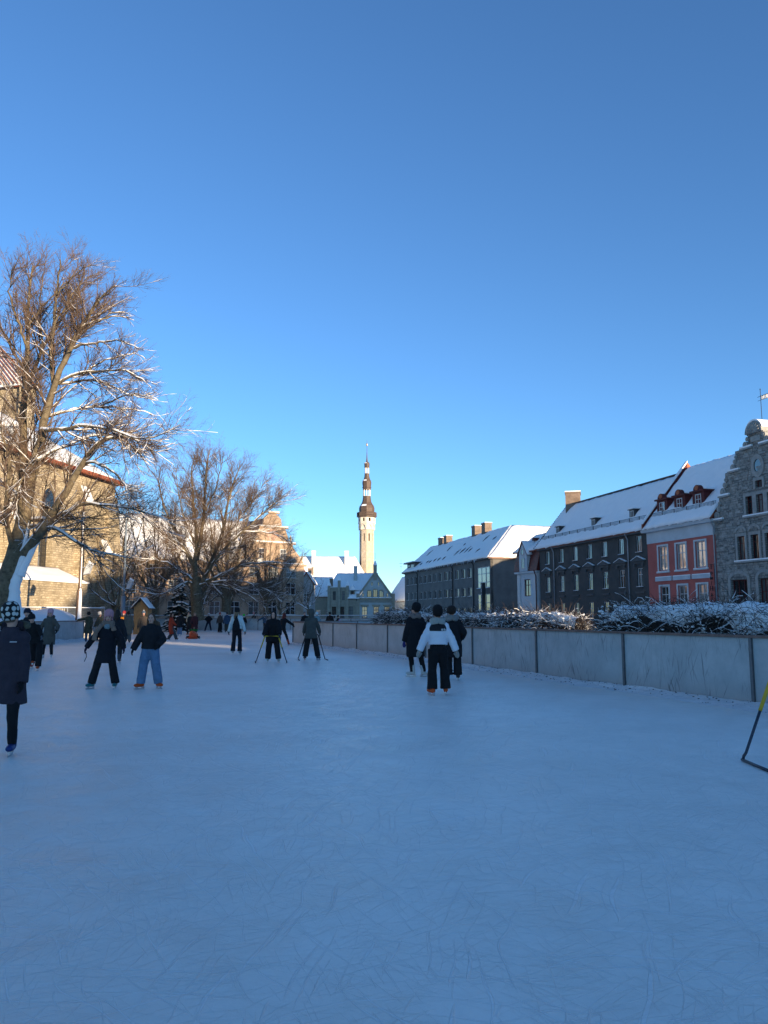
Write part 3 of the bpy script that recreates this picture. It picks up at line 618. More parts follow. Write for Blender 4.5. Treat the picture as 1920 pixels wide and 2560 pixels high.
window(H, F, 1.6, 3.0, 10.95, 12.1, .22, 1, (), .1); window(H, F, 3.8, 6.0, 10.95, 12.1, .22, 2, (), .1)
for x in (9.6, 31.0, 41.3): downpipe(H, F, x, 0, 10.4, .09)
mb = MB(); rr = random.Random(4)
for k in range(90):
    x = rr.uniform(8, 44); ln = rr.uniform(.15, .55) * (.5 + .5 * (noise.noise(Vector((x * .3, 0, 0))) > 0)); mb.tube([(x, -.53, 10.5), (x, -.53, 10.5 - ln)], [.05, .008], 5)
mb.part('icicles', mat('icicle_ice', (.75, .8, .85), .15, .05, 5, .1), H, F.m, kind='stuff')
sg = root('vertical_sign', w(47.2, -.5, 3.0), 'dark vertical sign with pale letters on the grey building corner', 'sign')
MB().box(47.0, 47.6, -1.1, -.5, 2.0, 6.6).part('board', IRON, sg, F.m)
PLT = mat('pale_letter', (.35, .36, .38), .6, .1, 4, 0)
for k in range(6):
    zc = 6.1 - .72 * k; mb = MB(); q = [((47.3 + .17 * math.cos(t)), zc + .24 * math.sin(t)) for t in [2 * math.pi * j / 12 for j in range(12)]]; q2 = [((47.3 + .08 * math.cos(t)), zc + .13 * math.sin(t)) for t in [2 * math.pi * j / 12 for j in range(12)]]
    for j in range(12 if k % 2 else 7): mb.prism([q2[j], q[j], q[(j + 1) % 12], q2[(j + 1) % 12]], -1.13, -1.102, 'y')
    mb.part('letter', PLT, sg, F.m)

# ------------------------------------------------------------------ town hall and tower
TH = stone('town_hall_stone', (.50, .40, .28), (.58, .48, .36), (.50, .42, .32), .6, .3, ms=.02, stain=.3)
THL = mat('tower_limewash', (.62, .55, .44), .9, .15, .8, .3, 8)
COPPER = mat('brown_spire_sheet', (.10, .068, .052), .65, .35, 3, .3, 8, .3, .1)
H = root('town_hall_tower', (-6.4, 295, 0), 'tall slender stone town hall tower with a brown tiered spire', 'tower')
TX, TY = -6.4, 295.0
def octa(z): return [(TX + z * math.cos(R(-90 + 45 * k)), TY + z * math.sin(R(-90 + 45 * k))) for k in range(8)]
def octwall(rad, z0, z1, holes, mt, name='shaft_wall', dep=.35):
    p = octa(rad)
    for k in range(8):
        Fk = Fac(p[k], p[(k + 1) % 8]); L = Fk.L; hs = [(L / 2 - hw, L / 2 + hw, a, b) for (hw, a, b) in holes]
        o = wall_mb(0, L, z0, z1, hs, dep, .4).part(name, mt, H, Fk.m)
        for h in hs:
            if h[3] - h[2] < 3.1 and h[1] - h[0] < 1.1: MB().box(h[0] + .02, h[1] - .02, dep - .03, dep - .01, h[2] + .02, h[3] - .02).part('opening', DARKHOLE, o, Fk.m)
octwall(2.66, 0, 32.8, [(.26, 28.6, 31.4)], TH); octwall(3.05, 32.8, 35.2, [(.75, 32.9, 34.7)], THL, 'blind_arcade', .2); octwall(3.17, 35.2, 37.7, [(.38, 35.9, 37.2)], THL, 'upper_wall')
p = octa(3.17); Fk = None
for k in range(8):
    Fk = Fac(octa(3.06)[k], octa(3.06)[(k + 1) % 8]); L = Fk.L; ar = MB()
    o2 = [(L / 2 + .95 * math.cos(t), 33.7 + 1.35 * math.sin(t)) for t in [math.pi * j / 12 for j in range(13)]]; i2 = [(L / 2 + .72 * math.cos(t), 33.7 + 1.0 * math.sin(t)) for t in [math.pi * j / 12 for j in range(13)]]
    for j in range(12): ar.prism([i2[j], o2[j], o2[j + 1], i2[j + 1]], -.12, .02, 'y')
    ar.part('arch', THL, H, Fk.m)
PH = R(-90)
def olathe(prof, name, mt, parent=None, smooth=False):
    return MB().lathe(prof, 8, Matrix.Translation((TX, TY, 0)), 1.0, PH).part(name, mt, parent or H, smooth=smooth)
olathe([(3.17, 35.05), (3.3, 35.1), (3.3, 35.25), (3.17, 35.3)], 'string_course', THL); olathe([(3.2, 37.4), (3.75, 37.75), (3.75, 37.95), (3.6, 37.96)], 'balcony_floor', COPPER)
pb = octa(3.62)
mb = MB()
for k in range(8):
    a = Vector((*pb[k], 0)); b = Vector((*pb[(k + 1) % 8], 0)); mb.tube([a + Vector((0, 0, 39.35)), b + Vector((0, 0, 39.35))], .07, 6); mb.tube([a + Vector((0, 0, 38.3)), b + Vector((0, 0, 38.3))], .06, 6)
    for j in range(9): q = a.lerp(b, j / 9); mb.box(q.x - .07, q.x + .07, q.y - .07, q.y + .07, 37.96, 39.35)
    o_ = a.lerp(b, .5); mb.prism([(a.x, a.y), (b.x, b.y), (b.x * .99 + TX * .01, b.y * .99 + TY * .01), (a.x * .99 + TX * .01, a.y * .99 + TY * .01)], 38.35, 39.1, 'z')
mb.part('balcony_railing', COPPER, H)
olathe([(2.7, 37.9), (2.75, 39.3), (2.88, 40.3), (2.88, 41.0), (2.6, 41.9), (2.1, 42.6), (1.75, 43.3), (1.55, 44.3), (1.42, 45.3), (1.5, 45.35), (1.5, 45.5), (1.2, 45.52)], 'onion_dome', COPPER)
MB().lathe([(.02, 45.4), (1.42, 45.4), (1.42, 45.55), (.02, 45.55)], 8, Matrix.Translation((TX, TY, 0)), 1, PH).part('lantern_floor', THL, H)
def lantern(rad, z0, z1, wd):
    mb = MB()
    for (x, y) in octa(rad - wd / 2): mb.box(x - wd / 2, x + wd / 2, y - wd / 2, y + wd / 2, z0, z1)
    p = octa(rad)
    mb.part('lantern_columns', THL, H)
lantern(1.42, 45.55, 48.0, .3)
olathe([(.9, 47.95), (1.5, 47.96), (1.55, 48.6), (1.72, 48.7), (1.72, 48.95), (1.55, 49.0), (1.6, 49.6), (1.7, 50.4), (1.66, 51.0), (1.4, 51.6), (1.1, 52.2), (.92, 53.0), (.85, 54.1), (.5, 54.12)], 'onion_dome', COPPER)
lantern(.83, 54.1, 56.3, .22)
olathe([(.5, 56.25), (.9, 56.3), (1.0, 56.6), (.92, 56.8), (1.0, 57.4), (.98, 58.0), (.7, 58.4), (.34, 58.6), (.2, 60.0), (.09, 62.5), (.05, 66.9)], 'spire', COPPER)
MB().ball((TX, TY, 65.1), .38, .38, .6).part('gilded_ball', VANE, H, smooth=True)
for (rad, z, dz) in ((2.35, 42.0, .6), (1.42, 51.45, .45), (1.0, 58.0, .3)):                    # snow lodged on the sheltered facets of the onion tops
    for k in (6, 7):
        a0 = -90 + 45 * k; mb = MB(); v = []
        for (rr_, zz) in ((rad + .35, z - dz * .7), (rad, z + .1), (rad - .45, z + dz)):
            for s_ in (2, 43): v.append((TX + rr_ * 1.03 * math.cos(R(a0 + s_)), TY + rr_ * 1.03 * math.sin(R(a0 + s_)), zz + .05))
        v += [(x * .97 + TX * .03, y * .97 + TY * .03, z_) for x, y, z_ in v]
        mb.add(v, [(0, 1, 3, 2), (2, 3, 5, 4), (7, 6, 8, 9), (9, 8, 10, 11), (0, 2, 8, 6), (2, 4, 10, 8), (1, 7, 9, 3), (3, 9, 11, 5), (4, 5, 11, 10), (0, 6, 7, 1)]); mb.part('snow_patch', SNOW, H)

H = root('town_hall', (-27, 290, 0), 'town hall with one huge bright snow covered roof below the tower', 'building')
F = Fac((-47, 282), (-6.5, 285)); w = F.w
wall_mb(0, F.L, 0, 11.0, [(3 + 4.5 * k, 4.6 + 4.5 * k, 5.5, 8.5) for k in range(8)], .3).part('wall', THL, H, F.m)
for k in range(8): window(H, F, 3 + 4.5 * k, 4.6 + 4.5 * k, 5.5, 8.5, .2, 1, (.6,), .12)
MB().box(0, .5, .4, 22, 0, 11).part('side_wall', THL, H, F.m); MB().box(F.L - .5, F.L, .4, 22, 0, 11).part('side_wall', THL, H, F.m)
roof_plane(H, [w(-.6, -.8, 11.0), w(F.L + 2.6, -.8, 11.0), w(F.L - 3.5, 9, 22.9), w(-.6, 9, 22.9)], TILE, seed=41, nx=50, ny=16)
roof_plane(H, [w(F.L, 22, 11.0), w(-.6, 22, 11.0), w(-.6, 9, 22.9), w(F.L - 3.5, 9, 22.9)], TILE, seed=42)
for (u, yy) in ((-25.5, 286), (-13.6, 287)): chimney(H, (u, yy + 4), 1.4, 1.4, 19.0, 24.6, WHITEP)

# gothic revival house
GOTH = mat('pale_green_plaster', (.42, .46, .44), .9, .12, 1, .2, 12); GOTD = mat('ochre_stone_trim', (.29, .265, .20), .9, .2, 2, .4, 18)
F = Fac((-6.0, 185), (1.9, 185.4)); w = F.w; L = F.L
H = root('gothic_house', (-6, 185, 0), 'pale green gothic house with a steep gable, arched windows and a pinnacle', 'house')
gw = [(.95, 2.15, .9, 3.5), (3.6, 4.8, .9, 3.5), (6.1, 7.3, .9, 3.5)]
wall_mb(0, L, 0, 5.5, gw, .25).part('wall', GOTH, H, F.m)
for g_ in gw:
    o = window(H, F, *g_, .15, 1, (.68,), .09, IRON); a, b = g_[0], g_[1]
    MB().prism([(a - .25, 3.5), (b + .25, 3.5), (b + .4, 3.95), (a - .4, 3.95)], -.12, .02, 'y').part('window_hood', GOTD, o, F.m)
ga = [(1.0, 1.35, 5.75, 6.55), (2.2, 3.05, 5.7, 7.2), (3.55, 4.45, 5.7, 7.45), (4.95, 5.8, 5.7, 7.2), (6.6, 6.95, 5.75, 6.55), (3.05, 3.4, 8.3, 9.1), (4.6, 4.95, 8.3, 9.1)]
MB().prism([(.05, 5.5), (L - .05, 5.5), (L / 2, 11.1)], 0, .4, 'y').part('gable_wall', GOTH, H, F.m)
for g_ in ga:
    o = window(H, F, *g_, -.05, 1 if g_[1] - g_[0] > .5 else 0, (), .06, IRON)
    a, b, c, d = g_; q = [((a + b) / 2 + (b - a) * .62 * math.cos(t), d - .1 + .3 * math.sin(t)) for t in [math.pi * k / 8 for k in range(9)]]
    if d - c > 1: 
        mb = MB().prism(q, -.1, .0, 'y'); mb.box(a - .12, a - .001, -.1, 0, c, d - .1); mb.box(b + .001, b + .12, -.1, 0, c, d - .1); mb.part('hood_mould', GOTD, o, F.m)
    MB().box(a - .12, b + .12, -.12, -.001, c - .12, c - .02).part('sill_snow', SNOW, o, F.m)
MB().box(-.1, L + .1, -.22, -.002, 5.2, 5.5).part('string_course', GOTD, H, F.m); MB().box(-.05, L + .05, -.2, -.02, 5.502, 5.6).part('ledge_snow', SNOW, H, F.m)
mb = MB()
for k in range(26): mb.box(.05 + .3 * k, .2 + .3 * k, -.14, -.002, 4.45, 5.19)
mb.box(0, L, -.16, -.002, 4.95, 5.195); mb.part('corbel_table', GOTD, H, F.m)
for sgn in (-1, 1):
    pa = [(L / 2, 11.0), (L / 2, 11.75), (L / 2 + sgn * (L / 2 + .35), 5.75), (L / 2 + sgn * (L / 2 + .05), 5.45)]
    MB().prism(pa[::-sgn], -.18, .35, 'y').part('gable_coping', GOTD, H, F.m)
for x in (-.35, L - .15):
    o = MB().box(x, x + .75, -.3, .5, 0, 6.5).part('corner_pier', GOTD, H, F.m); MB().prism([(x - .05, 6.5), (x + .8, 6.5), (x + .38, 7.0)], -.35, .55, 'y').part('snow_cap', SNOW, o, F.m)
o = MB().box(L / 2 - .4, L / 2 + .4, -.25, .55, 9.6, 13.0).part('pinnacle', GOTD, H, F.m); MB().lathe([(.7, 13.0), (.62, 13.1), (.05, 14.25)], 4, F.m @ Matrix.Translation((L / 2, .15, 0)), 1, R(45)).part('snow_cap', SNOW, o)
MB().tube([(L / 2, .15, 14.2), (L / 2, .15, 15.9)], .03, 5).part('finial_rod', IRON, o, F.m)
roof_plane(H, [w(L + .3, -.1, 5.6), w(L + .3, 14, 5.6), w(L / 2, 14, 11.4), w(L / 2, -.1, 11.4)], ROOFD, seed=51)
roof_plane(H, [w(-.3, 14, 5.6), w(-.3, -.1, 5.6), w(L / 2, -.1, 11.4), w(L / 2, 14, 11.4)], ROOFD, seed=52)
MB().box(L - .3, L, .4, 14, 0, 5.5).part('side_wall', GOTH, H, F.m)
F2 = Fac((-13.0, 185.6), (-6.0, 185.0)); w2 = F2.w
lw = [(1.0, 2.0, .9, 3.5), (2.9, 3.9, .9, 3.5), (4.9, 5.9, .9, 3.5), (1.2, 1.9, 5.0, 7.0), (3.3, 4.0, 5.0, 7.0)]
wall_mb(0, 4.8, 0, 7.6, [h for h in lw if h[1] < 4.5], .25).part('wing_wall', GOTD, H, F2.m); wall_mb(4.8, F2.L, 0, 5.3, [lw[2]], .25).part('wing_wall', GOTD, H, F2.m)
for h in lw:
    o = window(H, F2, *h, .15, 1, (.68,), .08, IRON); MB().prism([(h[0] - .2, h[3]), (h[1] + .2, h[3]), (h[1] + .32, h[3] + .35), (h[0] - .32, h[3] + .35)], -.1, .02, 'y').part('window_hood', GOTD, o, F2.m)
for x in (0, 2.35, 4.3): 
    o = MB().box(x, x + .6, -.25, .4, 0, 8.3 + (1.2 if x == 2.35 else 0)).part('pier', GOTD, H, F2.m); MB().lathe([(.55, 8.3), (.05, 9.4)], 8, F2.m @ Matrix.Translation((x + .3, .1, 1.2 if x == 2.35 else 0))).part('snow_cap', SNOW, o)
for x in (.6, 2.95): MB().box(x, x + 1.75, -.1, .3, 7.6, 7.95).part('parapet', GOTD, H, F2.m); MB().box(x, x + 1.75, -.08, .28, 7.952, 8.1).part('parapet_snow', SNOW, H, F2.m)
roof_plane(H, [w2(-.5, 1.0, 7.2), w2(F2.L + 4, 1.0, 7.2), w2(F2.L + 4, 7, 11.5), w2(1.2, 7, 11.5)], ROOFD, seed=53)
roof_plane(H, [w2(4.7, -.4, 5.3), w2(F2.L + .4, -.4, 5.3), w2(F2.L + .4, 1.2, 7.2), w2(4.7, 1.2, 7.2)], ROOFD, seed=54, nx=10, ny=5)
dm = MB().box(5.2, 6.3, .2, 2.5, 5.9, 7.3); o = dm.part('dormer', GOTD, H, F2.m); MB().prism([(5.0, 7.3), (6.5, 7.3), (5.75, 8.5)], .0, 3, 'y').part('snow_cap', SNOW, o, F2.m); window(H, F2, 5.45, 6.05, 6.1, 7.1, .14, 1, (), .06, IRON)
q = w2(5.9, 4.5, 0); chimney(H, (q.x, q.y), .85, .85, 8.8, 13.0, GOTH)
q = w2(.6, 1.5, 0); chimney(H, (q.x, q.y), .7, .7, 6.8, 10.0, BRICK)
downpipe(H, F2, 6.8, 0, 5.2, .08)

# filler houses of the old town between the square buildings
def old_house(A, B, eave, ridge, depth, mt, label, nw, name='old_town_house', hipped=0, chim=None, wz=(1.2, 4.2), gable=False):
    F = Fac(A, B); w = F.w; H = root(name, (*A, 0), label, 'house'); L = F.L
    hs = [(L * (k + .5) / nw - .5, L * (k + .5) / nw + .5, z, z + 1.6) for k in range(nw) for z in wz if z + 1.8 < eave]
    wall_mb(0, L, 0, eave, hs, .2).part('wall', mt, H, F.m)
    for h in hs: window(H, F, *h, .12, 1, (.6,), .08)
    MB().box(0, .4, .4, depth, 0, eave).part('side_wall', mt, H, F.m); MB().box(L - .4, L, .4, depth, 0, eave).part('side_wall', mt, H, F.m)
    if gable:
        MB().prism([(0, eave), (L, eave), (L / 2, ridge - .2)], 0, .4, 'y').part('gable_wall', mt, H, F.m)
        roof_plane(H, [w(-.4, depth, eave - .2), w(-.4, -.3, eave - .2), w(L / 2, -.3, ridge), w(L / 2, depth, ridge)], TILE, seed=61); roof_plane(H, [w(L + .4, -.3, eave - .2), w(L + .4, depth, eave - .2), w(L / 2, depth, ridge), w(L / 2, -.3, ridge)], TILE, seed=62)
    else:
        m = depth / 2
        roof_plane(H, [w(-.3, -.4, eave), w(L + .3, -.4, eave), w(L + .3 - hipped, m, ridge), w(-.3 + hipped, m, ridge)], TILE, seed=63); roof_plane(H, [w(L + .3, depth + .4, eave), w(-.3, depth + .4, eave), w(-.3 + hipped, m, ridge), w(L + .3 - hipped, m, ridge)], TILE, seed=64)
        for x in (.01, L - .36): MB().prism([(0, eave - .02), (depth, eave - .02), (m, ridge - .3)], x, x + .35, 'x').part('gable_wall', mt, H, F.m)
    for (x, y, z0, z1) in chim or []:
        q = w(x, y, 0); chimney(H, (q.x, q.y), .8, .8, z0, z1, BRICK)
    return H
old_house((-19.5, 196), (-12.5, 197), 6.0, 11.0, 9, GOTD, 'small brownish house with a snowy roof left of the gothic house', 3, chim=[(1.5, 4, 10, 13.2)], gable=False)
old_house((-24, 205), (-17, 204), 7.5, 13.5, 9, THL, 'old plastered house with a steep snowy gable below the town hall roof', 2, chim=[(4.5, 5, 10, 14)], gable=True)
old_house((-12.5, 215), (-5, 215), 6.5, 12.2, 9, CREAM, 'cream house with a snowy roof behind the gothic house', 3)
old_house((1.0, 207), (6.2, 197), 5.0, 11.4, 9, PALEP, 'low house with a broad snowy roof between the gothic house and the grey building', 3, chim=[(8, 4.5, 10, 12.6)])
old_house((4.0, 235), (12, 230), 7.0, 13.0, 9, CREAM, 'far old house with a pale lit snowy roof', 3, chim=[(1.2, 4.5, 11.5, 14.0)])
q = root('roof_antenna', (4.2, 198, 11), 'thin antenna mast standing on a snowy old town roof', 'antenna'); MB().tube([(4.2, 198, 10.2), (4.2, 198, 15.2)], .03, 5).part('mast', IRON, q); MB().box(3.7, 4.7, 197.98, 198.02, 14.2, 14.25).box(3.9, 4.5, 197.98, 198.02, 13.4, 13.45).part('crossbar', IRON, q)
STN = stone('rough_stone_wall', (.32, .30, .28), (.42, .40, .37), (.36, .34, .31), .5, .25, ms=.03)
old_house((-15.6, 150), (-13.4, 150), 7.6, 9.6, 6, STN, 'narrow light stone house end beside the brown stone hall', 1, name='stone_end_house', wz=(4.0,), gable=True)

# brown stone hall behind the trees
BST = stone('brown_stone', (.36, .25, .17), (.43, .31, .21), (.34, .25, .18), .7, .32, ms=.015, stain=.35, bump=.5)
F = Fac((-39.5, 101.9), (-12.0, 120.0)); w = F.w; L = F.L; X0 = L - 10.9
H = root('brown_stone_hall', (-39.5, 101.9, 0), 'long brown stone hall with a tall curved gable behind the bare trees', 'building')
ws = [L - 2.1 - 2.95 * k for k in range(10)]
holes = [(x - .8, x + .8, z, z + h_) for x in ws for (z, h_) in ((1.6, 1.9), (4.5, 1.8), (7.0, 1.4)) if x > 1]
wall_mb(0, L, 0, 9.0, holes, .25).part('wall', BST, H, F.m)
for h in holes: window(H, F, *h, .15, 1, (.6,), .09, sill=BST)
o = MB().box(-.2, L + .25, -.45, 0, 8.75, 9.05).part('cornice', BST, H, F.m); MB().box(-.2, L + .22, -.43, 0, 9.052, 9.17).part('ledge_snow', SNOW, o, F.m)
gp = [(0.2, 9.05), (10.9, 9.05), (10.7, 9.9), (10.1, 10.6), (9.4, 11.4), (9.1, 12.1), (8.7, 12.1), (8.4, 13.2), (7.9, 14.4), (7.4, 14.45), (7.3, 15.6), (6.7, 16.2), (5.9, 16.7), (5.1, 16.2), (4.5, 15.6), (4.4, 14.45), (3.9, 14.4), (3.4, 13.2), (3.1, 12.1), (2.7, 12.1), (2.4, 11.4), (1.7, 10.6), (1.1, 9.9)]
gp = [(X0 + x - .35, z) for x, z in gp]
MB().prism(gp, -.15, .35, 'y').part('curved_gable', BST, H, F.m)
for (a, b, z) in ((2.1, 9.4, 12.1), (3.5, 8.1, 14.4), (5.0, 6.6, 16.55)):
    o = MB().box(X0 + a - .2, X0 + b - .1, -.4, .0, z - .15, z + .05).part('gable_ledge', BST, H, F.m); MB().box(X0 + a - .18, X0 + b - .12, -.38, 0, z + .052, z + .2).part('ledge_snow', SNOW, o, F.m)
for x in (2.5, 4.6, 7.0, 9.0, .6, 10.9):
    z = {2.5: 12.1, 9.0: 12.1, 4.6: 14.45, 7.0: 14.45}.get(x, 9.1); MB().lathe([(.22, z), (.25, z + .3), (.12, z + .5), (.2, z + .75), (.03, z + 1.3)], 8, F.m @ Matrix.Translation((X0 + x - .35, .1, 0))).part('finial', BST, H, smooth=True)
for x in (3.9, 7.3): window(H, F, X0 + x - .5, X0 + x + .5, 9.7, 11.2, -.22, 1, (.6,), .08)
q = [(X0 + 5.6 + .9 * math.cos(t), 13.2 + .9 * math.sin(t)) for t in [2 * math.pi * k / 20 for k in range(20)]]; MB().prism(q, -.22, -.15, 'y').part('roundel', mat('pinkish_stone', (.42, .27, .2), .9, .2, 3, .3, 14), H, F.m)
for x in (2.2, 4.6, 6.5, 8.9): MB().box(X0 + x - .35, X0 + x - .05, -.3, -.152, 9.2, 11.9).part('pilaster', BST, H, F.m)
roof_plane(H, [w(-.5, -.5, 9.1), w(X0 + 5, -.5, 9.1), w(X0 + 5, 7, 15.8), w(-.5, 7, 15.8)], ROOFD, seed=71)
roof_plane(H, [w(X0 + 11, .4, 9.1), w(X0 + 11, 16, 9.1), w(X0 + 5.5, 16, 16.0), w(X0 + 5.5, .4, 16.0)], ROOFD, seed=72)
roof_plane(H, [w(X0 + .2, 16, 9.6), w(X0 + .2, .4, 9.6), w(X0 + 5.5, .4, 16.0), w(X0 + 5.5, 16, 16.0)], ROOFD, seed=73, snow=0)
MB().box(L - .4, L, .4, 16, 0, 9).part('side_wall', BST, H, F.m)

# ------------------------------------------------------------------ church on the left
CH = stone('church_limestone', (.33, .26, .165), (.56, .465, .32), (.36, .29, .19), .45, .18, ms=.04, warp=.2, stain=.42, bump=1.0)
A_ = (-29.7, 52.2); B_ = (-25.5, 75.0); F = Fac(A_, B_); w = F.w; L = F.L
H = root('church', (*A_, 0), 'medieval limestone church with a red tile eave and snowy roofs behind the big bare tree', 'church')
WX = L - 10.6
wall_mb(-14, L, 0, 13.9, [(WX - .9, WX + 1.0, 4.6, 10.4)], .7, 1.0).part('choir_wall', CH, H, F.m)
MB().box(L - 1, L, 1.0, 16, 0, 13.9).part('end_wall', CH, H, F.m)
q = [(WX + .05 + 1.3 * math.cos(t), 10.35 + 2.0 * math.sin(t)) for t in [math.pi * k / 12 for k in range(13)]]; qi = [(WX + .05 + .95 * math.cos(t), 10.35 + 1.5 * math.sin(t)) for t in [math.pi * k / 12 for k in range(13)]]
mb = MB()
for k in range(12): mb.prism([qi[k], q[k], q[k + 1], qi[k + 1]], -.08, .02, 'y')
o = window(H, F, WX - .9, WX + 1.0, 4.6, 10.4, .55, 2, (.15, .3, .45, .6, .75, .9), .07, IRON); mb.part('arch_moulding', CH, o, F.m)
MB().prism(qi, -.02, .01, 'y').part('arch_light', GLASS, o, F.m)
for (x, wd, zt, pr) in ((L - 2.6, 2.6, 7.0, .9), (L - 6.2, 1.3, 11.4, .7), (L - 16, 1.3, 8.6, .9)):
    o = MB().prism([(-pr, 0), (0, 0), (0, zt + 1.6), (-.25, zt + 1.2), (-pr, zt)], x, x + wd + (.35 if wd > 2 else 0), 'x').part('buttress', CH, H, F.m)
    MB().prism([(-pr, zt + .01), (-.25, zt + 1.21), (-.2, zt + 1.4), (-pr - .03, zt + .2)][::-1], x + .03, x + wd, 'x').part('snow_cap', SNOW, o, F.m)
MB().prism([(-.9, 0), (0, 0), (0, 12.6), (-.2, 12.0), (-.55, 8.2), (-.9, 7.6)], L - 1.5, L + .37, 'x').part('corner_buttress', CH, H, F.m)
o = MB().prism([(-3.0, 0), (0, 0), (0, 5.3), (-3.0, 4.05)], WX - 9.0, WX + 1.5, 'x').part('annex_wall', CH, H, F.m)
snow_quad(w(WX - 9, -3.1, 4.06), w(WX + 1.6, -3.1, 4.06), w(WX + 1.6, 0, 5.31), w(WX - 9, 0, 5.31), .22, 20, 6).part('snow_cover', SNOW, o, smooth=True)
rf = roof_plane(H, [w(-14, -.6, 13.9), w(L + .5, -.6, 13.9), w(L - 9, 8.5, 20.2), w(-14, 8.5, 20.2)], TILE, seed=81, nx=60, edge=.25)
MB().prism([(-.62, 13.86), (0, 13.86), (0, 14.25)], -14, L + .5, 'x')
mb = MB()
for k in range(int((L + 14.4) / .26)):
    x = -14 + .26 * k; mb.tube([(x, -.78, 13.84 + rnd.uniform(-.02, .02)), (x, -.45, 14.12)], .12, 6)
mb.part('eave_tiles', TILE, rf, F.m, kind='stuff')
roof_plane(H, [w(L + .5, -.6, 13.9), w(L + .5, 17, 13.9), w(L - 9, 17, 20.2), w(L - 9, 8.5, 20.2)], TILE, seed=82)
SNT = mat('thin_snow_on_tiles', (.80, .79, .77), .8, .1, 2, .3, 8)
F3 = Fac((-60, 84), (-36.4, 80)); w3 = F3.w; F4 = Fac((-36.4, 80), (-45.5, 98))
wall_mb(0, F3.L, 0, 24.9, [], .2, 1).part('nave_wall', CH, H, F3.m); wall_mb(0, F4.L, 0, 24.9, [], .2, 1).part('nave_wall', CH, H, F4.m)
rf = roof_plane(H, [w3(0, -.6, 24.9), w3(F3.L + .6, -.6, 24.9), Vector((-48, 90, 36)), Vector((-64, 93, 36))], TILE, seed=83, snow=.1, smat=SNT)
roof_plane(H, [F4.w(-.6, -.6, 24.9), F4.w(F4.L, -.6, 24.9), Vector((-56, 101, 36)), Vector((-48, 90, 36))], TILE, seed=84, snow=.1, smat=SNT)
mb = MB(); e0 = w3(F3.L + .6, -.75, 24.95); e1 = w3(0, -.75, 24.95); t0 = Vector((-48, 90, 36.1)); t1 = Vector((-64, 93, 36.1))
for k in range(40):
    a = e0.lerp(e1, k / 52); b = t0.lerp(t1, k / 52); N = Vector((.1, -.75, .6)) * .14; mb.tube([a + N, a.lerp(b, .62) + N], .06, 5)
mb.part('tile_rolls', TILE, rf, kind='stuff')

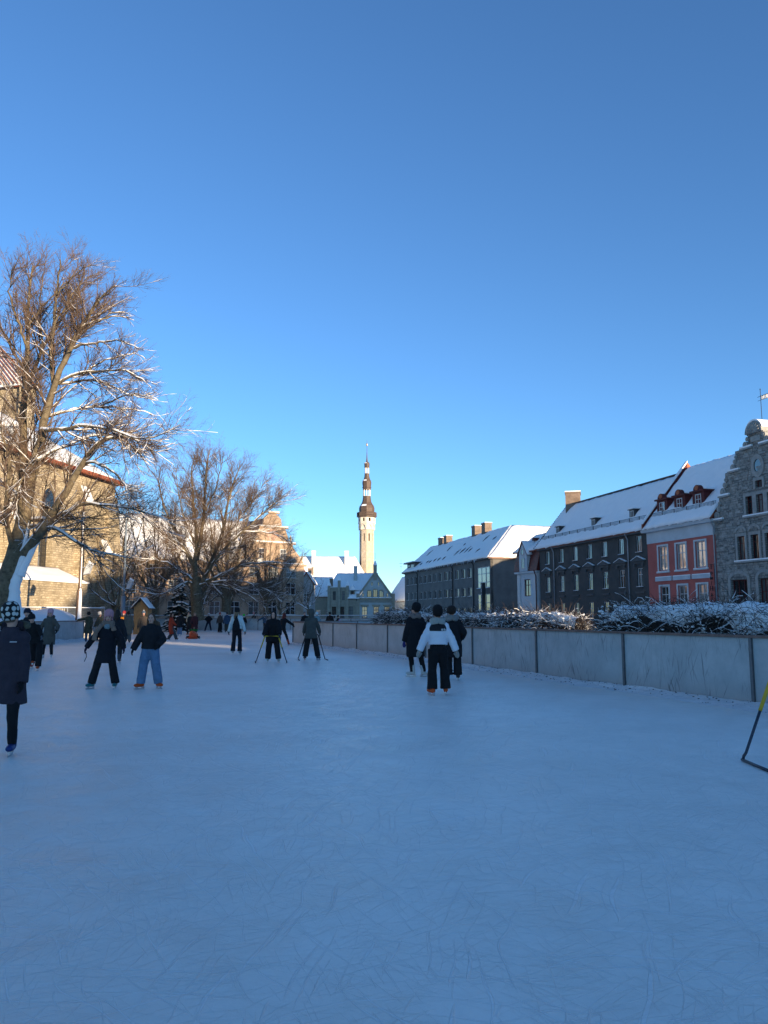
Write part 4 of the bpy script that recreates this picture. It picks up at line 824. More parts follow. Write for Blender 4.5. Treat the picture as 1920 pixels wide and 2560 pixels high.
# ================================================================== RINK BARRIERS
def panel_material():
    m, n, l, b = _new('scuffed_barrier_panel')
    tc = n.new('ShaderNodeTexCoord'); oi = n.new('ShaderNodeObjectInfo')
    sc = n.new('ShaderNodeMath'); sc.operation = 'MULTIPLY'; sc.inputs[1].default_value = 37.0; l.new(oi.outputs['Random'], sc.inputs[0])
    off = n.new('ShaderNodeCombineXYZ'); l.new(sc.outputs[0], off.inputs[0]); l.new(sc.outputs[0], off.inputs[1])
    ad = n.new('ShaderNodeVectorMath'); ad.operation = 'ADD'; l.new(tc.outputs['Object'], ad.inputs[0]); l.new(off.outputs[0], ad.inputs[1])
    sep = n.new('ShaderNodeSeparateXYZ'); l.new(tc.outputs['Object'], sep.inputs[0])
    tot = None
    for (ang, sx, sz, th) in ((66, 40, 3.2, .69), (-60, 44, 3.0, .70), (84, 50, 2.4, .69), (6, 1.0, 40, .71), (100, 60, 3, .70)):
        mp = n.new('ShaderNodeMapping'); mp.inputs['Rotation'].default_value = (0, R(ang - 90), 0); l.new(ad.outputs[0], mp.inputs['Vector'])
        m2 = n.new('ShaderNodeMapping'); m2.inputs['Scale'].default_value = (sx, 1, sz); l.new(mp.outputs[0], m2.inputs['Vector'])
        nz = n.new('ShaderNodeTexNoise'); nz.inputs['Scale'].default_value = .6; nz.inputs['Detail'].default_value = 1.5; l.new(m2.outputs[0], nz.inputs['Vector'])
        mr = n.new('ShaderNodeMapRange'); mr.inputs[1].default_value = th - .05; mr.inputs[2].default_value = th + .05; l.new(nz.outputs['Fac'], mr.inputs[0])
        if tot is None: tot = mr.outputs[0]
        else:
            a = n.new('ShaderNodeMath'); a.operation = 'ADD'; l.new(tot, a.inputs[0]); l.new(mr.outputs[0], a.inputs[1]); tot = a.outputs[0]
    # clustered scuffs, mostly between knee and hip height
    cl = n.new('ShaderNodeTexNoise'); cl.inputs['Scale'].default_value = 1.3; l.new(ad.outputs[0], cl.inputs['Vector'])
    cr = n.new('ShaderNodeMapRange'); cr.inputs[1].default_value = .42; cr.inputs[2].default_value = .6; l.new(cl.outputs['Fac'], cr.inputs[0])
    k = n.new('ShaderNodeMath'); k.operation = 'MULTIPLY'; k.use_clamp = True; l.new(tot, k.inputs[0]); l.new(cr.outputs[0], k.inputs[1])
    k2 = n.new('ShaderNodeMath'); k2.operation = 'MULTIPLY'; k2.inputs[1].default_value = .6; l.new(k.outputs[0], k2.inputs[0])
    bg_ = n.new('ShaderNodeTexNoise'); bg_.inputs['Scale'].default_value = 1.6; bg_.inputs['Detail'].default_value = 8; bg_.inputs['Roughness'].default_value = .7; l.new(ad.outputs[0], bg_.inputs['Vector'])
    rp = n.new('ShaderNodeValToRGB'); e = rp.color_ramp.elements; e[0].position = .3; e[1].position = .72; e[0].color = (.31, .345, .355, 1); e[1].color = (.48, .51, .51, 1); l.new(bg_.outputs['Fac'], rp.inputs[0])
    # reddish dirt splashed up from the ice along the foot
    dz = n.new('ShaderNodeMapRange'); dz.inputs[1].default_value = .42; dz.inputs[2].default_value = .05; l.new(sep.outputs[2], dz.inputs[0])
    dm = n.new('ShaderNodeMath'); dm.operation = 'MULTIPLY'; l.new(dz.outputs[0], dm.inputs[0]); l.new(bg_.outputs['Fac'], dm.inputs[1])
    m1 = n.new('ShaderNodeMix'); m1.data_type = 'RGBA'; m1.inputs['B'].default_value = (.33, .28, .27, 1); l.new(dm.outputs[0], m1.inputs['Factor']); l.new(rp.outputs[0], m1.inputs['A'])
    m3 = n.new('ShaderNodeMix'); m3.data_type = 'RGBA'; m3.inputs['B'].default_value = (.045, .05, .06, 1); l.new(k2.outputs[0], m3.inputs['Factor']); l.new(m1.outputs['Result'], m3.inputs['A'])
    l.new(m3.outputs['Result'], b.inputs['Base Color']); b.inputs['Roughness'].default_value = .42; b.inputs['Specular IOR Level'].default_value = .4
    bp = n.new('ShaderNodeBump'); bp.inputs['Strength'].default_value = .15; bp.inputs['Distance'].default_value = .01; l.new(bg_.outputs['Fac'], bp.inputs['Height']); l.new(bp.outputs[0], b.inputs['Normal'])
    return m
PANEL = panel_material()
RAIL = mat('weathered_wood_rail', (.20, .125, .10), .75, .3, 5, .3, 25)
POST = mat('barrier_post', (.13, .14, .15), .5, .2, 6, .1, 30, .4, .4)
def barrier(pts, label, h=1.16, snowy=True):
    B = root('rink_barrier', (*pts[0], 0), label, 'barrier')
    for k, (a, b) in enumerate(zip(pts, pts[1:])):
        F = Fac(a, b); L = F.L
        mb = MB().box(.035, L - .035, -.015, .015, .03, h); mb.part('panel', PANEL, B, F.m)
        # frame: post, foot rail, hand rail
        MB().box(-.03, .03, -.04, .05, 0, h + .002).part('post', POST, B, F.m)
        MB().box(.035, L - .035, -.03, -.016, .0, .06).part('foot_rail', POST, B, F.m)
        MB().box(-.02, L - .022, -.07, .07, h + .004, h + .05).part('hand_rail', RAIL, B, F.m)
        if snowy: MB().box(.0, L - .03, -.05, .055, h + .052, h + .068).part('rail_snow', SNOW, B, F.m)
    F = Fac(pts[-2], pts[-1]); MB().box(F.L - .03, F.L + .03, -.04, .05, 0, h + .002).part('post', POST, B, F.m)
    return B
barrier(BAR_R, 'long scuffed pale panel barrier with brown hand rail in front of the hedges', 1.16, False)
barrier(BAR_RET[:], 'curved barrier returning behind the long scuffed barrier end', 1.16, False)
barrier(BAR_FAR, 'straight pale barrier closing the far end of the rink below the trees', 1.2)
barrier(BAR_L, 'pale frosted barrier on the church side below the snow bank', 1.18)
barrier([(-25.5, 62.0), (-24.8, 67.5), (-25.6, 73.5), (-27.2, 79.4)], 'short barrier run at the rink corner near the wooden kiosk', 1.2)
def path_pts(pts, step):
    out = []
    for a, b in zip(pts, pts[1:]):
        a = Vector(a); b = Vector(b); n = max(1, int((b - a).length / step))
        out += [a.lerp(b, k / n) for k in range(n)]
    return out + [Vector(pts[-1])]
def shavings(pts, side, label, width=.42, hh=.09, seed=0):
    P = path_pts(pts, .12); mb = MB(); n = 9; k = 0; rows = []
    for i, p in enumerate(P):
        t = (P[min(i + 1, len(P) - 1)] - P[max(i - 1, 0)]).normalized(); nrm = Vector((t.y, -t.x)) * side; r = []
        wv = width * (1 + .5 * noise.noise(Vector((i * .03, seed, 0))) + .35 * noise.noise(Vector((i * .17, seed, 3))))
        for j in range(n + 1):
            u = j / n; q = p + nrm * (.03 + wv * u); z = hh * (1 - u) ** 1.4 * (1 + .6 * noise.noise(Vector((i * .11, j * .5, seed)))) + .03 * abs(noise.noise(Vector((q.x * 7, q.y * 7, seed)))) * (1 - u)
            r.append((q.x, q.y, max(z, .0) + (.001 if j < n else -.004)))
        rows.append(r)
    W = n + 1; mb.add([v for r in rows for v in r], [(i * W + j, i * W + j + 1, (i + 1) * W + j + 1, (i + 1) * W + j) for i in range(len(rows) - 1) for j in range(n)])
    me = mb.mesh('snow_shavings', True)
    o = obj('snow_shavings', me, mat('dirty_shaved_snow', (.74, .72, .72), .85, .12, 6, .8, 30, .2, dist=.04)); tag(o, label, 'snow', kind='stuff')
    d = MB(); rr = random.Random(seed)
    for q in range(int(len(P) * 2.0)):
        i = rr.randrange(1, len(P) - 1); t = (P[i + 1] - P[i - 1]).normalized(); nrm = Vector((t.y, -t.x)) * side; u = rr.random() ** 1.6; c = P[i] + nrm * (.05 + width * u) + t * rr.uniform(-.06, .06); s_ = rr.uniform(.004, .013)
        z = hh * (1 - u) ** 1.4 + .012; d.ball((c.x, c.y, z), s_ * rr.uniform(1, 2.2), s_, s_ * .7, n=5, k=3)
    d.part('debris', mat('dark_crumbs', (.10, .09, .09), .9, .3, 20, 0), o, kind='stuff')
shavings(BAR_R[3:], -1, 'dirty ridge of shaved snow along the foot of the long barrier', seed=1)
shavings(BAR_L, 1, 'clean ridge of shaved snow along the church side barrier', .5, .16, 2)
shavings(BAR_FAR, 1, 'thin ridge of shaved snow along the far barrier', .5, .1, 3)

# snow banks behind the church side barrier
mb = MB(); rows = []
for i in range(60):
    for j in range(14):
        y = 24 + 30 * i / 59; u = j / 13; x = -19.0 - 7.0 * u; z = (1.15 + .75 * math.sin(math.pi * min(1, u * 1.6)) + .35 * noise.noise(Vector((x * .5, y * .35, 2)))) * (1 if i < 56 else (59 - i) / 4 + .02) * (1 if j > 0 else .75)
        rows.append((x + (BAR_L[-1][0] + 18.3), y, max(z, 0)))
mb.add(rows, [(i * 14 + j, i * 14 + j + 1, (i + 1) * 14 + j + 1, (i + 1) * 14 + j) for i in range(59) for j in range(13)])
o = obj('snow_bank', mb.mesh('snow_bank', True), SNOW); tag(o, kind='structure')

# ================================================================== TREES
def chains_mesh(name, sets):
    """sets: list of (P (N,k,3), Rad (N,k), sides)"""
    V = []; Fq = []; base = 0
    for P, Rd, n in sets:
        if len(P) == 0: continue
        N, k, _ = P.shape
        T = np.empty_like(P); T[:, 1:-1] = P[:, 2:] - P[:, :-2]; T[:, 0] = P[:, 1] - P[:, 0]; T[:, -1] = P[:, -1] - P[:, -2]
        T /= np.linalg.norm(T, axis=2, keepdims=True) + 1e-9
        ref = np.where(np.abs(T[..., 2:3]) > .8, np.array([[[1., .3, 0]]]), np.array([[[0, 0, 1.]]]))
        A = np.cross(T, ref); A /= np.linalg.norm(A, axis=2, keepdims=True) + 1e-9; B = np.cross(T, A)
        w = 2 * np.pi * np.arange(n) / n
        ring = P[:, :, None, :] + Rd[:, :, None, None] * (np.cos(w)[None, None, :, None] * A[:, :, None, :] + np.sin(w)[None, None, :, None] * B[:, :, None, :])
        V.append(ring.reshape(-1, 3))
        idx = base + np.arange(N * k * n).reshape(N, k, n); nx = np.roll(idx, -1, axis=2)
        Fq.append(np.stack([idx[:, :-1], nx[:, :-1], nx[:, 1:], idx[:, 1:]], -1).reshape(-1, 4)); base += N * k * n
    return np_mesh(name, np.concatenate(V), np.concatenate(Fq))
def resample(pts, radii, k):
    pts = np.array(pts, float); d = np.r_[0, np.cumsum(np.linalg.norm(np.diff(pts, axis=0), axis=1))]; s = np.linspace(0, d[-1], k)
    # smooth (Catmull-like) through dense linear + box filter
    P = np.stack([np.interp(s, d, pts[:, c]) for c in range(3)], 1); Q = P.copy()
    for _ in range(2): Q[1:-1] = (Q[:-2] + 2 * Q[1:-1] + Q[2:]) / 4
    return Q, np.interp(s, d, radii)
def grow(P, Rd, per_m, ang, length, k, rng, wander=.18, up=.06, smin=.12, rfac=.6, rmax=.2, rend=.003, taper=.55):
    N, kk, _ = P.shape; seg = np.linalg.norm(np.diff(P, axis=1), axis=2).sum(1)
    cnt = np.maximum(1, rng.poisson(seg * per_m * (1 - smin))); par = np.repeat(np.arange(N), cnt); M = len(par)
    s = smin + (1 - smin) * rng.random(M); f = s * (kk - 1); i0 = np.minimum(f.astype(int), kk - 2); t = (f - i0)[:, None]
    S = P[par, i0] * (1 - t) + P[par, i0 + 1] * t; T = P[par, i0 + 1] - P[par, i0]; T /= np.linalg.norm(T, axis=1, keepdims=True) + 1e-9
    r0 = Rd[par, i0] * (1 - t[:, 0]) + Rd[par, i0 + 1] * t[:, 0]
    Rn = rng.normal(size=(M, 3)); Rn -= T * (Rn * T).sum(1, keepdims=True); Rn /= np.linalg.norm(Rn, axis=1, keepdims=True) + 1e-9
    a = np.radians(rng.uniform(ang[0], ang[1], M))[:, None]
    D = np.cos(a) * T + np.sin(a) * Rn
    Ln = length * (1.15 - taper * s) * rng.uniform(.55, 1.25, M) * np.clip(seg[par] / np.maximum(seg.max() * .6, .01), .45, 1)
    out = np.empty((M, k, 3)); out[:, 0] = S; st = (Ln / (k - 1))[:, None]
    for j in range(1, k):
        D = D + rng.normal(size=(M, 3)) * wander; D[:, 2] += up; D /= np.linalg.norm(D, axis=1, keepdims=True); out[:, j] = out[:, j - 1] + D * st
    rs = np.minimum(r0 * rfac, rmax); re = np.minimum(rs * .5, rend) if np.isscalar(rend) else rend
    Ro = rs[:, None] + (re - rs)[:, None] * np.linspace(0, 1, k)[None]
    return out, Ro
SUNH = np.array([TOSUN.x, TOSUN.y, 0.0]); SUNH /= np.linalg.norm(SUNH)
def snow_on(P, Rd, rng, amt=.7, gap=.25, add=.006):
    T = np.gradient(P, axis=1); T /= np.linalg.norm(T, axis=2, keepdims=True) + 1e-9
    dirn = np.array([0, 0, 1.0]) + .55 * SUNH; dirn = dirn - T * (T * dirn).sum(2, keepdims=True); ln = np.linalg.norm(dirn, axis=2, keepdims=True); dirn = dirn / (ln + 1e-6)
    hz = np.clip((1 - np.abs(T[..., 2])) * 2.2, 0, 1); keep = (rng.random(Rd.shape) > gap) * .75 + .25
    Rs = (Rd * amt + add) * hz * keep
    return P + dirn * (Rd * .62 + .1 * add)[..., None], np.maximum(Rs, .0008)
def pxpt(u, v, Y):      # a branch point read off the photograph's view at distance Y
    x = (u - 960) / 2000; y = (1280 - v) / 2000; c, s = math.cos(PITCH), math.sin(PITCH); d = (x, c - y * s, s + y * c); k = Y / d[1]; return (d[0] * k, Y, 1.55 + d[2] * k)
BARK = mat('lime_bark', (.12, .088, .055), .9, .4, 6, .8, 30, c2=(.15, .12, .075)); TWIG = mat('twig_bark', (.125, .082, .055), .85, .3, 3, 0)
LR0 = .72
def tree(limbs, trunk, label, seed, dens=1.0, twig_r=.0045, lens=(2.7, 1.25, .5), name='bare_tree', spacing=(2.4, 4.6, 9.5), plaster=None, trunk_k=26, up=(.04, .04, .03), snow=1.0):
    rng = np.random.default_rng(seed)
    H = root(name, (trunk[0][0][0], trunk[0][0][1], 0), label, 'tree')
    tp, tr = resample(trunk[0], trunk[1], trunk_k); TP = tp[None]; TR = tr[None] * (1 + .025 * rng.normal(size=(1, trunk_k)))
    LP = []; LR = []
    for pts, r0, r1 in limbs:
        n = len(pts); q, r = resample(pts, np.linspace(r0 * LR0, r1, n), 18); q[1:] += rng.normal(size=(17, 3)) * .025; LP.append(q); LR.append(r)
    LP = np.array(LP); LR = np.array(LR)
    B1, R1 = grow(LP, LR, spacing[0] * dens, (22, 52), lens[0], 8, rng, .09, up[0], .12, .5, .045, .006)
    B2, R2 = grow(np.concatenate([B1, LP[:, 10:18]]), np.concatenate([R1, LR[:, 10:18]]), spacing[1] * dens, (24, 52), lens[1], 6, rng, .10, up[1], .08, .6, .014, twig_r)
    B3, R3 = grow(B2, R2, spacing[2] * dens, (22, 48), lens[2], 3, rng, .12, up[2], .1, .75, twig_r * 1.3, twig_r * .5)
    obj('trunk', chains_mesh('trunk', [(TP, TR, 12), (LP, LR, 8)]), BARK, H)
    obj('crown', chains_mesh('crown', [(B1, R1, 5), (B2, R2, 3), (B3, R3, 3)]), TWIG, H)
    zm = B3[..., 2].max(); hf_ = lambda P: np.clip((.86 - P[..., 2] / zm) * 3, .06, 1)
    sL = snow_on(LP, LR, rng, .72, .18, .012); s1 = snow_on(B1, R1, rng, .7, .3, .006)
    S = [(sL[0], np.maximum(sL[1] * hf_(LP), .0008), 7), (s1[0], np.maximum(s1[1] * hf_(B1), .0008), 5)]
    m = rng.random(len(B2)) < .3 * snow * hf_(B2[:, 0]); S.append((*snow_on(B2[m], R2[m], rng, .7, .35, .004), 3))
    if plaster:
        for (pts_, rad_) in plaster:
            q_, r_ = resample(pts_, rad_, 40); mb = MB(); mb.ell([Vector(a) for a in q_], list(r_), list(r_ * .8), (1, 0, 0), 20)
            mb.v = [tuple(Vector(v) + (Vector(v) - Vector(q_[i // 20])) * (.28 * noise.noise(Vector(v) * 2.2) + .2 * noise.noise(Vector(v) * 7))) for i, v in enumerate(mb.v)]
            mb.part('plastered_snow', SNOWF, H, smooth=True)
    obj('snow_cover', chains_mesh('snow_cover', S), SNOWF, H, kind='stuff')
    return H
def Lm(pts, Y0, Y1): n = len(pts); return [pxpt(u, v, Y0 + (Y1 - Y0) * k / (n - 1)) for k, (u, v) in enumerate(pts)]
Y = 33.0
T1 = [  # main limbs of the big lime tree
    (Lm([(52, 1323), (57, 1230), (60, 1150), (57, 1067), (60, 992), (63, 931), (69, 871), (71, 811), (71, 736), (80, 660)], Y, Y + .5), .30, .03),
    (Lm([(65, 1274), (75, 1199), (94, 1137), (104, 1075), (120, 1007), (133, 977), (150, 916), (178, 871), (196, 820), (223, 775), (256, 738), (285, 715)], Y, Y - 2.5), .30, .025),
    (Lm([(40, 1400), (82, 1361), (112, 1318), (139, 1274), (161, 1234), (189, 1189), (206, 1154), (224, 1125), (248, 1097), (298, 1082), (350, 1100), (385, 1130)], Y, Y - 3), .30, .02),
    (Lm([(60, 992), (84, 925), (120, 841), (145, 808), (175, 769), (195, 720), (215, 675)], Y, Y + 3), .13, .02),
    (Lm([(133, 977), (127, 895), (133, 811), (142, 736), (151, 680), (150, 650)], Y - 1, Y - 2.5), .13, .02),
    (Lm([(104, 1075), (139, 1080), (184, 1067), (239, 1062), (293, 1077), (348, 1100), (400, 1090), (450, 1065)], Y - 1, Y - 4), .13, .012),
    (Lm([(92, 1150), (129, 1130), (161, 1115), (204, 1095), (250, 1085), (300, 1095), (340, 1120), (370, 1160)], Y - 1, Y + 2), .12, .015),
    (Lm([(70, 1318), (107, 1313), (149, 1326), (194, 1356), (224, 1378), (273, 1381), (330, 1395)], Y, Y - 3), .13, .015),
    (Lm([(82, 1300), (115, 1302), (145, 1296), (174, 1274), (211, 1256), (261, 1261), (311, 1269), (373, 1284), (420, 1300)], Y, Y - 2), .14, .015),
    (Lm([(206, 1154), (243, 1157), (286, 1179), (313, 1212), (323, 1239), (360, 1270)], Y - 1.5, Y - 4), .08, .012),
    (Lm([(140, 962), (181, 935), (241, 929), (301, 922), (347, 940), (375, 970)], Y - 1, Y - 2), .09, .01),
    (Lm([(145, 959), (200, 950), (241, 947), (286, 971), (338, 992), (390, 1000)], Y - 1, Y + 2), .08, .01),
    (Lm([(178, 871), (226, 859), (271, 850), (310, 852), (345, 870)], Y - 1.5, Y - 3), .08, .01),
    (Lm([(115, 1043), (181, 1022), (256, 1014), (301, 1022), (347, 1025), (390, 1040)], Y, Y + 3), .09, .01),
    (Lm([(71, 811), (110, 760), (150, 720), (185, 690), (205, 660)], Y, Y + 1), .07, .012),
    (Lm([(69, 871), (40, 790), (20, 730), (30, 680), (45, 640)], Y, Y - 2), .08, .012),
    (Lm([(63, 931), (20, 850), (-20, 790), (-40, 720)], Y, Y + 2), .09, .012),
    (Lm([(57, 1067), (0, 980), (-60, 930), (-110, 900)], Y, Y), .11, .012),
    (Lm([(40, 1400), (10, 1300), (25, 1162), (10, 1080), (-40, 1000)], Y, Y - 3), .16, .015),
    (Lm([(55, 1250), (0, 1200), (-70, 1180), (-140, 1200)], Y, Y + 1), .12, .015),
    (Lm([(95, 1137), (60, 1180), (40, 1240), (42, 1300), (60, 1340)], Y - 1, Y - 3), .06, .012),
    (Lm([(196, 820), (240, 800), (290, 790), (335, 800)], Y - 2, Y - 1), .06, .01),
    (Lm([(133, 811), (165, 770), (190, 720), (225, 690), (255, 680)], Y - 2, Y), .06, .01),
    (Lm([(178, 871), (220, 820), (265, 790), (305, 775), (328, 790)], Y - 1.5, Y - 1), .07, .01),
    (Lm([(200, 940), (250, 905), (300, 890), (340, 880), (365, 895)], Y - 1, Y), .06, .01),
    (Lm([(150, 916), (185, 845), (230, 800), (275, 755), (290, 735)], Y - 1, Y + 2), .07, .01),
    (Lm([(142, 736), (175, 700), (210, 668), (240, 662)], Y - 2, Y - 3), .05, .01),
    (Lm([(256, 1014), (310, 990), (355, 985), (395, 1000)], Y + 1, Y - 1), .05, .01),
    (Lm([(110, 900), (100, 820), (100, 740), (110, 680), (118, 635)], Y, Y + 2), .07, .01),
]
tree(T1, ([pxpt(6, 1545, Y), pxpt(12, 1500, Y), pxpt(25, 1440, Y), pxpt(40, 1390, Y), pxpt(54, 1323, Y), pxpt(65, 1270, Y)], [.62, .50, .44, .40, .33, .28]),
     'big bare lime tree with snow plastered trunk beside the church', 11, 1.4, .0045, plaster=[([pxpt(38, 1560, 32.7), pxpt(32, 1510, 32.75), pxpt(42, 1450, 32.75), pxpt(55, 1400, 32.8), pxpt(64, 1345, 32.85), pxpt(72, 1300, 32.9)], [.42, .27, .21, .15, .09, .015]), ([pxpt(50, 1440, 32.7), pxpt(76, 1385, 32.75), pxpt(98, 1345, 32.8), pxpt(122, 1305, 32.85)], [.19, .12, .08, .015])])
Y = 72.0
T2 = [
    (Lm([(489, 1440), (484, 1411), (495, 1372), (489, 1312), (482, 1246), (478, 1190), (485, 1140)], Y, Y), .34, .03),
    (Lm([(492, 1400), (502, 1345), (512, 1279), (512, 1213), (518, 1163), (525, 1120)], Y, Y + 2), .28, .03),
    (Lm([(500, 1465), (515, 1438), (538, 1378), (558, 1329), (568, 1266), (581, 1213), (600, 1165)], Y, Y - 2), .32, .03),
    (Lm([(515, 1438), (528, 1411), (568, 1362), (608, 1329), (648, 1292), (691, 1252), (720, 1235)], Y - 1, Y - 3), .24, .02),
    (Lm([(487, 1425), (479, 1405), (455, 1362), (429, 1312), (409, 1266), (395, 1210), (400, 1170)], Y, Y + 1), .28, .02),
    (Lm([(488, 1455), (470, 1440), (449, 1428), (420, 1405), (390, 1400), (350, 1395)], Y, Y - 3), .18, .02),
    (Lm([(505, 1456), (548, 1441), (595, 1415), (631, 1408), (690, 1405), (725, 1410)], Y, Y - 2), .2, .02),
    (Lm([(510, 1460), (540, 1462), (581, 1468), (631, 1494), (665, 1520)], Y - .5, Y - 4), .14, .02),
    (Lm([(484, 1458), (462, 1455), (429, 1474), (396, 1488), (350, 1478)], Y, Y - 4), .14, .02),
    (Lm([(538, 1378), (580, 1320), (620, 1270), (650, 1225), (668, 1200)], Y - 1, Y + 2), .14, .02),
    (Lm([(455, 1362), (415, 1340), (375, 1310), (345, 1270), (330, 1230)], Y, Y + 2), .14, .02),
    (Lm([(495, 1372), (460, 1300), (445, 1230), (440, 1170)], Y, Y - 2), .12, .02),
    (Lm([(512, 1279), (540, 1220), (555, 1160), (560, 1130)], Y, Y - 2), .1, .02),
    (Lm([(608, 1329), (660, 1330), (705, 1340), (735, 1370)], Y - 2, Y - 1), .08, .015),
    (Lm([(500, 1462), (560, 1450), (620, 1455), (680, 1480), (705, 1505)], Y - 1, Y - 5), .12, .015),
]
LN2 = (3.4, 1.6, .7)
tree(T2, ([pxpt(494, 1552, Y), pxpt(492, 1520, Y), pxpt(489, 1471, Y), pxpt(492, 1440, Y)], [.62, .5, .46, .40]), 'wide bare tree with snowy limbs fanning from a thick dark trunk', 12, 1.05, .0075, LN2, spacing=(2.4, 4.4, 9.0))
def generic(base, h, spread, label, seed, nl=8, tr=.35, dens=.9, twig=.008, lens=(3.0, 1.4, .65), spacing=(1.9, 3.6, 7.0), name='bare_tree', split=.22):
    rng = random.Random(seed); x, y = base; z0 = h * split; limbs = []
    for k in range(nl):
        a = 2 * math.pi * (k + rng.uniform(-.3, .3)) / nl; rad = spread * rng.uniform(.45, 1.0) * (1 if k else .1); hh = h * (rng.uniform(.72, 1.0) if rad < spread * .8 else rng.uniform(.5, .75)); zs = z0 * rng.uniform(.75, 1.25)
        dx, dy = math.cos(a), math.sin(a); p = [(x, y, zs)]
        for s in (.2, .45, .7, 1.0): p.append((x + dx * rad * s ** .75 + rng.uniform(-.2, .2), y + dy * rad * s ** .75 + rng.uniform(-.2, .2), zs + (hh - zs) * s ** 1.15 + rng.uniform(-.2, .2)))
        limbs.append((p, tr * .55, .02))
    return tree(limbs, ([(x, y, -.05), (x + .05, y, h * .1), (x, y, z0), (x, y, z0 * 1.3)], [tr * 1.3, tr, tr * .85, tr * .6]), label, seed, dens, twig, lens, spacing=spacing, name=name, trunk_k=12)
def copy_tree(src, loc, rotz, sc, label):
    m0 = WM[src.name]; r = bpy.data.objects.new('bare_tree', None); COL.objects.link(r); m = Matrix.Translation(loc) @ Matrix.Rotation(rotz, 4, 'Z') @ Matrix.Scale(sc, 4)
    r.matrix_basis = m; r.empty_display_size = .3; WM[r.name] = m; tag(r, label, 'tree')
    for ch in [o for o in COL.objects if o.parent == src]:
        c = ch.copy(); COL.objects.link(c); c.parent = r; c.matrix_parent_inverse = m0.inverted()
    return r
g1 = generic((-17.0, 86.0), 16.5, 6.5, 'bare tree with a thick dark trunk right behind the wide bare tree', 21, 9, .42)
g2 = generic((-24.0, 72.0), 9.0, 4.0, 'small bare tree above the wooden kiosk', 25, 8, .2, lens=(2.0, 1.0, .45), spacing=(1.6, 3.2, 6.5))
g3 = generic((-10.2, 108.0), 9.0, 3.2, 'small slender bare tree in front of the narrow light stone house', 24, 7, .16, .8, .008, (1.7, .9, .45), split=.3)
copy_tree(g1, (-25.5, 90.0, 0), 2.1, .95, 'bare tree in front of the long part of the brown stone hall')
copy_tree(g1, (-31.0, 86.0, 0), 4.0, .9, 'bare tree standing close beside the church corner')
copy_tree(g1, (-28.0, 82.0, 0), 5.2, .85, 'bare tree between the church corner and the wooden kiosk')
copy_tree(g1, (-22.0, 97.0, 0), .7, .9, 'bare tree close in front of the hall, behind the thick trunks')
copy_tree(g1, (-14.2, 97.0, 0), 3.1, .8, 'bare tree veiling the curved gable of the hall')
copy_tree(g1, (-19.5, 101.0, 0), 1.5, .85, 'bare tree right before the hall windows')
copy_tree(g2, (-12.6, 98.0, 0), 1.0, .95, 'low spreading bare tree in front of the curved gable')
copy_tree(g2, (-21.0, 92.0, 0), 2.5, 1.1, 'low bare tree between the two thick trunks by the brown hall')

# spruce laden with snow
H = root('snowy_spruce', (-19.3, 76.0, 0), 'dark spruce laden with snow clumps beside the thick dark trunk', 'tree')
SPR = mat('spruce_needles', (.018, .03, .028), .9, .4, 6, .4, 20); rr = random.Random(5); mb = MB(); sb = MB()
MB().tube([(-19.3, 76, 0), (-19.3, 76, 5.2)], [.16, .03], 8).part('trunk', BARK, H)
for k in range(230):
    z = .3 + 4.7 * rr.random() ** 1.2; rad = (5.3 - z) * .42; a = rr.uniform(0, 2 * math.pi); d = Vector((math.cos(a), math.sin(a), 0)); c = Vector((-19.3, 76, z)); ln = rad * rr.uniform(.7, 1.1)
    side = Vector((-d.y, d.x, 0)); tip = c + d * ln + Vector((0, 0, -ln * .35))
    for s in range(5):
        u0 = .25 + .15 * s; p = c.lerp(tip, u0)
        for sg_ in (-1, 1):
            q = p + side * sg_ * (.34 * (1.05 - u0)) * rr.uniform(.7, 1.2) + d * .16 + Vector((0, 0, -.08)); mb.tube([p, (p + q) / 2, q], [.03, .045, .012], 4)
    mb.tube([c, tip], [.05, .03], 4)
    if rr.random() < .6: m_ = Matrix.Rotation(a, 3, 'Z') @ Matrix.Rotation(.33, 3, 'Y'); sb.ball(c.lerp(tip, rr.uniform(.6, .85)) + Vector((0, 0, .09)), .2 * rr.uniform(.7, 1.3), .15 * rr.uniform(.7, 1.4), .06, m=m_, n=8, k=5)
mb.part('crown', SPR, H, kind='stuff'); sb.part('snow_cover', SNOW, H, smooth=True, kind='stuff')

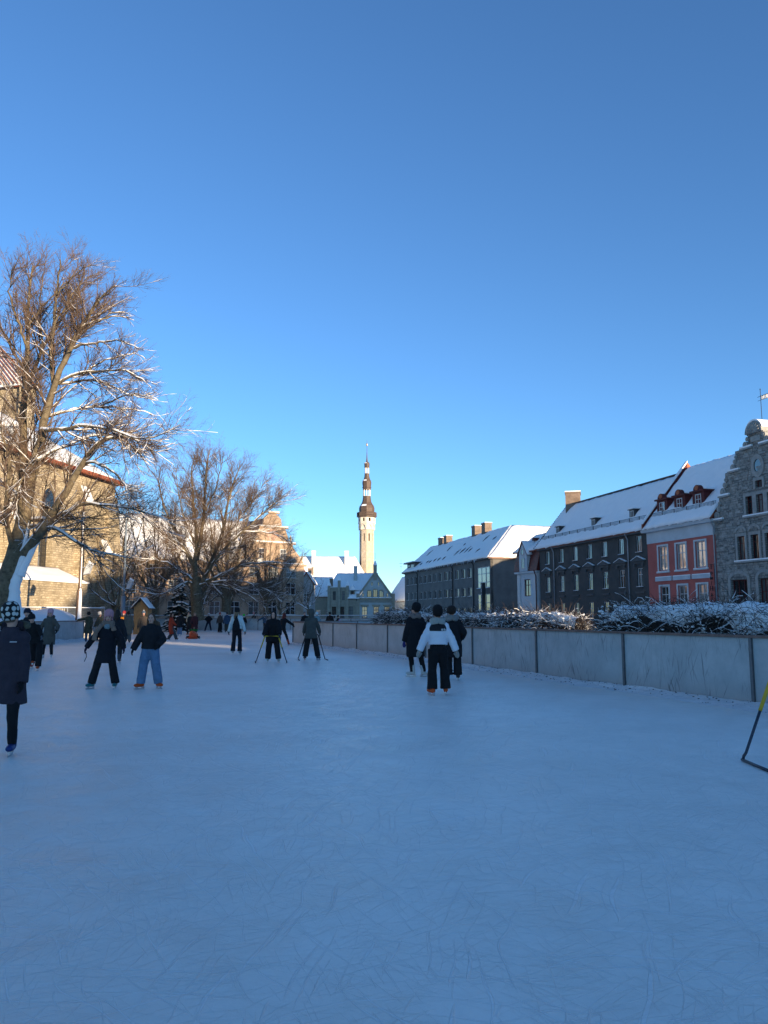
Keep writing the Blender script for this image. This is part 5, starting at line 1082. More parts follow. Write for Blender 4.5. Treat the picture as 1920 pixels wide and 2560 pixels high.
# ================================================================== HEDGES
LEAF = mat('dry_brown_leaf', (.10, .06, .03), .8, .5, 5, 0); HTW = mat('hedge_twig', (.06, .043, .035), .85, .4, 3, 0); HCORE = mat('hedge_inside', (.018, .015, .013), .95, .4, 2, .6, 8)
def hedge(line, width, h, label, seed, dens=1.0, cover=.64):
    rng = np.random.default_rng(seed); H = root('snowy_hedge', (*line[0], 0), label, 'hedge')
    P = path_pts(line, .25); n = len(P); S = 13; rows = []; tops = []
    for i, p in enumerate(P):
        t = (P[min(i + 1, n - 1)] - P[max(i - 1, 0)]).normalized(); nr = Vector((t.y, -t.x)); e = min(i, n - 1 - i); k = min(1, .35 + e * .16)
        for j in range(S):
            a = math.pi * j / (S - 1); cx, cz = math.cos(a), math.sin(a) ** .45
            r = 1 + .16 * noise.noise(Vector((p.x * .9 + cx, p.y * .9, seed + cz * 1.5))); q = p + nr * (cx * width / 2 * .86 * r * k); rows.append((q.x, q.y, max(0, cz * (h - .2) * (1 + .35 * (r - 1)) * (.8 + .2 * k))))
    core = MB().add(rows, [(i * S + j, i * S + j + 1, (i + 1) * S + j + 1, (i + 1) * S + j) for i in range(n - 1) for j in range(S - 1)] + [tuple(range(S)), tuple(range((n - 1) * S, n * S))[::-1]])
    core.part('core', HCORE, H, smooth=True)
    # snow lying in an uneven quilt on top
    W = 15; sr = []
    for i, p in enumerate(P):
        t = (P[min(i + 1, n - 1)] - P[max(i - 1, 0)]).normalized(); nr = Vector((t.y, -t.x)); e = min(i, n - 1 - i); k = min(1, .35 + e * .16)
        for j in range(W):
            u = -1 + 2 * j / (W - 1); reach = cover + .3 * noise.noise(Vector((p.x * .8, p.y * .8, seed + (7 if u > 0 else 3)))); q = p + nr * (u * width / 2 * reach * k)
            z = h * (.8 + .2 * k) * (1 + .05 * noise.noise(Vector((q.x * .7, q.y * .7, seed)))) + .11 * noise.noise(Vector((q.x * 2.2, q.y * 2.2, seed))) - .34 * abs(u) ** 3.2 - (.28 if j in (0, W - 1) else 0)
            sr.append((q.x, q.y, z))
    sn = MB().add(sr, [(i * W + j, i * W + j + 1, (i + 1) * W + j + 1, (i + 1) * W + j) for i in range(n - 1) for j in range(W - 1)]); sb = sn
    rr = random.Random(seed); L = sum((b - a).length for a, b in zip(P, P[1:]))
    for q in range(int(L * 34 * dens)):          # clumps caught on the flanks
        i = rr.randrange(n); p = P[i]; t = (P[min(i + 1, n - 1)] - P[max(i - 1, 0)]).normalized(); nr = Vector((t.y, -t.x)); sd = rr.choice((-1, -1, 1)); z = h * (1 - rr.random() ** 1.7 * .75); c = p + nr * sd * width / 2 * rr.uniform(.85, 1.05) * (1 - .35 * max(0, z / h - .6) / .4) * min(1, .35 + min(i, n - 1 - i) * .16)
        s_ = rr.choice((.014, .018, .022, .028, .04)) * rr.uniform(.7, 1.3) * (.5 + .6 * z / h); sb.ball((c.x, c.y, z), s_ * rr.uniform(1, 1.7), s_, s_ * rr.uniform(.5, .8), m=Matrix.Rotation(rr.uniform(0, 6), 3, 'Z'), n=6, k=3)
    sb.part('snow_cover', SNOW, H, smooth=True, kind='stuff')
    # tangle of twigs
    M = int(L * 1300 * dens); idx = rng.integers(0, n, M); pp = np.array([(p.x, p.y) for p in P]); tt = np.gradient(pp, axis=0); tt /= np.linalg.norm(tt, axis=1, keepdims=True); nn = np.stack([tt[:, 1], -tt[:, 0]], 1)
    e = np.minimum(idx, n - 1 - idx); kk = np.minimum(1, .35 + e * .16); th = rng.uniform(0, np.pi, M); rad = rng.uniform(.78, 1.0, M)
    st = np.empty((M, 3)); st[:, :2] = pp[idx] + nn[idx] * (np.cos(th) * width / 2 * rad * kk)[:, None] + tt[idx] * rng.uniform(-.2, .2, (M, 1)); st[:, 2] = np.abs(np.sin(th)) ** .5 * h * rad * (.8 + .2 * kk)
    D = np.empty((M, 3)); D[:, :2] = nn[idx] * (np.cos(th) * .5)[:, None] + tt[idx] * rng.normal(0, .9, (M, 1)); D[:, 2] = np.sin(th) * .35 + rng.normal(0, .35, M); D += rng.normal(0, .3, (M, 3)); D /= np.linalg.norm(D, axis=1, keepdims=True)
    ln = rng.uniform(.2, .62, M); ln[rng.random(M) < .03] *= 1.4; k = 5; C_ = np.empty((M, k, 3)); C_[:, 0] = st
    for j in range(1, k):
        D = D + rng.normal(0, .22, (M, 3)); D[:, 2] -= .2; D /= np.linalg.norm(D, axis=1, keepdims=True); C_[:, j] = C_[:, j - 1] + D * (ln / (k - 1))[:, None]
    C_[..., 2] = np.maximum(C_[..., 2], .03)
    Rr = np.linspace(.0062, .0028, k)[None] * rng.uniform(.7, 1.3, (M, 1))
    obj('twigs', chains_mesh('twigs', [(C_, Rr, 3)]), HTW, H, kind='stuff')
    m = rng.random(M) < .22; obj('twig_snow', chains_mesh('twig_snow', [(*snow_on(C_[m], Rr[m], rng, .8, .35, .006), 3)]), SNOWF, H, kind='stuff')
    # dry leaves
    M = int(L * 150 * dens); idx = rng.integers(0, n, M); th = rng.uniform(0, np.pi, M); kk = np.minimum(1, .35 + np.minimum(idx, n - 1 - idx) * .16); c = np.empty((M, 3)); c[:, :2] = pp[idx] + nn[idx] * (np.cos(th) * width / 2 * rng.uniform(.95, 1.1, M) * kk)[:, None] + tt[idx] * rng.uniform(-.2, .2, (M, 1)); c[:, 2] = np.abs(np.sin(th)) ** .5 * h * rng.uniform(.55, 1.06, M) * (.8 + .2 * kk)
    a = rng.normal(size=(M, 3)); a /= np.linalg.norm(a, axis=1, keepdims=True); b = rng.normal(size=(M, 3)); b -= a * (a * b).sum(1, keepdims=True); b /= np.linalg.norm(b, axis=1, keepdims=True); s_ = rng.uniform(.02, .05, (M, 1))
    V = np.stack([c - a * s_, c + b * s_ * .5 + np.cross(a, b) * s_ * .2, c + a * s_, c - b * s_ * .5 + np.cross(a, b) * s_ * .2], 1).reshape(-1, 3)
    obj('leaves', np_mesh('leaves', V, np.arange(M * 4).reshape(-1, 4), False), LEAF, H, kind='stuff')
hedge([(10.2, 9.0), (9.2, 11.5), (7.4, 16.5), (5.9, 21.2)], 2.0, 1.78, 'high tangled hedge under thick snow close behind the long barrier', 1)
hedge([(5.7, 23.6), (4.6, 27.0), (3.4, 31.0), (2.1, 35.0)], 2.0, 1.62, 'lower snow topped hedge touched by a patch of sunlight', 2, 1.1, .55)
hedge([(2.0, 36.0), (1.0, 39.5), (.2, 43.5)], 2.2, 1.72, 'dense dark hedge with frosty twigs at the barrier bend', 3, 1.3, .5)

# ================================================================== POLES, FENCES, KIOSK
WOODP = mat('pole_wood', (.16, .10, .065), .85, .3, 4, .4, 20)
LAMPH = mat('lamp_housing', (.42, .43, .44), .5, .1, 4, .1)
def lamp_pole(x, y, h, label, mt, head_z, snow=True, bulge=3.1):
    H = root('lamp_pole', (x, y, 0), label, 'lamp pole'); MB().tube([(x, y, 0), (x, y, bulge), (x, y, bulge + .02)], [.19, .17, .12], 12).part('lower_post', mt, H, smooth=True); MB().tube([(x, y, bulge), (x + .02, y, h * .6), (x, y, h)], [.11, .09, .06], 10).part('upper_post', mt, H, smooth=True)
    o = MB().box(x + .06, x + .4, y - .03, y + .03, head_z - .02, head_z + .03).part('lamp_arm', STEEL, H)
    MB().prism([(x + .22, head_z - .45), (x + .55, head_z - .38), (x + .72, head_z + .15), (x + .5, head_z + .32), (x + .38, head_z + .1)], y - .16, y + .16, 'y').part('floodlight', LAMPH, H); MB().prism([(x + .48, head_z + .33), (x + .74, head_z + .16), (x + .76, head_z + .22), (x + .5, head_z + .42)][::-1], y - .15, y + .15, 'y').part('lamp_snow', SNOW, H)
    if snow: MB().tube([(x + .09, y - .1, 0), (x + .09, y - .1, .6), (x + .08, y - .08, 1.5), (x + .06, y - .06, 3.05), (x + .05, y - .04, 3.3)], [.17, .16, .13, .1, .02], 8).part('plastered_snow', SNOWF, H, smooth=True); MB().tube([(x + .05, y - .05, 3.3), (x + .05, y - .05, 8)], [.05, .035], 6).part('plastered_snow', SNOWF, H, smooth=True)
lamp_pole(-18.9, 49.9, 9.3, 'wooden lamp pole plastered with snow behind the church side barrier', WOODP, 4.5)
lamp_pole(-20.1, 62.0, 9.0, 'bluish grey steel lamp pole beside the wooden kiosk', mat('painted_pole', (.16, .19, .22), .6, .15, 4, .1), 4.0, False, 3.0)
H = root('floodlight_mast', (-30.9, 60.0, 0), 'tall floodlight mast with a crossbar and two lamp heads before the church', 'lamp pole')
MB().tube([(-30.9, 60, 0), (-30.9, 60, 16.3)], [.16, .09], 10).part('mast', STEEL, H, smooth=True); MB().box(-32.0, -27.95, 59.93, 60.07, 15.78, 15.95).part('crossbar', STEEL, H); MB().box(-32.0, -27.95, 59.95, 60.05, 15.952, 16.05).part('crossbar_snow', SNOW, H)
for x in (-29.3, -28.4):
    o = MB().lathe([(.1, 0), (.3, .12), (.38, .5), (.34, .52)], 12, Matrix.Translation((x, 59.9, 15.75)) @ Matrix.Rotation(R(160), 4, 'X')).part('floodlight', LAMPH, H, smooth=True); MB().ball((x, 59.9, 16.12), .26, .22, .14).part('lamp_snow', SNOW, o, smooth=True)
H = root('wooden_kiosk', (-20.0, 66.5, 0), 'small wooden kiosk with a steep snowy roof beyond the rink corner', 'kiosk')
KW = mat('kiosk_wood', (.40, .22, .09), .8, .25, 5, .3, 20)
F = Fac((-20.55, 66.2), (-19.4, 66.2))
for k in range(9): MB().box(.02 + .125 * k, .135 + .125 * k, 0, .03, .1, 2.2 + .55 * (1 - abs(k - 4) / 4.5)).part('board', KW, H, F.m)
MB().box(0, 1.15, .035, 1.2, 0, 2.2).part('body', KW, H, F.m); MB().prism([(0, 2.2), (1.15, 2.2), (.575, 2.8)], .04, 1.2, 'y').part('gable', KW, H, F.m)
for sgn in (-1, 1):
    a = [F.w(.575, -.3, 2.98), F.w(.575 + sgn * .76, -.25, 2.1), F.w(.575 + sgn * .76, 1.4, 2.1), F.w(.575, 1.4, 2.98)]; o = slab(a[::sgn], .07).part('roof', ROOFD, H); snow_quad(a[1], a[2], a[3], a[0], .07, 8, 6).part('snow_cover', SNOW, o, smooth=True)
def rail_fence(pts, h, label, bars=True):
    H = root('rail_fence', (*pts[0], 0), label, 'fence')
    for a, b in zip(pts, pts[1:]):
        F = Fac(a, b); MB().tube([(0, 0, h), (F.L, 0, h)], .03, 6).part('top_rail', STEEL, H, F.m); MB().box(0, F.L, -.03, .03, h + .03, h + .07).part('rail_snow', SNOW, H, F.m); MB().tube([(0, 0, .4), (F.L, 0, .4)], .025, 6).part('lower_rail', STEEL, H, F.m); MB().tube([(0, 0, 0), (0, 0, h)], .04, 8).part('post', STEEL, H, F.m)
        if bars:
            mb = MB(); n = int(F.L / .12)
            for k in range(1, n): mb.box(.12 * k - .008, .12 * k + .008, -.008, .008, .4, h)
            mb.part('bars', STEEL, H, F.m, kind='stuff')
    MB().tube([(*pts[-1], 0), (*pts[-1], h)], .04, 8).part('post', STEEL, H)
rail_fence([(-27.4, 52), (-24.8, 54), (-22.0, 56), (-20.8, 60), (-22.2, 64)], 2.05, 'steel rail fence below the church wall')
rail_fence([(-30, 84), (-25, 84.2), (-20, 84.4), (-15, 84.4), (-10, 84.2), (-5, 83.6), (0, 82.5)], 1.5, 'long low steel fence behind the far rink barrier')
H = root('notice_board', (-21.6, 78.6, 0), 'small pale notice board on the far corner barrier', 'notice board'); MB().box(-23.05, -22.45, 77.9, 77.95, 1.0, 1.95).part('board', WHITEP, H); MB().box(-22.8, -22.7, 77.96, 78.0, 0, 1.9).part('post', STEEL, H)
H = root('snowy_sign', (-16.4, 83.0, 0), 'pale rounded sign with dark characters behind the far barrier', 'sign')
q = [(-16.7 + .75 * math.cos(t), 1.35 + .55 * math.sin(t)) for t in [math.pi * (-.15 + 1.3 * k / 16) for k in range(17)]]; MB().prism(q, 82.95, 83.0, 'y').part('board', WHITEP, H)
for k, ch in enumerate('JL'): obj('character', text_mesh(ch, .5), BL, H, Matrix.Translation((-16.85 + .3 * k, 82.93, 1.2)) @ Matrix.Rotation(R(90), 4, 'X'))
for x in (-17.1, -16.3): MB().tube([(x, 83.0, 0), (x, 83.0, 1.0)], .03, 6).part('post', STEEL, H)

# ================================================================== PEOPLE
REMESH = []
def remesh(o, voxel, wr=0.0, smooth=4):
    m = o.modifiers.new('r', 'REMESH'); m.mode = 'VOXEL'; m.voxel_size = voxel; m.use_smooth_shade = True
    s_ = o.modifiers.new('s', 'SMOOTH'); s_.factor = .5; s_.iterations = smooth; REMESH.append((o, wr)); return o
def bake_remesh():
    bpy.context.view_layer.update(); dg = bpy.context.evaluated_depsgraph_get()
    for o, wr in REMESH:
        me = bpy.data.meshes.new_from_object(o.evaluated_get(dg)); o.modifiers.clear(); mt = o.data.materials[0] if len(o.data.materials) else None; o.data = me
        if wr:
            n = len(me.vertices); co = np.empty(n * 3, np.float32); no = np.empty(n * 3, np.float32); me.vertices.foreach_get('co', co); me.vertices.foreach_get('normal', no); co = co.reshape(-1, 3); no = no.reshape(-1, 3)
            d = np.array([noise.noise((x * 9, y * 9, z * 6)) + .5 * noise.noise((x * 24, y * 24, z * 13 + 5)) for x, y, z in co], np.float32) * wr
            me.vertices.foreach_set('co', (co + no * d[:, None]).ravel())
        me.polygons.foreach_set('use_smooth', np.ones(len(me.polygons), bool)); me.update()
CLOTH = {}
def cloth(c, rough=.85, name=None, bump=.3, bscale=60, spec=.2):
    k = tuple(round(x, 3) for x in c) + (rough,)
    if k not in CLOTH: CLOTH[k] = mat('cloth_%02d' % len(CLOTH), c, rough, .18, 9, bump, bscale, spec)
    return CLOTH[k]
SKIN = mat('skin', (.62, .34, .245), .6, .08, 8, .1, 60); LIP = mat('lips', (.36, .11, .10), .5, .1, 20, 0); EYE = mat('eye_dark', (.02, .015, .012), .25, .1, 20, 0, spec=.6)
BLADE = mat('skate_blade', (.5, .5, .52), .3, .1, 10, 0, spec=.6, metal=.9)
def ik(a, b, l1, l2, pole):
    a = Vector(a); b = Vector(b); d = b - a; L = d.length
    if L > (l1 + l2) * .998: b = a + d * ((l1 + l2) * .998 / L); d = b - a; L = d.length
    t = d.normalized(); x = (l1 * l1 - l2 * l2 + L * L) / (2 * L); h = math.sqrt(max(0, l1 * l1 - x * x)); p = Vector(pole); p = p - t * p.dot(t)
    if p.length < 1e-4: p = Vector((0, -1, 0))
    return a + t * x + p.normalized() * h, b
def chain(mb, pts, rad, quilt=0.0, n=12, step=.035, flat=1.0, lat=(1, 0, 0)):
    """rounded tube through the joints, optionally with quilted bulges"""
    pts = [Vector(p) for p in pts]; d = [0]
    for a, b in zip(pts, pts[1:]): d.append(d[-1] + (b - a).length)
    N = max(4, int(d[-1] / step)); P = []; Q = []
    for k in range(N + 1):
        s = d[-1] * k / N; i = 0
        while i < len(pts) - 2 and s > d[i + 1]: i += 1
        u = (s - d[i]) / max(1e-6, d[i + 1] - d[i]); P.append(pts[i].lerp(pts[i + 1], u)); r = rad[i] + (rad[i + 1] - rad[i]) * u
        if quilt: r *= .93 + .09 * abs(math.sin(math.pi * s / quilt))
        Q.append(r)
    mb.ell(P, Q, [q * flat for q in Q], lat, n)
    return mb
def person(label, loc, yaw=0, H=1.68, lean=(0, 0), feet=None, hands=None, toes=None, coat=None, trouser=None, hat=None, hair=None, hood=None, scarf=None, gloves=(.02, .02, .02), skate=(.05, .05, .06), head=None, vox=.016, knees=None, group=None, hip=(0, 0, 0), headlean=(0, 0), face=True, elbows=None, lift=.055, sitting=False, shirt=None):
    """yaw 0 faces the viewer, 180 turns away; hands/feet are (x, y, z) from the spot the person stands on; first item is the one on the left in view"""
    k = H / 1.70; bx, by = loc; B = Vector((bx, by, 0)); y = R(yaw); fwd = Vector((math.sin(y), -math.cos(y), 0)); lat = Vector((math.cos(y), math.sin(y), 0))
    if lat.x < 0: lat = -lat
    T = root('person', (bx, by, 0), label, 'person', group)
    feet = feet or [(-.11, 0, 0), (.11, 0, 0)]; toes = toes or [fwd.to_2d(), fwd.to_2d()]
    pel = B + Vector((hip[0], hip[1], lift + .90 * k + hip[2])); tdir = Vector((math.sin(lean[0]), math.sin(lean[1]), math.cos(lean[0]) * math.cos(lean[1]))).normalized()
    chest = pel + tdir * .36 * k; neck = pel + tdir * .54 * k; shl = [neck - tdir * .095 * k - lat * .150 * k, neck - tdir * .095 * k + lat * .150 * k]
    hd = Vector((math.sin(headlean[0] + lean[0] * .5), math.sin(headlean[1] + lean[1] * .5), 1)).normalized(); hc = neck + hd * .145 * k
    hf = Vector((math.sin(R(head if head is not None else yaw)), -math.cos(R(head if head is not None else yaw)), 0)); hf = (hf - hd * hf.dot(hd)).normalized(); hl = hd.cross(hf); HM = Matrix((hl, hf, hd)).transposed()      # columns: lateral, forward, up
    hips = [pel - lat * .085 * k - Vector((0, 0, .03)), pel + lat * .085 * k - Vector((0, 0, .03))]
    ank = [B + Vector((f[0], f[1], f[2] + lift + .085 * k)) for f in feet]
    drop = 0.0
    for i in (0, 1):
        dx = math.hypot(hips[i].x - ank[i].x, hips[i].y - ank[i].y)
        if feet[i][2] < .02: drop = max(drop, (hips[i].z - ank[i].z) - math.sqrt(max(.01, (.797 * k) ** 2 - dx * dx)))
    if drop > 0:
        dv = Vector((0, 0, drop)); pel = pel - dv; chest = chest - dv; neck = neck - dv; hc = hc - dv; shl = [s_ - dv for s_ in shl]; hips = [h_ - dv for h_ in hips]
    kn = []
    for i in (0, 1):
        a, b = ik(hips[i], ank[i], .405 * k, .395 * k, (knees[i] if knees else fwd + lat * (.12 if i else -.12))); kn.append(a); ank[i] = b
    hands = hands or [(-.30, 0, .85), (.30, 0, .85)]; wr = []; el = []
    for i in (0, 1):
        h = B + Vector(hands[i]); a, b = ik(shl[i], h, .29 * k, .25 * k, (elbows[i] if elbows else -fwd * .7 + lat * (.5 if i else -.5))); el.append(a); wr.append(b)
    # body: one continuous skin surface
    mb = MB(); vz = Vector((0, 0, 1))
    mb.ell([pel - tdir * .1 * k, pel, pel + tdir * .17 * k, chest, neck - tdir * .08 * k, neck - tdir * .02 * k], [.12 * k, .155 * k, .125 * k, .15 * k, .15 * k, .06 * k], [.09 * k, .1 * k, .085 * k, .105 * k, .08 * k, .055 * k], lat, 14)
    mb.caps(neck - tdir * .03, hc - hd * .06 * k, .052 * k, .05 * k)
    mb.ball(hc + hd * .01 * k, .072 * k, .092 * k, .108 * k, m=HM, n=16, k=12); mb.ball(hc + hf * .028 * k - hd * .06 * k, .052 * k, .056 * k, .055 * k, m=HM, n=12, k=8)
    if vox < .02:
        mb.caps(hc + hf * .088 * k + hd * .008 * k, hc + hf * .106 * k - hd * .022 * k, .009 * k, .014 * k, 8)
        for s_ in (-1, 1): mb.ball(hc + hl * s_ * .073 * k - hd * .01 * k, .012 * k, .022 * k, .03 * k, m=HM, n=8, k=6)
    for i in (0, 1):
        mb.caps(hips[i], kn[i], .074 * k, .046 * k); mb.caps(kn[i], ank[i], .044 * k, .03 * k); mb.caps(ank[i] - vz * .03, ank[i] - vz * .045 + Vector((*toes[i], 0)).normalized() * .08, .024, .018)
        mb.caps(shl[i] + lat * (.035 if i == 0 else -.035) * k - tdir * .02, el[i], .044 * k, .034 * k); mb.caps(el[i], wr[i], .033 * k, .026 * k)
    def hand_geo(mb, i, g):
        d = (wr[i] - el[i]).normalized(); d = (d * .8 + Vector((0, 0, -.45)) + fwd * .15).normalized(); a = lat - d * lat.dot(d); a.normalize(); c = d.cross(a); side = -1 if i == 0 else 1
        pc = wr[i] + d * .045 * k
        mb.ell([wr[i], wr[i] + d * .03 * k, pc + d * .03 * k, pc + d * .045 * k], [.026 * k + g, .02 * k + g, .02 * k + g, .016 * k + g], [.026 * k + g, .038 * k + g, .042 * k + g, .036 * k + g], a, 10)
        for f in range(4):
            o = c * (.030 - .020 * f) * k; ln = (.062, .075, .07, .055)[f] * k; p0 = pc + d * .035 * k + o; p1 = p0 + (d + a * -side * .25).normalized() * ln * .5; p2 = p1 + (d * .75 + a * -side * .7).normalized() * ln * .5
            mb.caps(p0, p1, .0088 * k + g * .7, .008 * k + g * .7, 7); mb.caps(p1, p2, .008 * k + g * .7, .007 * k + g * .7, 7)
        t0 = wr[i] + d * .02 * k + c * .03 * k; t1 = t0 + (c * .8 + d * .7 - a * side * .3).normalized() * .045 * k; mb.caps(t0, t1, .011 * k + g, .0095 * k + g, 7); mb.caps(t1, t1 + (d + c * .25).normalized() * .03 * k, .0095 * k + g, .008 * k + g, 7)
    for i in (0, 1): hand_geo(mb, i, 0)
    remesh(mb.part('body', SKIN, T), max(.009, vox * .62), 0, 2)
    if face:
        for s_ in (-1, 1):
            e_ = MB().ball(hc + hf * .0865 * k + hl * s_ * .03 * k + hd * .014 * k, .013 * k, .008 * k, .007 * k, m=HM, n=10, k=6).part('eye', EYE, T, smooth=True)
            MB().ell([hc + hf * .088 * k + hl * s_ * .016 * k + hd * .034 * k, hc + hf * .088 * k + hl * s_ * .032 * k + hd * .038 * k, hc + hf * .082 * k + hl * s_ * .046 * k + hd * .033 * k], [.004, .005, .003], [.004, .005, .003], hd, 6).part('eyebrow', cloth((.06, .04, .025)), T)
        MB().ell([hc + hf * .082 * k - hl * .026 * k - hd * .052 * k, hc + hf * .092 * k - hd * .054 * k, hc + hf * .082 * k + hl * .026 * k - hd * .052 * k], [.004 * k, .009 * k, .004 * k], [.004 * k, .008 * k, .004 * k], hd, 8).part('mouth', LIP, T, smooth=True)
    # trousers
    tc_, tr = trouser or ((.02, .02, .022), (.10, .075, .062)); mb = MB()
    mb.ell([pel - vz * .12 * k, pel - vz * .03 * k, pel + tdir * .12 * k], [.14 * k, .172 * k, .15 * k], [.1 * k, .118 * k, .1 * k], lat, 14)
    for i in (0, 1): chain(mb, [hips[i], kn[i], ank[i], ank[i] - vz * .015], [(tr[0] + .008) * k, (tr[1] + .01) * k, (tr[2] + .008) * k, (tr[2] + .008) * k])
    remesh(mb.part('trousers', cloth(tc_), T), vox, .007)
    # coat
    cc, hem, bulk, quilt = coat[:4]; flare = coat[4] if len(coat) > 4 else 1.15; bot = pel + Vector((0, 0, hem * k)); kmid = (kn[0] + kn[1]) / 2
    if hem < -.1: f_ = min(1, -hem / .43); bot = bot + Vector(((kmid.x - pel.x) * f_ * .7, (kmid.y - pel.y) * f_ * .3, 0))
    mb = MB(); secs = [(bot, .175 * flare + bulk, .125 * flare + bulk)]
    if hem < -.1: secs.append((pel - Vector((0, 0, .02)) + (bot - pel) * .25, .185 + bulk, .14 + bulk))
    secs += [(pel + tdir * .10 * k, .152 + bulk, .12 + bulk), (pel + tdir * .24 * k, .146 + bulk, .116 + bulk), (chest + tdir * .03 * k, .158 + bulk, .122 + bulk), (neck - tdir * .12 * k, .150 + bulk * .7, .108 + bulk * .7), (neck - tdir * .04 * k, .098 + bulk * .5, .085 + bulk * .5), (neck + tdir * .035 * k, .072 + bulk * .3, .072 + bulk * .3)]
    P = []; A = []; C_ = []
    for (p0, a0, b0), (p1, a1, b1) in zip(secs, secs[1:]):
        n_ = max(1, int((p1 - p0).length / .03))
        for j in range(n_): u = j / n_; P.append(p0.lerp(p1, u)); A.append(a0 + (a1 - a0) * u); C_.append(b0 + (b1 - b0) * u)
    P.append(secs[-1][0]); A.append(secs[-1][1]); C_.append(secs[-1][2])
    if quilt:
        s_ = 0; L_ = [0]
        for a, b in zip(P, P[1:]): s_ += (b - a).length; L_.append(s_)
        q = [.955 + .06 * abs(math.sin(math.pi * l_ / quilt)) for l_ in L_]; A = [a * q_ for a, q_ in zip(A, q)]; C_ = [a * q_ for a, q_ in zip(C_, q)]
    mb.ell(P, [a * k for a in A], [c * k for c in C_], lat, 20)
    sr = .056 + bulk * .6
    for i in (0, 1): mb.ball(shl[i] - tdir * .01 * k, (sr + .008) * k, n=14, k=10); chain(mb, [shl[i] + lat * (.03 if i == 0 else -.03) * k, el[i], wr[i] + (wr[i] - el[i]).normalized() * .012], [(sr + .012) * k, sr * k, (sr - .012) * k], quilt * .8)
    co = remesh(mb.part('coat', cc if not isinstance(cc, tuple) else cloth(cc), T), vox * .9, .006 if not quilt else .003, 2 if quilt else 4)
    # gloves or mittens
    if gloves:
        mit = len(gloves) > 3
        for i in (0, 1):
            mb = MB()
            if mit:
                d = (wr[i] - el[i]).normalized(); d = (d * .7 + Vector((0, 0, -.5))).normalized(); s_ = 1 if i == 0 else -1
                mb.caps(wr[i] - d * .02, wr[i] + d * .03, .042 * k, .045 * k); mb.ball(wr[i] + d * .085 * k, .04 * k, .055 * k, .085 * k, m=d.to_track_quat('Z', 'Y').to_matrix(), n=12, k=8); mb.caps(wr[i] + d * .03 * k, wr[i] + d * .08 * k + lat * s_ * .055 * k, .02 * k, .018 * k)
            else: hand_geo(mb, i, .006); mb.caps(wr[i] - (wr[i] - el[i]).normalized() * .03, wr[i], .034 * k, .034 * k)
            remesh(mb.part('mitten' if mit else 'glove', cloth(gloves[:3]), T), .011 if vox < .02 else .014, 0, 2)
    # skates
    if skate is not None:
        for i in (0, 1):
            t2 = Vector((*toes[i], 0)).normalized(); a = ank[i]; sole = a.z - .085 * k; mb = MB(); base = Vector((a.x, a.y, sole + .035))
            mb.ell([base - t2 * .075, base - t2 * .02, base + t2 * .09, base + t2 * .155, base + t2 * .18], [.036, .042, .046, .04, .02], [.034, .045, .040, .032, .015], vz.cross(t2), 12)
            mb.ell([base - t2 * .03 + vz * .0, base - t2 * .028 + vz * .08, base - t2 * .02 + (kn[i] - a).normalized() * .2], [.045, .05, .058], [.05, .052, .062], vz.cross(t2), 12)
            b_ = remesh(mb.part('skate_boot', cloth(skate, .45, bump=.05), T), .012, 0, 3)
            zb = sole + .0; mb = MB(); M_ = Matrix.Translation((a.x, a.y, 0)) @ Matrix(((t2.x, -t2.y, 0, 0), (t2.y, t2.x, 0, 0), (0, 0, 1, 0), (0, 0, 0, 1)))
            mb.prism([(-.10, zb - lift + .002), (.175, zb - lift + .002), (.195, zb - lift + .02), (.18, zb - lift + .028), (-.10, zb - lift + .028)], -.003, .003, 'y', M_)
            for xx in (-.06, .11): mb.box(xx - .03, xx + .03, -.012, .012, zb - lift + .026, zb + .012, M_)
            mb.part('blade', BLADE, b_)
    # hair, hats, hoods, scarves
    def local(v): return hc + HM @ (Vector(v) * k)
    if not hair and not (hood and hood[1]): hair = ((.07, .045, .03), .03, None)
    if hair:
        hc_, ln, pony = hair; mb = MB(); mb.ball(local((0, -.024, .034)), .088 * k, .096 * k, .108 * k, m=HM, n=14, k=10)
        if ln > .05:
            back = -hf * .085 * k; e = hc + back * 1.15 + Vector((0, 0, -ln)) + Vector(((pony[0] if pony else 0), (pony[1] if pony else 0), 0)); mb.ell([hc + back * .6 + hd * .06 * k, hc + back * .95 - hd * .06 * k, (hc + back * 1.3 + e) / 2, e], [.075 * k, .085 * k, .085 * k, .03 * k], [.045 * k, .05 * k, .042 * k, .02 * k], hl, 12)
            for s_ in (-1, 1): mb.ell([local((s_ * .07, .012, .07)), local((s_ * .09, .0, -.03)), local((s_ * .092, -.005, -.13)), local((s_ * .08, -.02, -.13)) - Vector((0, 0, ln * .5))], [.018, .024, .026, .012], [.018, .022, .024, .012], hf, 8)
        remesh(mb.part('hair', cloth(hc_, .6), T), vox * .8, .006, 3)
    MH = Matrix.Translation(hc) @ HM.to_4x4() @ Matrix.Scale(k, 4)
    if hat:
        c_, kind = hat[0], hat[1]; pr = {'beanie': [(.088, -.005), (.1, -.012), (.106, .0), (.106, .052), (.1, .06), (.101, .085), (.088, .12), (.06, .148), (.02, .16), (0, .161)],
              'slouch': [(.088, -.005), (.1, -.012), (.104, .03), (.108, .08), (.104, .13), (.085, .17), (.05, .195), (0, .2)], 'helmet': [(.09, .0), (.11, .0), (.116, .05), (.108, .1), (.08, .14), (.04, .155), (0, .158)]}[kind]
        o = MB().lathe(pr, 22, MH @ Matrix.Translation((0, -.012, .008)) @ Matrix.Rotation(.3, 4, 'X'), 1.1).part('hat', c_ if not isinstance(c_, tuple) else cloth(c_), T, smooth=True)
        if len(hat) > 2 and hat[2]: mb = MB().ball(local((0, -.01, .185)), .036 * k, n=14, k=10); mb.part('pompom', cloth(hat[2], .95), o, smooth=True)
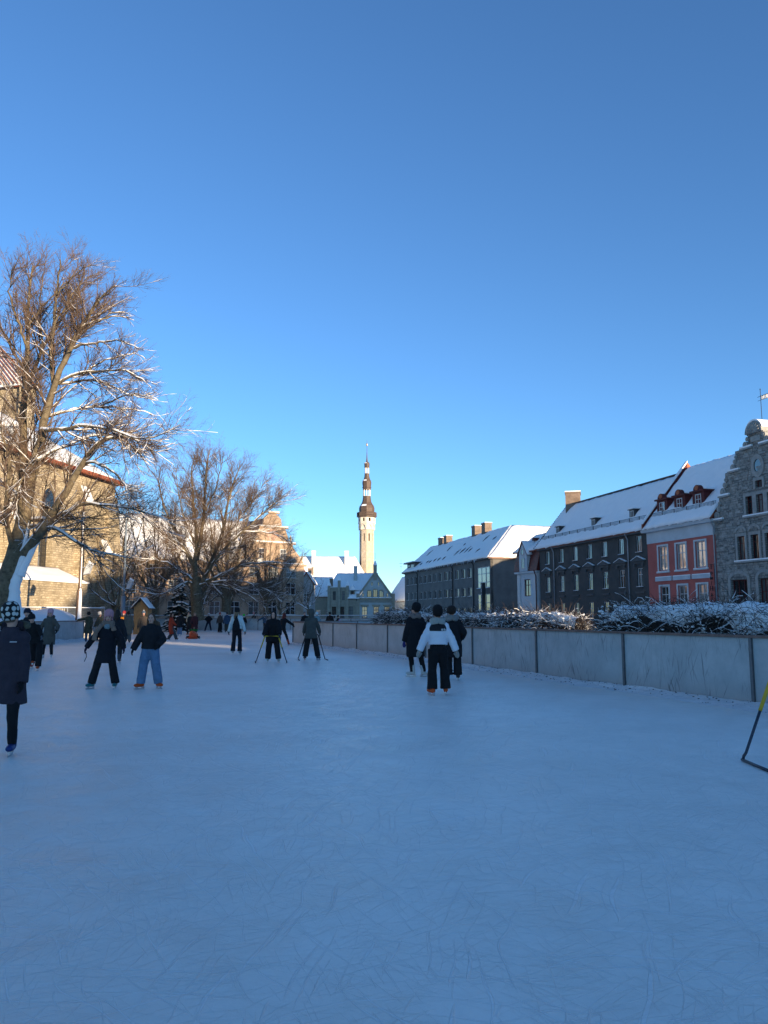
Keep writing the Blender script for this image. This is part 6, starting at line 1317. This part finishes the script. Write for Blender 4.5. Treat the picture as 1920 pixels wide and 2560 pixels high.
        if len(hat) > 3 and hat[3]:           # ear flaps
            mb = MB()
            for s_ in (-1, 1): mb.ball(local((s_ * .085, .005, -.035)), .018 * k, .045 * k, .06 * k, m=HM)
            mb.part('ear_flaps', c_ if not isinstance(c_, tuple) else cloth(c_), o, smooth=True)
    if hood:
        c_, up_, fur = hood; mb = MB()
        if up_:
            mb.ball(local((0, -.036, .02)), .115 * k, .108 * k, .135 * k, m=HM, n=16, k=12); mb.ell([local((0, -.03, -.05)), local((0, -.03, -.13)), neck + tdir * .0], [.1 * k, .1 * k, .12 * k], [.085 * k, .09 * k, .1 * k], lat, 14)
        else:
            bk = neck - fwd * .09 * k + tdir * .02; mb.ell([bk - lat * .14 * k + tdir * .02, bk - lat * .07 * k - fwd * .03 * k + tdir * .01, bk - fwd * .05 * k, bk + lat * .07 * k - fwd * .03 * k + tdir * .01, bk + lat * .14 * k + tdir * .02], [.05 * k, .09 * k, .11 * k, .09 * k, .05 * k], [.05 * k, .07 * k, .085 * k, .07 * k, .05 * k], vz, 12)
        o = remesh(mb.part('hood', c_ if not isinstance(c_, tuple) else cloth(c_), T), vox * .9, .005, 3)
        if fur:
            mb = MB()
            if up_: ring = [local((.098 * math.cos(t), .052, .012 + .125 * math.sin(t))) for t in [2 * math.pi * j / 20 for j in range(21)]]
            else: ring = [neck - fwd * (-.02 + .17 * math.sin(t)) * k + lat * (.19 * math.cos(t)) * k + tdir * (.04 + .05 * math.sin(t)) * k for t in [math.pi * j / 14 for j in range(15)]]
            mb.tube(ring, [.034 * k * (1 + .25 * math.sin(7.3 * j)) for j in range(len(ring))], 10); remesh(mb.part('fur_trim', cloth(fur, .98), o), vox * .7, .014, 1)
    if scarf:
        c_, big, tail = scarf; mb = MB()
        for q in range(2): mb.tube([neck + tdir * (-.02 + .045 * q) * k + lat * (.088 + big) * k * math.cos(t) + fwd * (.085 + big) * k * math.sin(t) + vz * .012 * math.sin(3 * t + q) for t in [2 * math.pi * j / 20 for j in range(21)]], (.042 + big * .4) * k, 10)
        if tail:
            for (sx, ln) in tail: p0 = neck + fwd * .12 * k + lat * sx * .4; mb.ell([p0, p0 + fwd * .06 * k + lat * sx * .4 - vz * ln * .5, p0 + fwd * .04 * k + lat * sx * .5 - vz * ln], [.05 * k, .055 * k, .06 * k], [.025 * k, .025 * k, .02 * k], lat, 10)
        remesh(mb.part('scarf', c_ if not isinstance(c_, tuple) else cloth(c_), T), vox * .8, .008, 2)
    return dict(root=T, hc=hc, HM=HM, wr=wr, el=el, neck=neck, chest=chest, pel=pel, lat=lat, fwd=fwd, tdir=tdir, k=k, shl=shl, coat=co)

def skating_aid(loc, rot, label, w=.62, h=.86, dark=(.03, .04, .06), lean=.28, foot=.75, spread=.32, grip=None):
    """bent tube skating aid: yellow grip bar on top, two legs ending in runners. Local -Y is towards the runners' tips"""
    H = root('skating_aid', (*loc, 0), label, 'skating aid', rotz=rot); M_ = WM[H.name]; TB = mat('dark_tube', dark, .4, .15, 5, .05, 30, .5, .3); YB = grip or mat('yellow_grip', (.55, .36, .03), .5, .15, 5, .1)
    for s in (-1, 1):
        x0, x1 = s * w / 2, s * (w / 2 + spread / 2); zt = h
        leg = [(x0 + (x1 - x0) * u, lean * u, zt - (zt - .03) * u) for u in (.42, .6, .8, .93)]
        leg += [(x1, lean * .97, .055), (x1 + s * .0, lean * .90, .022), (x1 + s * .004, lean * .8, .017), (x1 + s * .012, lean - foot * .4, .017), (x1 + s * .02, lean - foot, .017)]
        MB().tube(leg, .016, 8, M_).part('runner_leg', TB, H, smooth=True)
        g_ = [(x0 + (x1 - x0) * u, lean * u, zt - (zt - .03) * u) for u in (.0, .1, .25, .44)]
        MB().tube(g_, .021, 8, M_).part('side_grip', YB, H, smooth=True)
    MB().tube([(-w / 2, 0, h), (-w / 2 + .05, -.005, h + .012), (w / 2 - .05, -.005, h + .012), (w / 2, 0, h)], .021, 8, M_).part('grip_bar', YB, H, smooth=True)
    return H

BK = (.014, .014, .016); NAVY = (.02, .022, .035); BRN = (.10, .06, .035)
# polka dot hat skater, front left
dots = None
def dot_material():
    m, n, l, b = _new('polka_dot_knit'); tc = n.new('ShaderNodeTexCoord'); mp = n.new('ShaderNodeMapping'); mp.inputs['Scale'].default_value = (15.5, 15.5, 15.5); l.new(tc.outputs['Object'], mp.inputs['Vector'])
    vo = n.new('ShaderNodeTexVoronoi'); vo.inputs['Scale'].default_value = 1.0; vo.inputs['Randomness'].default_value = .35; l.new(mp.outputs[0], vo.inputs['Vector'])
    rp = n.new('ShaderNodeValToRGB'); e = rp.color_ramp.elements; e[0].position = .40; e[1].position = .43; e[0].color = (.55, .57, .52, 1); e[1].color = (.012, .012, .013, 1); l.new(vo.outputs['Distance'], rp.inputs[0]); l.new(rp.outputs[0], b.inputs['Base Color']); b.inputs['Roughness'].default_value = .95; return m
DOT = dot_material()
d1 = person('skater in a long dark purple parka and black hat with pale polka dots', (-4.30, 9.2), 12, 1.57, (0, .03), feet=[(-.36, .45, .25), (.14, 0, 0)], toes=[(.2, -1), (.25, -1)], hands=[(-.32, .05, .80), (.24, -.06, .77)], hip=(.05, 0, 0), coat=((.044, .034, .044), -.32, .045, 0, 1.3), trouser=((.012, .012, .014), (.088, .06, .046)), hat=(DOT, 'slouch', None), hair=((.14, .09, .06), .03, None), hood=((.044, .034, .044), False, (.09, .085, .06)), gloves=(.012, .012, .014), skate=(.015, .04, .16), vox=.0125, head=168, face=False)
q = d1['chest'] + d1['fwd'] * .185 + d1['lat'] * .06 + Vector((0, 0, .03)); MB().box(q.x - .02, q.x + .055, q.y - .012, q.y + .0, q.z, q.z + .012).part('chest_logo', cloth((.5, .5, .5)), d1['coat'])
# boy in black bending forward
person('boy in black with a pompom hat gliding bent forward with one arm out', (-9.9, 23.0), 25, 1.60, (-.10, -.42), feet=[(-.28, .55, .10), (.12, -.02, 0)], toes=[(.3, -1), (.25, -1)], hands=[(-.42, -.2, .9), (.42, -.5, .86)], hip=(-.02, .1, -.05), coat=((.012, .012, .013), -.10, .02, 0), trouser=((.013, .013, .015), (.1, .085, .085)), hat=(BK, 'beanie', BK), gloves=(.10, .11, .13), skate=(.42, .07, .02), headlean=(.05, -.12), vox=.015)
person('skater in a dark beanie half hidden behind the boy in black', (-10.55, 23.9), 10, 1.66, (0, -.1), coat=((.015, .016, .02), -.15, .02, 0), trouser=((.014, .014, .016), (.1, .08, .075)), hat=((.02, .022, .035), 'beanie', None), skate=(.42, .05, .03), feet=[(-.12, .3, .05), (.2, .0, 0)], vox=.018)
person('person in a long grey brown coat and pink earflap hat with white skates', (-12.27, 29.65), 8, 1.66, (0, 0), feet=[(-.2, .0, 0), (.14, -.05, 0)], toes=[(-.1, -1), (.35, -1)], hands=[(-.34, 0, .92), (.36, -.22, 1.0)], coat=((.085, .078, .065), -.46, .04, 0, 1.12), trouser=(BK, (.09, .06, .05)), hat=((.55, .30, .34), 'slouch', None, True), hood=((.085, .078, .065), False, None), gloves=(.02, .02, .02), skate=(.62, .62, .62), vox=.017)
# the two women skating towards the viewer
TAUPE = (.21, .14, .105)
p5 = person('woman in a long black quilted coat, pink knit hat and big taupe scarf', (-5.93, 17.33), 10, 1.56, (.03, 0), feet=[(-.27, -.05, 0), (.21, .02, 0)], toes=[(-.3, -1), (.12, -1)], hands=[(-.46, -.05, .80), (.38, -.05, .86)], coat=((.013, .013, .018), -.36, .035, .16, 1.1), trouser=(BK, (.1, .08, .09)), hat=((.50, .23, .25), 'slouch', None, True), hair=((.08, .05, .035), .06, None), scarf=(TAUPE, .02, ((-.28, .34), (.16, .14))), gloves=(.03, .02, .045), skate=(.03, .17, .19), vox=.0135)
MB().ball(p5['neck'] + p5['fwd'] * .11 - Vector((0, 0, .05)), .075, .05, .06).part('collar_scarf', cloth((.16, .22, .24)), p5['root'], smooth=True)
p = p5['wr'][0]; MB().tube([p + Vector((-.0, -.02, -.10)), p + Vector((.012, -.02, -.2)), p + Vector((-.03, -.02, -.3))], .008, 6).part('glove_strap', cloth(BK), p5['root'])
person('young woman with long brown hair, black jacket and blue jeans on orange skates', (-4.99, 17.33), 2, 1.52, (0, 0), feet=[(-.15, -.1, 0), (.19, .02, 0)], toes=[(-.6, -1), (.65, -.75)], hands=[(-.36, -.05, .82), (.20, -.16, .92)], coat=((.016, .016, .019), -.02, .055, 0, .98), trouser=((.11, .19, .30), (.115, .098, .098)), hair=((.085, .05, .03), .24, (.2, -.02)), gloves=(.014, .014, .015), skate=(.55, .09, .02), vox=.0135)
person('person with long dark hair right behind the woman in the pink hat', (-8.75, 26.5), 185, 1.66, coat=((.02, .02, .024), -.2, .03, 0), hair=((.03, .02, .016), .25, None), face=False, vox=.02)
# group near the church side barrier
person('person in an olive coat leaning a hand on the church side barrier', (-17.05, 46.6), 190, 1.66, hands=[(-.75, .1, 1.25), (.2, -.1, .9)], coat=((.07, .062, .04), -.42, .04, 0), hat=((.02, .018, .016), 'beanie'), skate=(.05, .07, .12), trouser=((.09, .11, .15), (.095, .08, .075)), vox=.02, face=False)
person('person in a cream hat standing behind the olive coat', (-16.9, 48.0), 150, 1.64, coat=((.09, .08, .055), -.3, .03, 0), hat=((.62, .56, .48), 'slouch'), gloves=(.5, .5, .45), vox=.022, face=False)
person('child in an orange jacket and red hat striding with one arm out', (-17.03, 52.7), -8, 1.70, (.05, 0), feet=[(-.45, .3, .05), (.08, 0, 0)], toes=[(-.6, -1), (.1, -1)], hands=[(-.1, -.3, 1.1), (.55, .0, .72)], coat=((.55, .20, .02), -.16, .03, 0), hat=((.45, .05, .05), 'slouch'), scarf=((.03, .03, .03), .01, None), gloves=(.04, .06, .07), skate=(.55, .5, .45), trouser=((.015, .016, .025), (.1, .075, .065)), vox=.02)
person('person in a tan coat carrying a black bag strap, seen from behind', (-14.1, 44.5), 200, 1.72, coat=((.14, .11, .08), -.45, .04, 0), trouser=((.1, .1, .1), (.1, .085, .08)), hair=((.03, .02, .015), .08, None), vox=.022, face=False)
person('person with a grey bobble hat beside the tan coat', (-13.5, 45.3), 20, 1.70, coat=((.10, .075, .055), -.4, .03, 0), hat=((.10, .14, .18), 'beanie', (.4, .42, .45)), vox=.022)
person('woman in a long rust red coat with long dark hair, skating sideways', (-13.45, 51.0), 100, 1.70, (.06, 0), feet=[(-.13, .05, 0), (.36, -.05, 0)], toes=[(-.6, -.7), (.9, -.5)], hands=[(.12, -.1, .9), (.35, .1, .85)], coat=((.34, .045, .02), -.52, .03, 0, 1.25), hair=((.03, .018, .014), .5, None), trouser=((.06, .065, .07), (.1, .09, .1)), skate=(.012, .012, .014), vox=.019, face=False)
person('person in a black coat and blue jeans, seen from behind', (-15.39, 60.8), 175, 1.68, coat=((.014, .014, .016), -.3, .04, 0), trouser=((.13, .19, .28), (.1, .085, .085)), hair=((.03, .02, .015), .05, None), skate=(.5, .5, .5), vox=.022, face=False)
person('person in black with a long cream scarf beside the maroon coat', (-15.3, 63.5), -30, 1.72, (-.05, -.05), hands=[(-.5, 0, .95), (.2, -.1, .95)], coat=((.016, .016, .018), -.4, .03, 0), scarf=((.48, .40, .28), .03, ((-.1, .5),)), hair=((.10, .06, .04), .05, None), skate=(.45, .15, .08), vox=.022)
person('woman in a maroon coat with a fur hood behind the child on the seal', (-14.15, 60.4), 0, 1.66, hands=[(-.25, -.25, .85), (.25, -.25, .85)], coat=((.055, .018, .022), -.4, .06, 0), hood=((.055, .018, .022), True, (.22, .17, .12)), vox=.02)
# child riding an orange seal
person('small child in a green jacket riding an orange seal', (-12.58, 53.55), 0, 1.02, (0, .05), feet=[(-.42, -.25, .0), (.42, -.25, .0)], hands=[(-.2, -.2, .58), (.2, -.2, .58)], hip=(0, .0, -.08), coat=((.02, .22, .03), -.02, .04, 0), hood=((.02, .16, .03), True, (.10, .08, .06)), trouser=(BK, (.095, .08, .075)), skate=(.05, .05, .05), vox=.016, lift=.03)
S = root('seal_ride', (-12.58, 53.4, 0), 'orange plastic seal ride under the small child in green', 'toy'); ORG = mat('orange_plastic', (.62, .075, .015), .35, .08, 4, .05, 20, .5)
mb = MB(); mb.ell([(-12.58, 53.95, .12), (-12.58, 53.75, .2), (-12.58, 53.45, .24), (-12.58, 53.15, .3), (-12.58, 53.02, .34)], [.12, .24, .3, .24, .14], [.08, .17, .22, .24, .16], (1, 0, 0), 16); mb.ball((-12.58, 53.05, .40), .14, .15, .14); mb.ell([(-12.9, 53.3, .06), (-12.58, 53.3, .1), (-12.26, 53.3, .06)], [.05, .1, .05], [.12, .14, .1], (0, 0, 1), 10)
remesh(mb.part('seal_body', ORG, S), .02, 0, 4)
MB().tube([(-12.78, 53.22, .5), (-12.58, 53.2, .56), (-12.38, 53.22, .5)], .016, 8).part('handle', IRON, S, smooth=True)
person('man in a white hat and black jacket standing wide with hands on hips', (-17.0, 78.3), 0, 1.68, feet=[(-.32, 0, 0), (.25, 0, 0)], toes=[(-.3, -1), (.3, -1)], hands=[(-.14, -.14, 1.02), (.14, -.14, 1.02)], elbows=[(-1, 0, 0), (1, 0, 0)], coat=((.014, .014, .017), .0, .04, 0), trouser=((.02, .024, .045), (.1, .08, .075)), hat=((.62, .58, .56), 'helmet'), vox=.024)
person('man in brown standing close to the blue coat', (-14.75, 72.6), 60, 1.72, coat=((.09, .065, .055), -.1, .03, 0), trouser=(BK, (.1, .085, .08)), hat=((.32, .08, .08), 'beanie'), vox=.024, skate=(.02, .02, .02))
person('person in a blue coat seen from behind near the far gate', (-14.05, 72.2), 200, 1.76, coat=((.035, .075, .14), -.2, .04, 0), trouser=((.05, .055, .05), (.1, .085, .08)), hair=((.05, .035, .025), .04, None), skate=(.02, .02, .02), vox=.024, face=False)
QW = mat('white_quilted_jacket', (.52, .58, .57), .5, .06, 6, .1, 40)
p16 = person('woman in a short white quilted jacket with a long fair ponytail, black flared trousers', (-5.88, 32.3), 178, 1.76, feet=[(-.14, 0, 0), (.13, .02, 0)], toes=[(-.1, 1), (.1, 1)], hands=[(-.34, -.02, .80), (.38, -.02, .74)], coat=(QW, .02, .035, .12, .95), trouser=((.012, .012, .018), (.09, .066, .088)), hat=(BK, 'beanie'), hair=((.20, .13, .075), .42, (-.06, -.02)), skate=(.3, .3, .32), gloves=(.02, .02, .025), vox=.0165, face=False)
mb = MB(); c_ = p16['pel'] + Vector((0, -.17, .22)); mb.ell([c_ + Vector((0, 0, -.26)), c_ + Vector((0, -.01, -.05)), c_ + Vector((0, -.01, .12)), c_ + Vector((0, .0, .33))], [.16, .15, .1, .02], [.05, .06, .055, .03], (1, 0, 0), 14); remesh(mb.part('backpack', cloth((.013, .013, .016)), p16['root']), .016, .004, 3)
person('child in a neon green hat and dark suit near the far barrier', (-13.75, 79.0), 170, 1.58, (.05, .1), coat=((.016, .017, .022), -.05, .04, 0), hat=((.03, .75, .06), 'helmet'), hair=None, scarf=((.6, .6, .6), .0, None), skate=(.5, .06, .03), feet=[(-.05, .1, 0), (.25, 0, 0)], vox=.024, face=False)
person('person in black with a salmon pink hat near the far barrier', (-13.0, 80.5), 150, 1.74, (.04, 0), coat=((.014, .012, .014), -.05, .03, 0), hat=((.55, .20, .18), 'slouch'), feet=[(-.25, 0, 0), (.1, 0, 0)], vox=.024, face=False)
person('person in a teal blue jacket with one arm stretched out at the far end', (-10.6, 72.0), 30, 1.62, (-.1, -.1), hands=[(-.75, 0, 1.02), (.2, 0, .9)], coat=((.02, .09, .17), -.05, .04, 0), hair=((.03, .025, .02), .03, None), vox=.024)
# skaters with skating aids
p19 = person('person in a big black hooded jacket pushing a yellow topped skating aid', (-3.68, 26.9), 0, 1.60, (0, -.08), feet=[(-.17, .0, 0), (.19, -.03, 0)], toes=[(.1, -1), (.35, -1)], hands=[(-.25, -.36, .90), (.25, -.36, .90)], coat=((.011, .011, .013), -.26, .085, 0, 1.0), hood=((.011, .011, .013), True, None), trouser=((.012, .012, .014), (.115, .095, .095)), gloves=(.05, .055, .06), skate=(.42, .45, .42), vox=.016)
skating_aid((-3.68, 26.52), R(9), 'yellow topped bent tube skating aid held by the black hooded skater', .44, .86, lean=-.1, foot=-.85, spread=.56)
p21 = person('person in a grey hooded parka pushing a dark skating aid, seen from behind', (-2.55, 28.3), 180, 1.70, feet=[(-.2, -.02, 0), (.24, .05, 0)], toes=[(-.3, 1), (.45, 1)], hands=[(-.30, .3, .88), (.30, .3, .88)], coat=((.075, .077, .07), -.2, .03, 0, 1.08), hood=((.075, .077, .07), True, None), trouser=(BK, (.105, .09, .09)), gloves=(.03, .03, .03), skate=(.03, .035, .05), vox=.016, face=False)
skating_aid((-2.55, 28.68), math.pi + R(10), 'dark bent tube skating aid pushed by the grey parka skater', .44, .86, lean=-.1, foot=-.85, spread=.5, grip=IRON)
person('person with dark red hair and orange skates leaning away past the barrier end', (-5.05, 42.0), 150, 1.66, (.18, .25), feet=[(-.75, -.2, .03), (.1, 0, 0)], toes=[(-.8, .5), (.2, 1)], hip=(-.25, 0, -.04), hands=[(-.2, .1, .9), (.4, .4, .95)], coat=((.013, .013, .015), -.1, .03, 0), hair=((.12, .02, .015), .3, None), trouser=(BK, (.09, .065, .05)), skate=(.42, .05, .02), vox=.02, face=False)
# people standing behind the barrier end
for (lb, x, y_, yw, cc, ht, hr, Hh) in (('person in dark clothes left of the grey parka, beyond the barrier end', -5.6, 57.0, 20, (.014, .014, .016), None, (.03, .022, .018), 1.72), ('person in a white bobble hat and pale teal coat beyond the barrier end', -4.7, 56.5, 170, (.16, .27, .30), ((.50, .60, .62), 'beanie'), None, 1.68), ('broad person in black beyond the barrier end', -3.75, 56.0, 160, (.012, .012, .013), None, (.02, .016, .014), 1.72), ('stooping person in dark green beyond the barrier end', -3.25, 57.4, 120, (.018, .026, .022), None, (.02, .02, .02), 1.5), ('small child in a lilac hat beyond the barrier end', -3.05, 55.6, 20, (.20, .18, .28), ((.36, .30, .50), 'slouch'), None, 1.15)):
    person(lb, (x, y_), yw, Hh, coat=(cc, -.2, .06 if 'broad' in lb else .035, 0), hat=ht, hair=(hr, .03, None) if hr else None, vox=.024, face=abs(yw) < 90)
# trio on the right
p24 = person('person in a very long black padded coat and beanie with white skates', (.80, 20.66), 205, 1.74, feet=[(-.08, 0, 0), (.21, -.02, 0)], toes=[(-.85, .35), (.95, .3)], hands=[(-.28, .0, .86), (.2, .12, .95)], coat=((.012, .012, .015), -.46, .055, .0, 1.08), trouser=((.012, .012, .013), (.085, .062, .05)), hat=((.012, .012, .014), 'slouch'), scarf=((.20, .15, .13), .02, None), gloves=(.035, .03, .13, 1), skate=(.50, .48, .45), vox=.0145, head=235, face=False)
WJ = mat('white_puffer', (.66, .67, .72), .45, .04, 5, .12, 30, .35)
p25 = person('person in a white puffer jacket with a black yoke, black flared trousers and orange skates', (1.06, 15.96), 180, 1.62, (0, .04), feet=[(-.12, -.05, 0), (.15, .06, 0)], toes=[(-.45, .9), (.12, 1)], hands=[(-.40, -.02, .78), (.40, -.05, .76)], coat=(WJ, .06, .05, .135, .98), trouser=((.012, .012, .014), (.115, .08, .105)), hat=((.014, .012, .013), 'slouch'), scarf=((.33, .33, .30), .03, None), gloves=(.26, .255, .235, 1), skate=(.55, .085, .02), vox=.0125, face=False)
k_ = p25['k']; nk = p25['neck']; td = p25['tdir']; mb = MB()      # black yoke over the shoulders
mb.ell([nk - td * .20 * k_, nk - td * .14 * k_, nk - td * .09 * k_, nk - td * .03 * k_, nk + td * .03 * k_], [.206 * k_, .212 * k_, .192 * k_, .14 * k_, .10 * k_], [.184 * k_, .180 * k_, .158 * k_, .128 * k_, .098 * k_], p25['lat'], 20)
remesh(mb.part('yoke', cloth((.012, .012, .016), .6), p25['coat']), .012, .002, 2)
mb = MB(); lg = nk - td * .165 * k_ + Vector((.11, -.176 * k_, 0))          # white logo: stacked lettering bars and a half dome of three arcs
for j in range(3): mb.box(lg.x - .05, lg.x - .012, lg.y, lg.y + .012, lg.z + .008 - .013 * j, lg.z + .016 - .013 * j)
for j, r_ in enumerate((.012, .026, .040)):
    pts = [Vector((lg.x + .0 + r_ * math.sin(t), lg.y + .006 + .012 * math.sin(t), lg.z - .02 + r_ * math.cos(t))) for t in [R(90) * q_ / 6 for q_ in range(7)]]; mb.tube(pts, .0045, 5)
mb.part('shoulder_logo', cloth((.7, .7, .7), .6), p25['coat'])
person('person in a long black coat, fur hat and taupe scarf beside the white puffer jacket', (1.66, 19.6), 175, 1.68, (-.03, 0), feet=[(-.12, 0, 0), (.12, 0, 0)], toes=[(0, 1), (.2, 1)], hands=[(-.28, .15, .95), (.24, .2, 1.0)], coat=((.013, .013, .016), -.40, .045, 0, 1.06), trouser=(BK, (.105, .085, .10)), hat=((.03, .02, .016), 'helmet'), scarf=((.21, .20, .19), .03, None), skate=(.02, .02, .025), vox=.0145, face=False)
skating_aid((4.50, 9.0), 0, 'yellow gripped dark tube skating aid standing alone near the long barrier', .42, .90, lean=-.2, foot=.75, spread=.9)
bake_remesh()
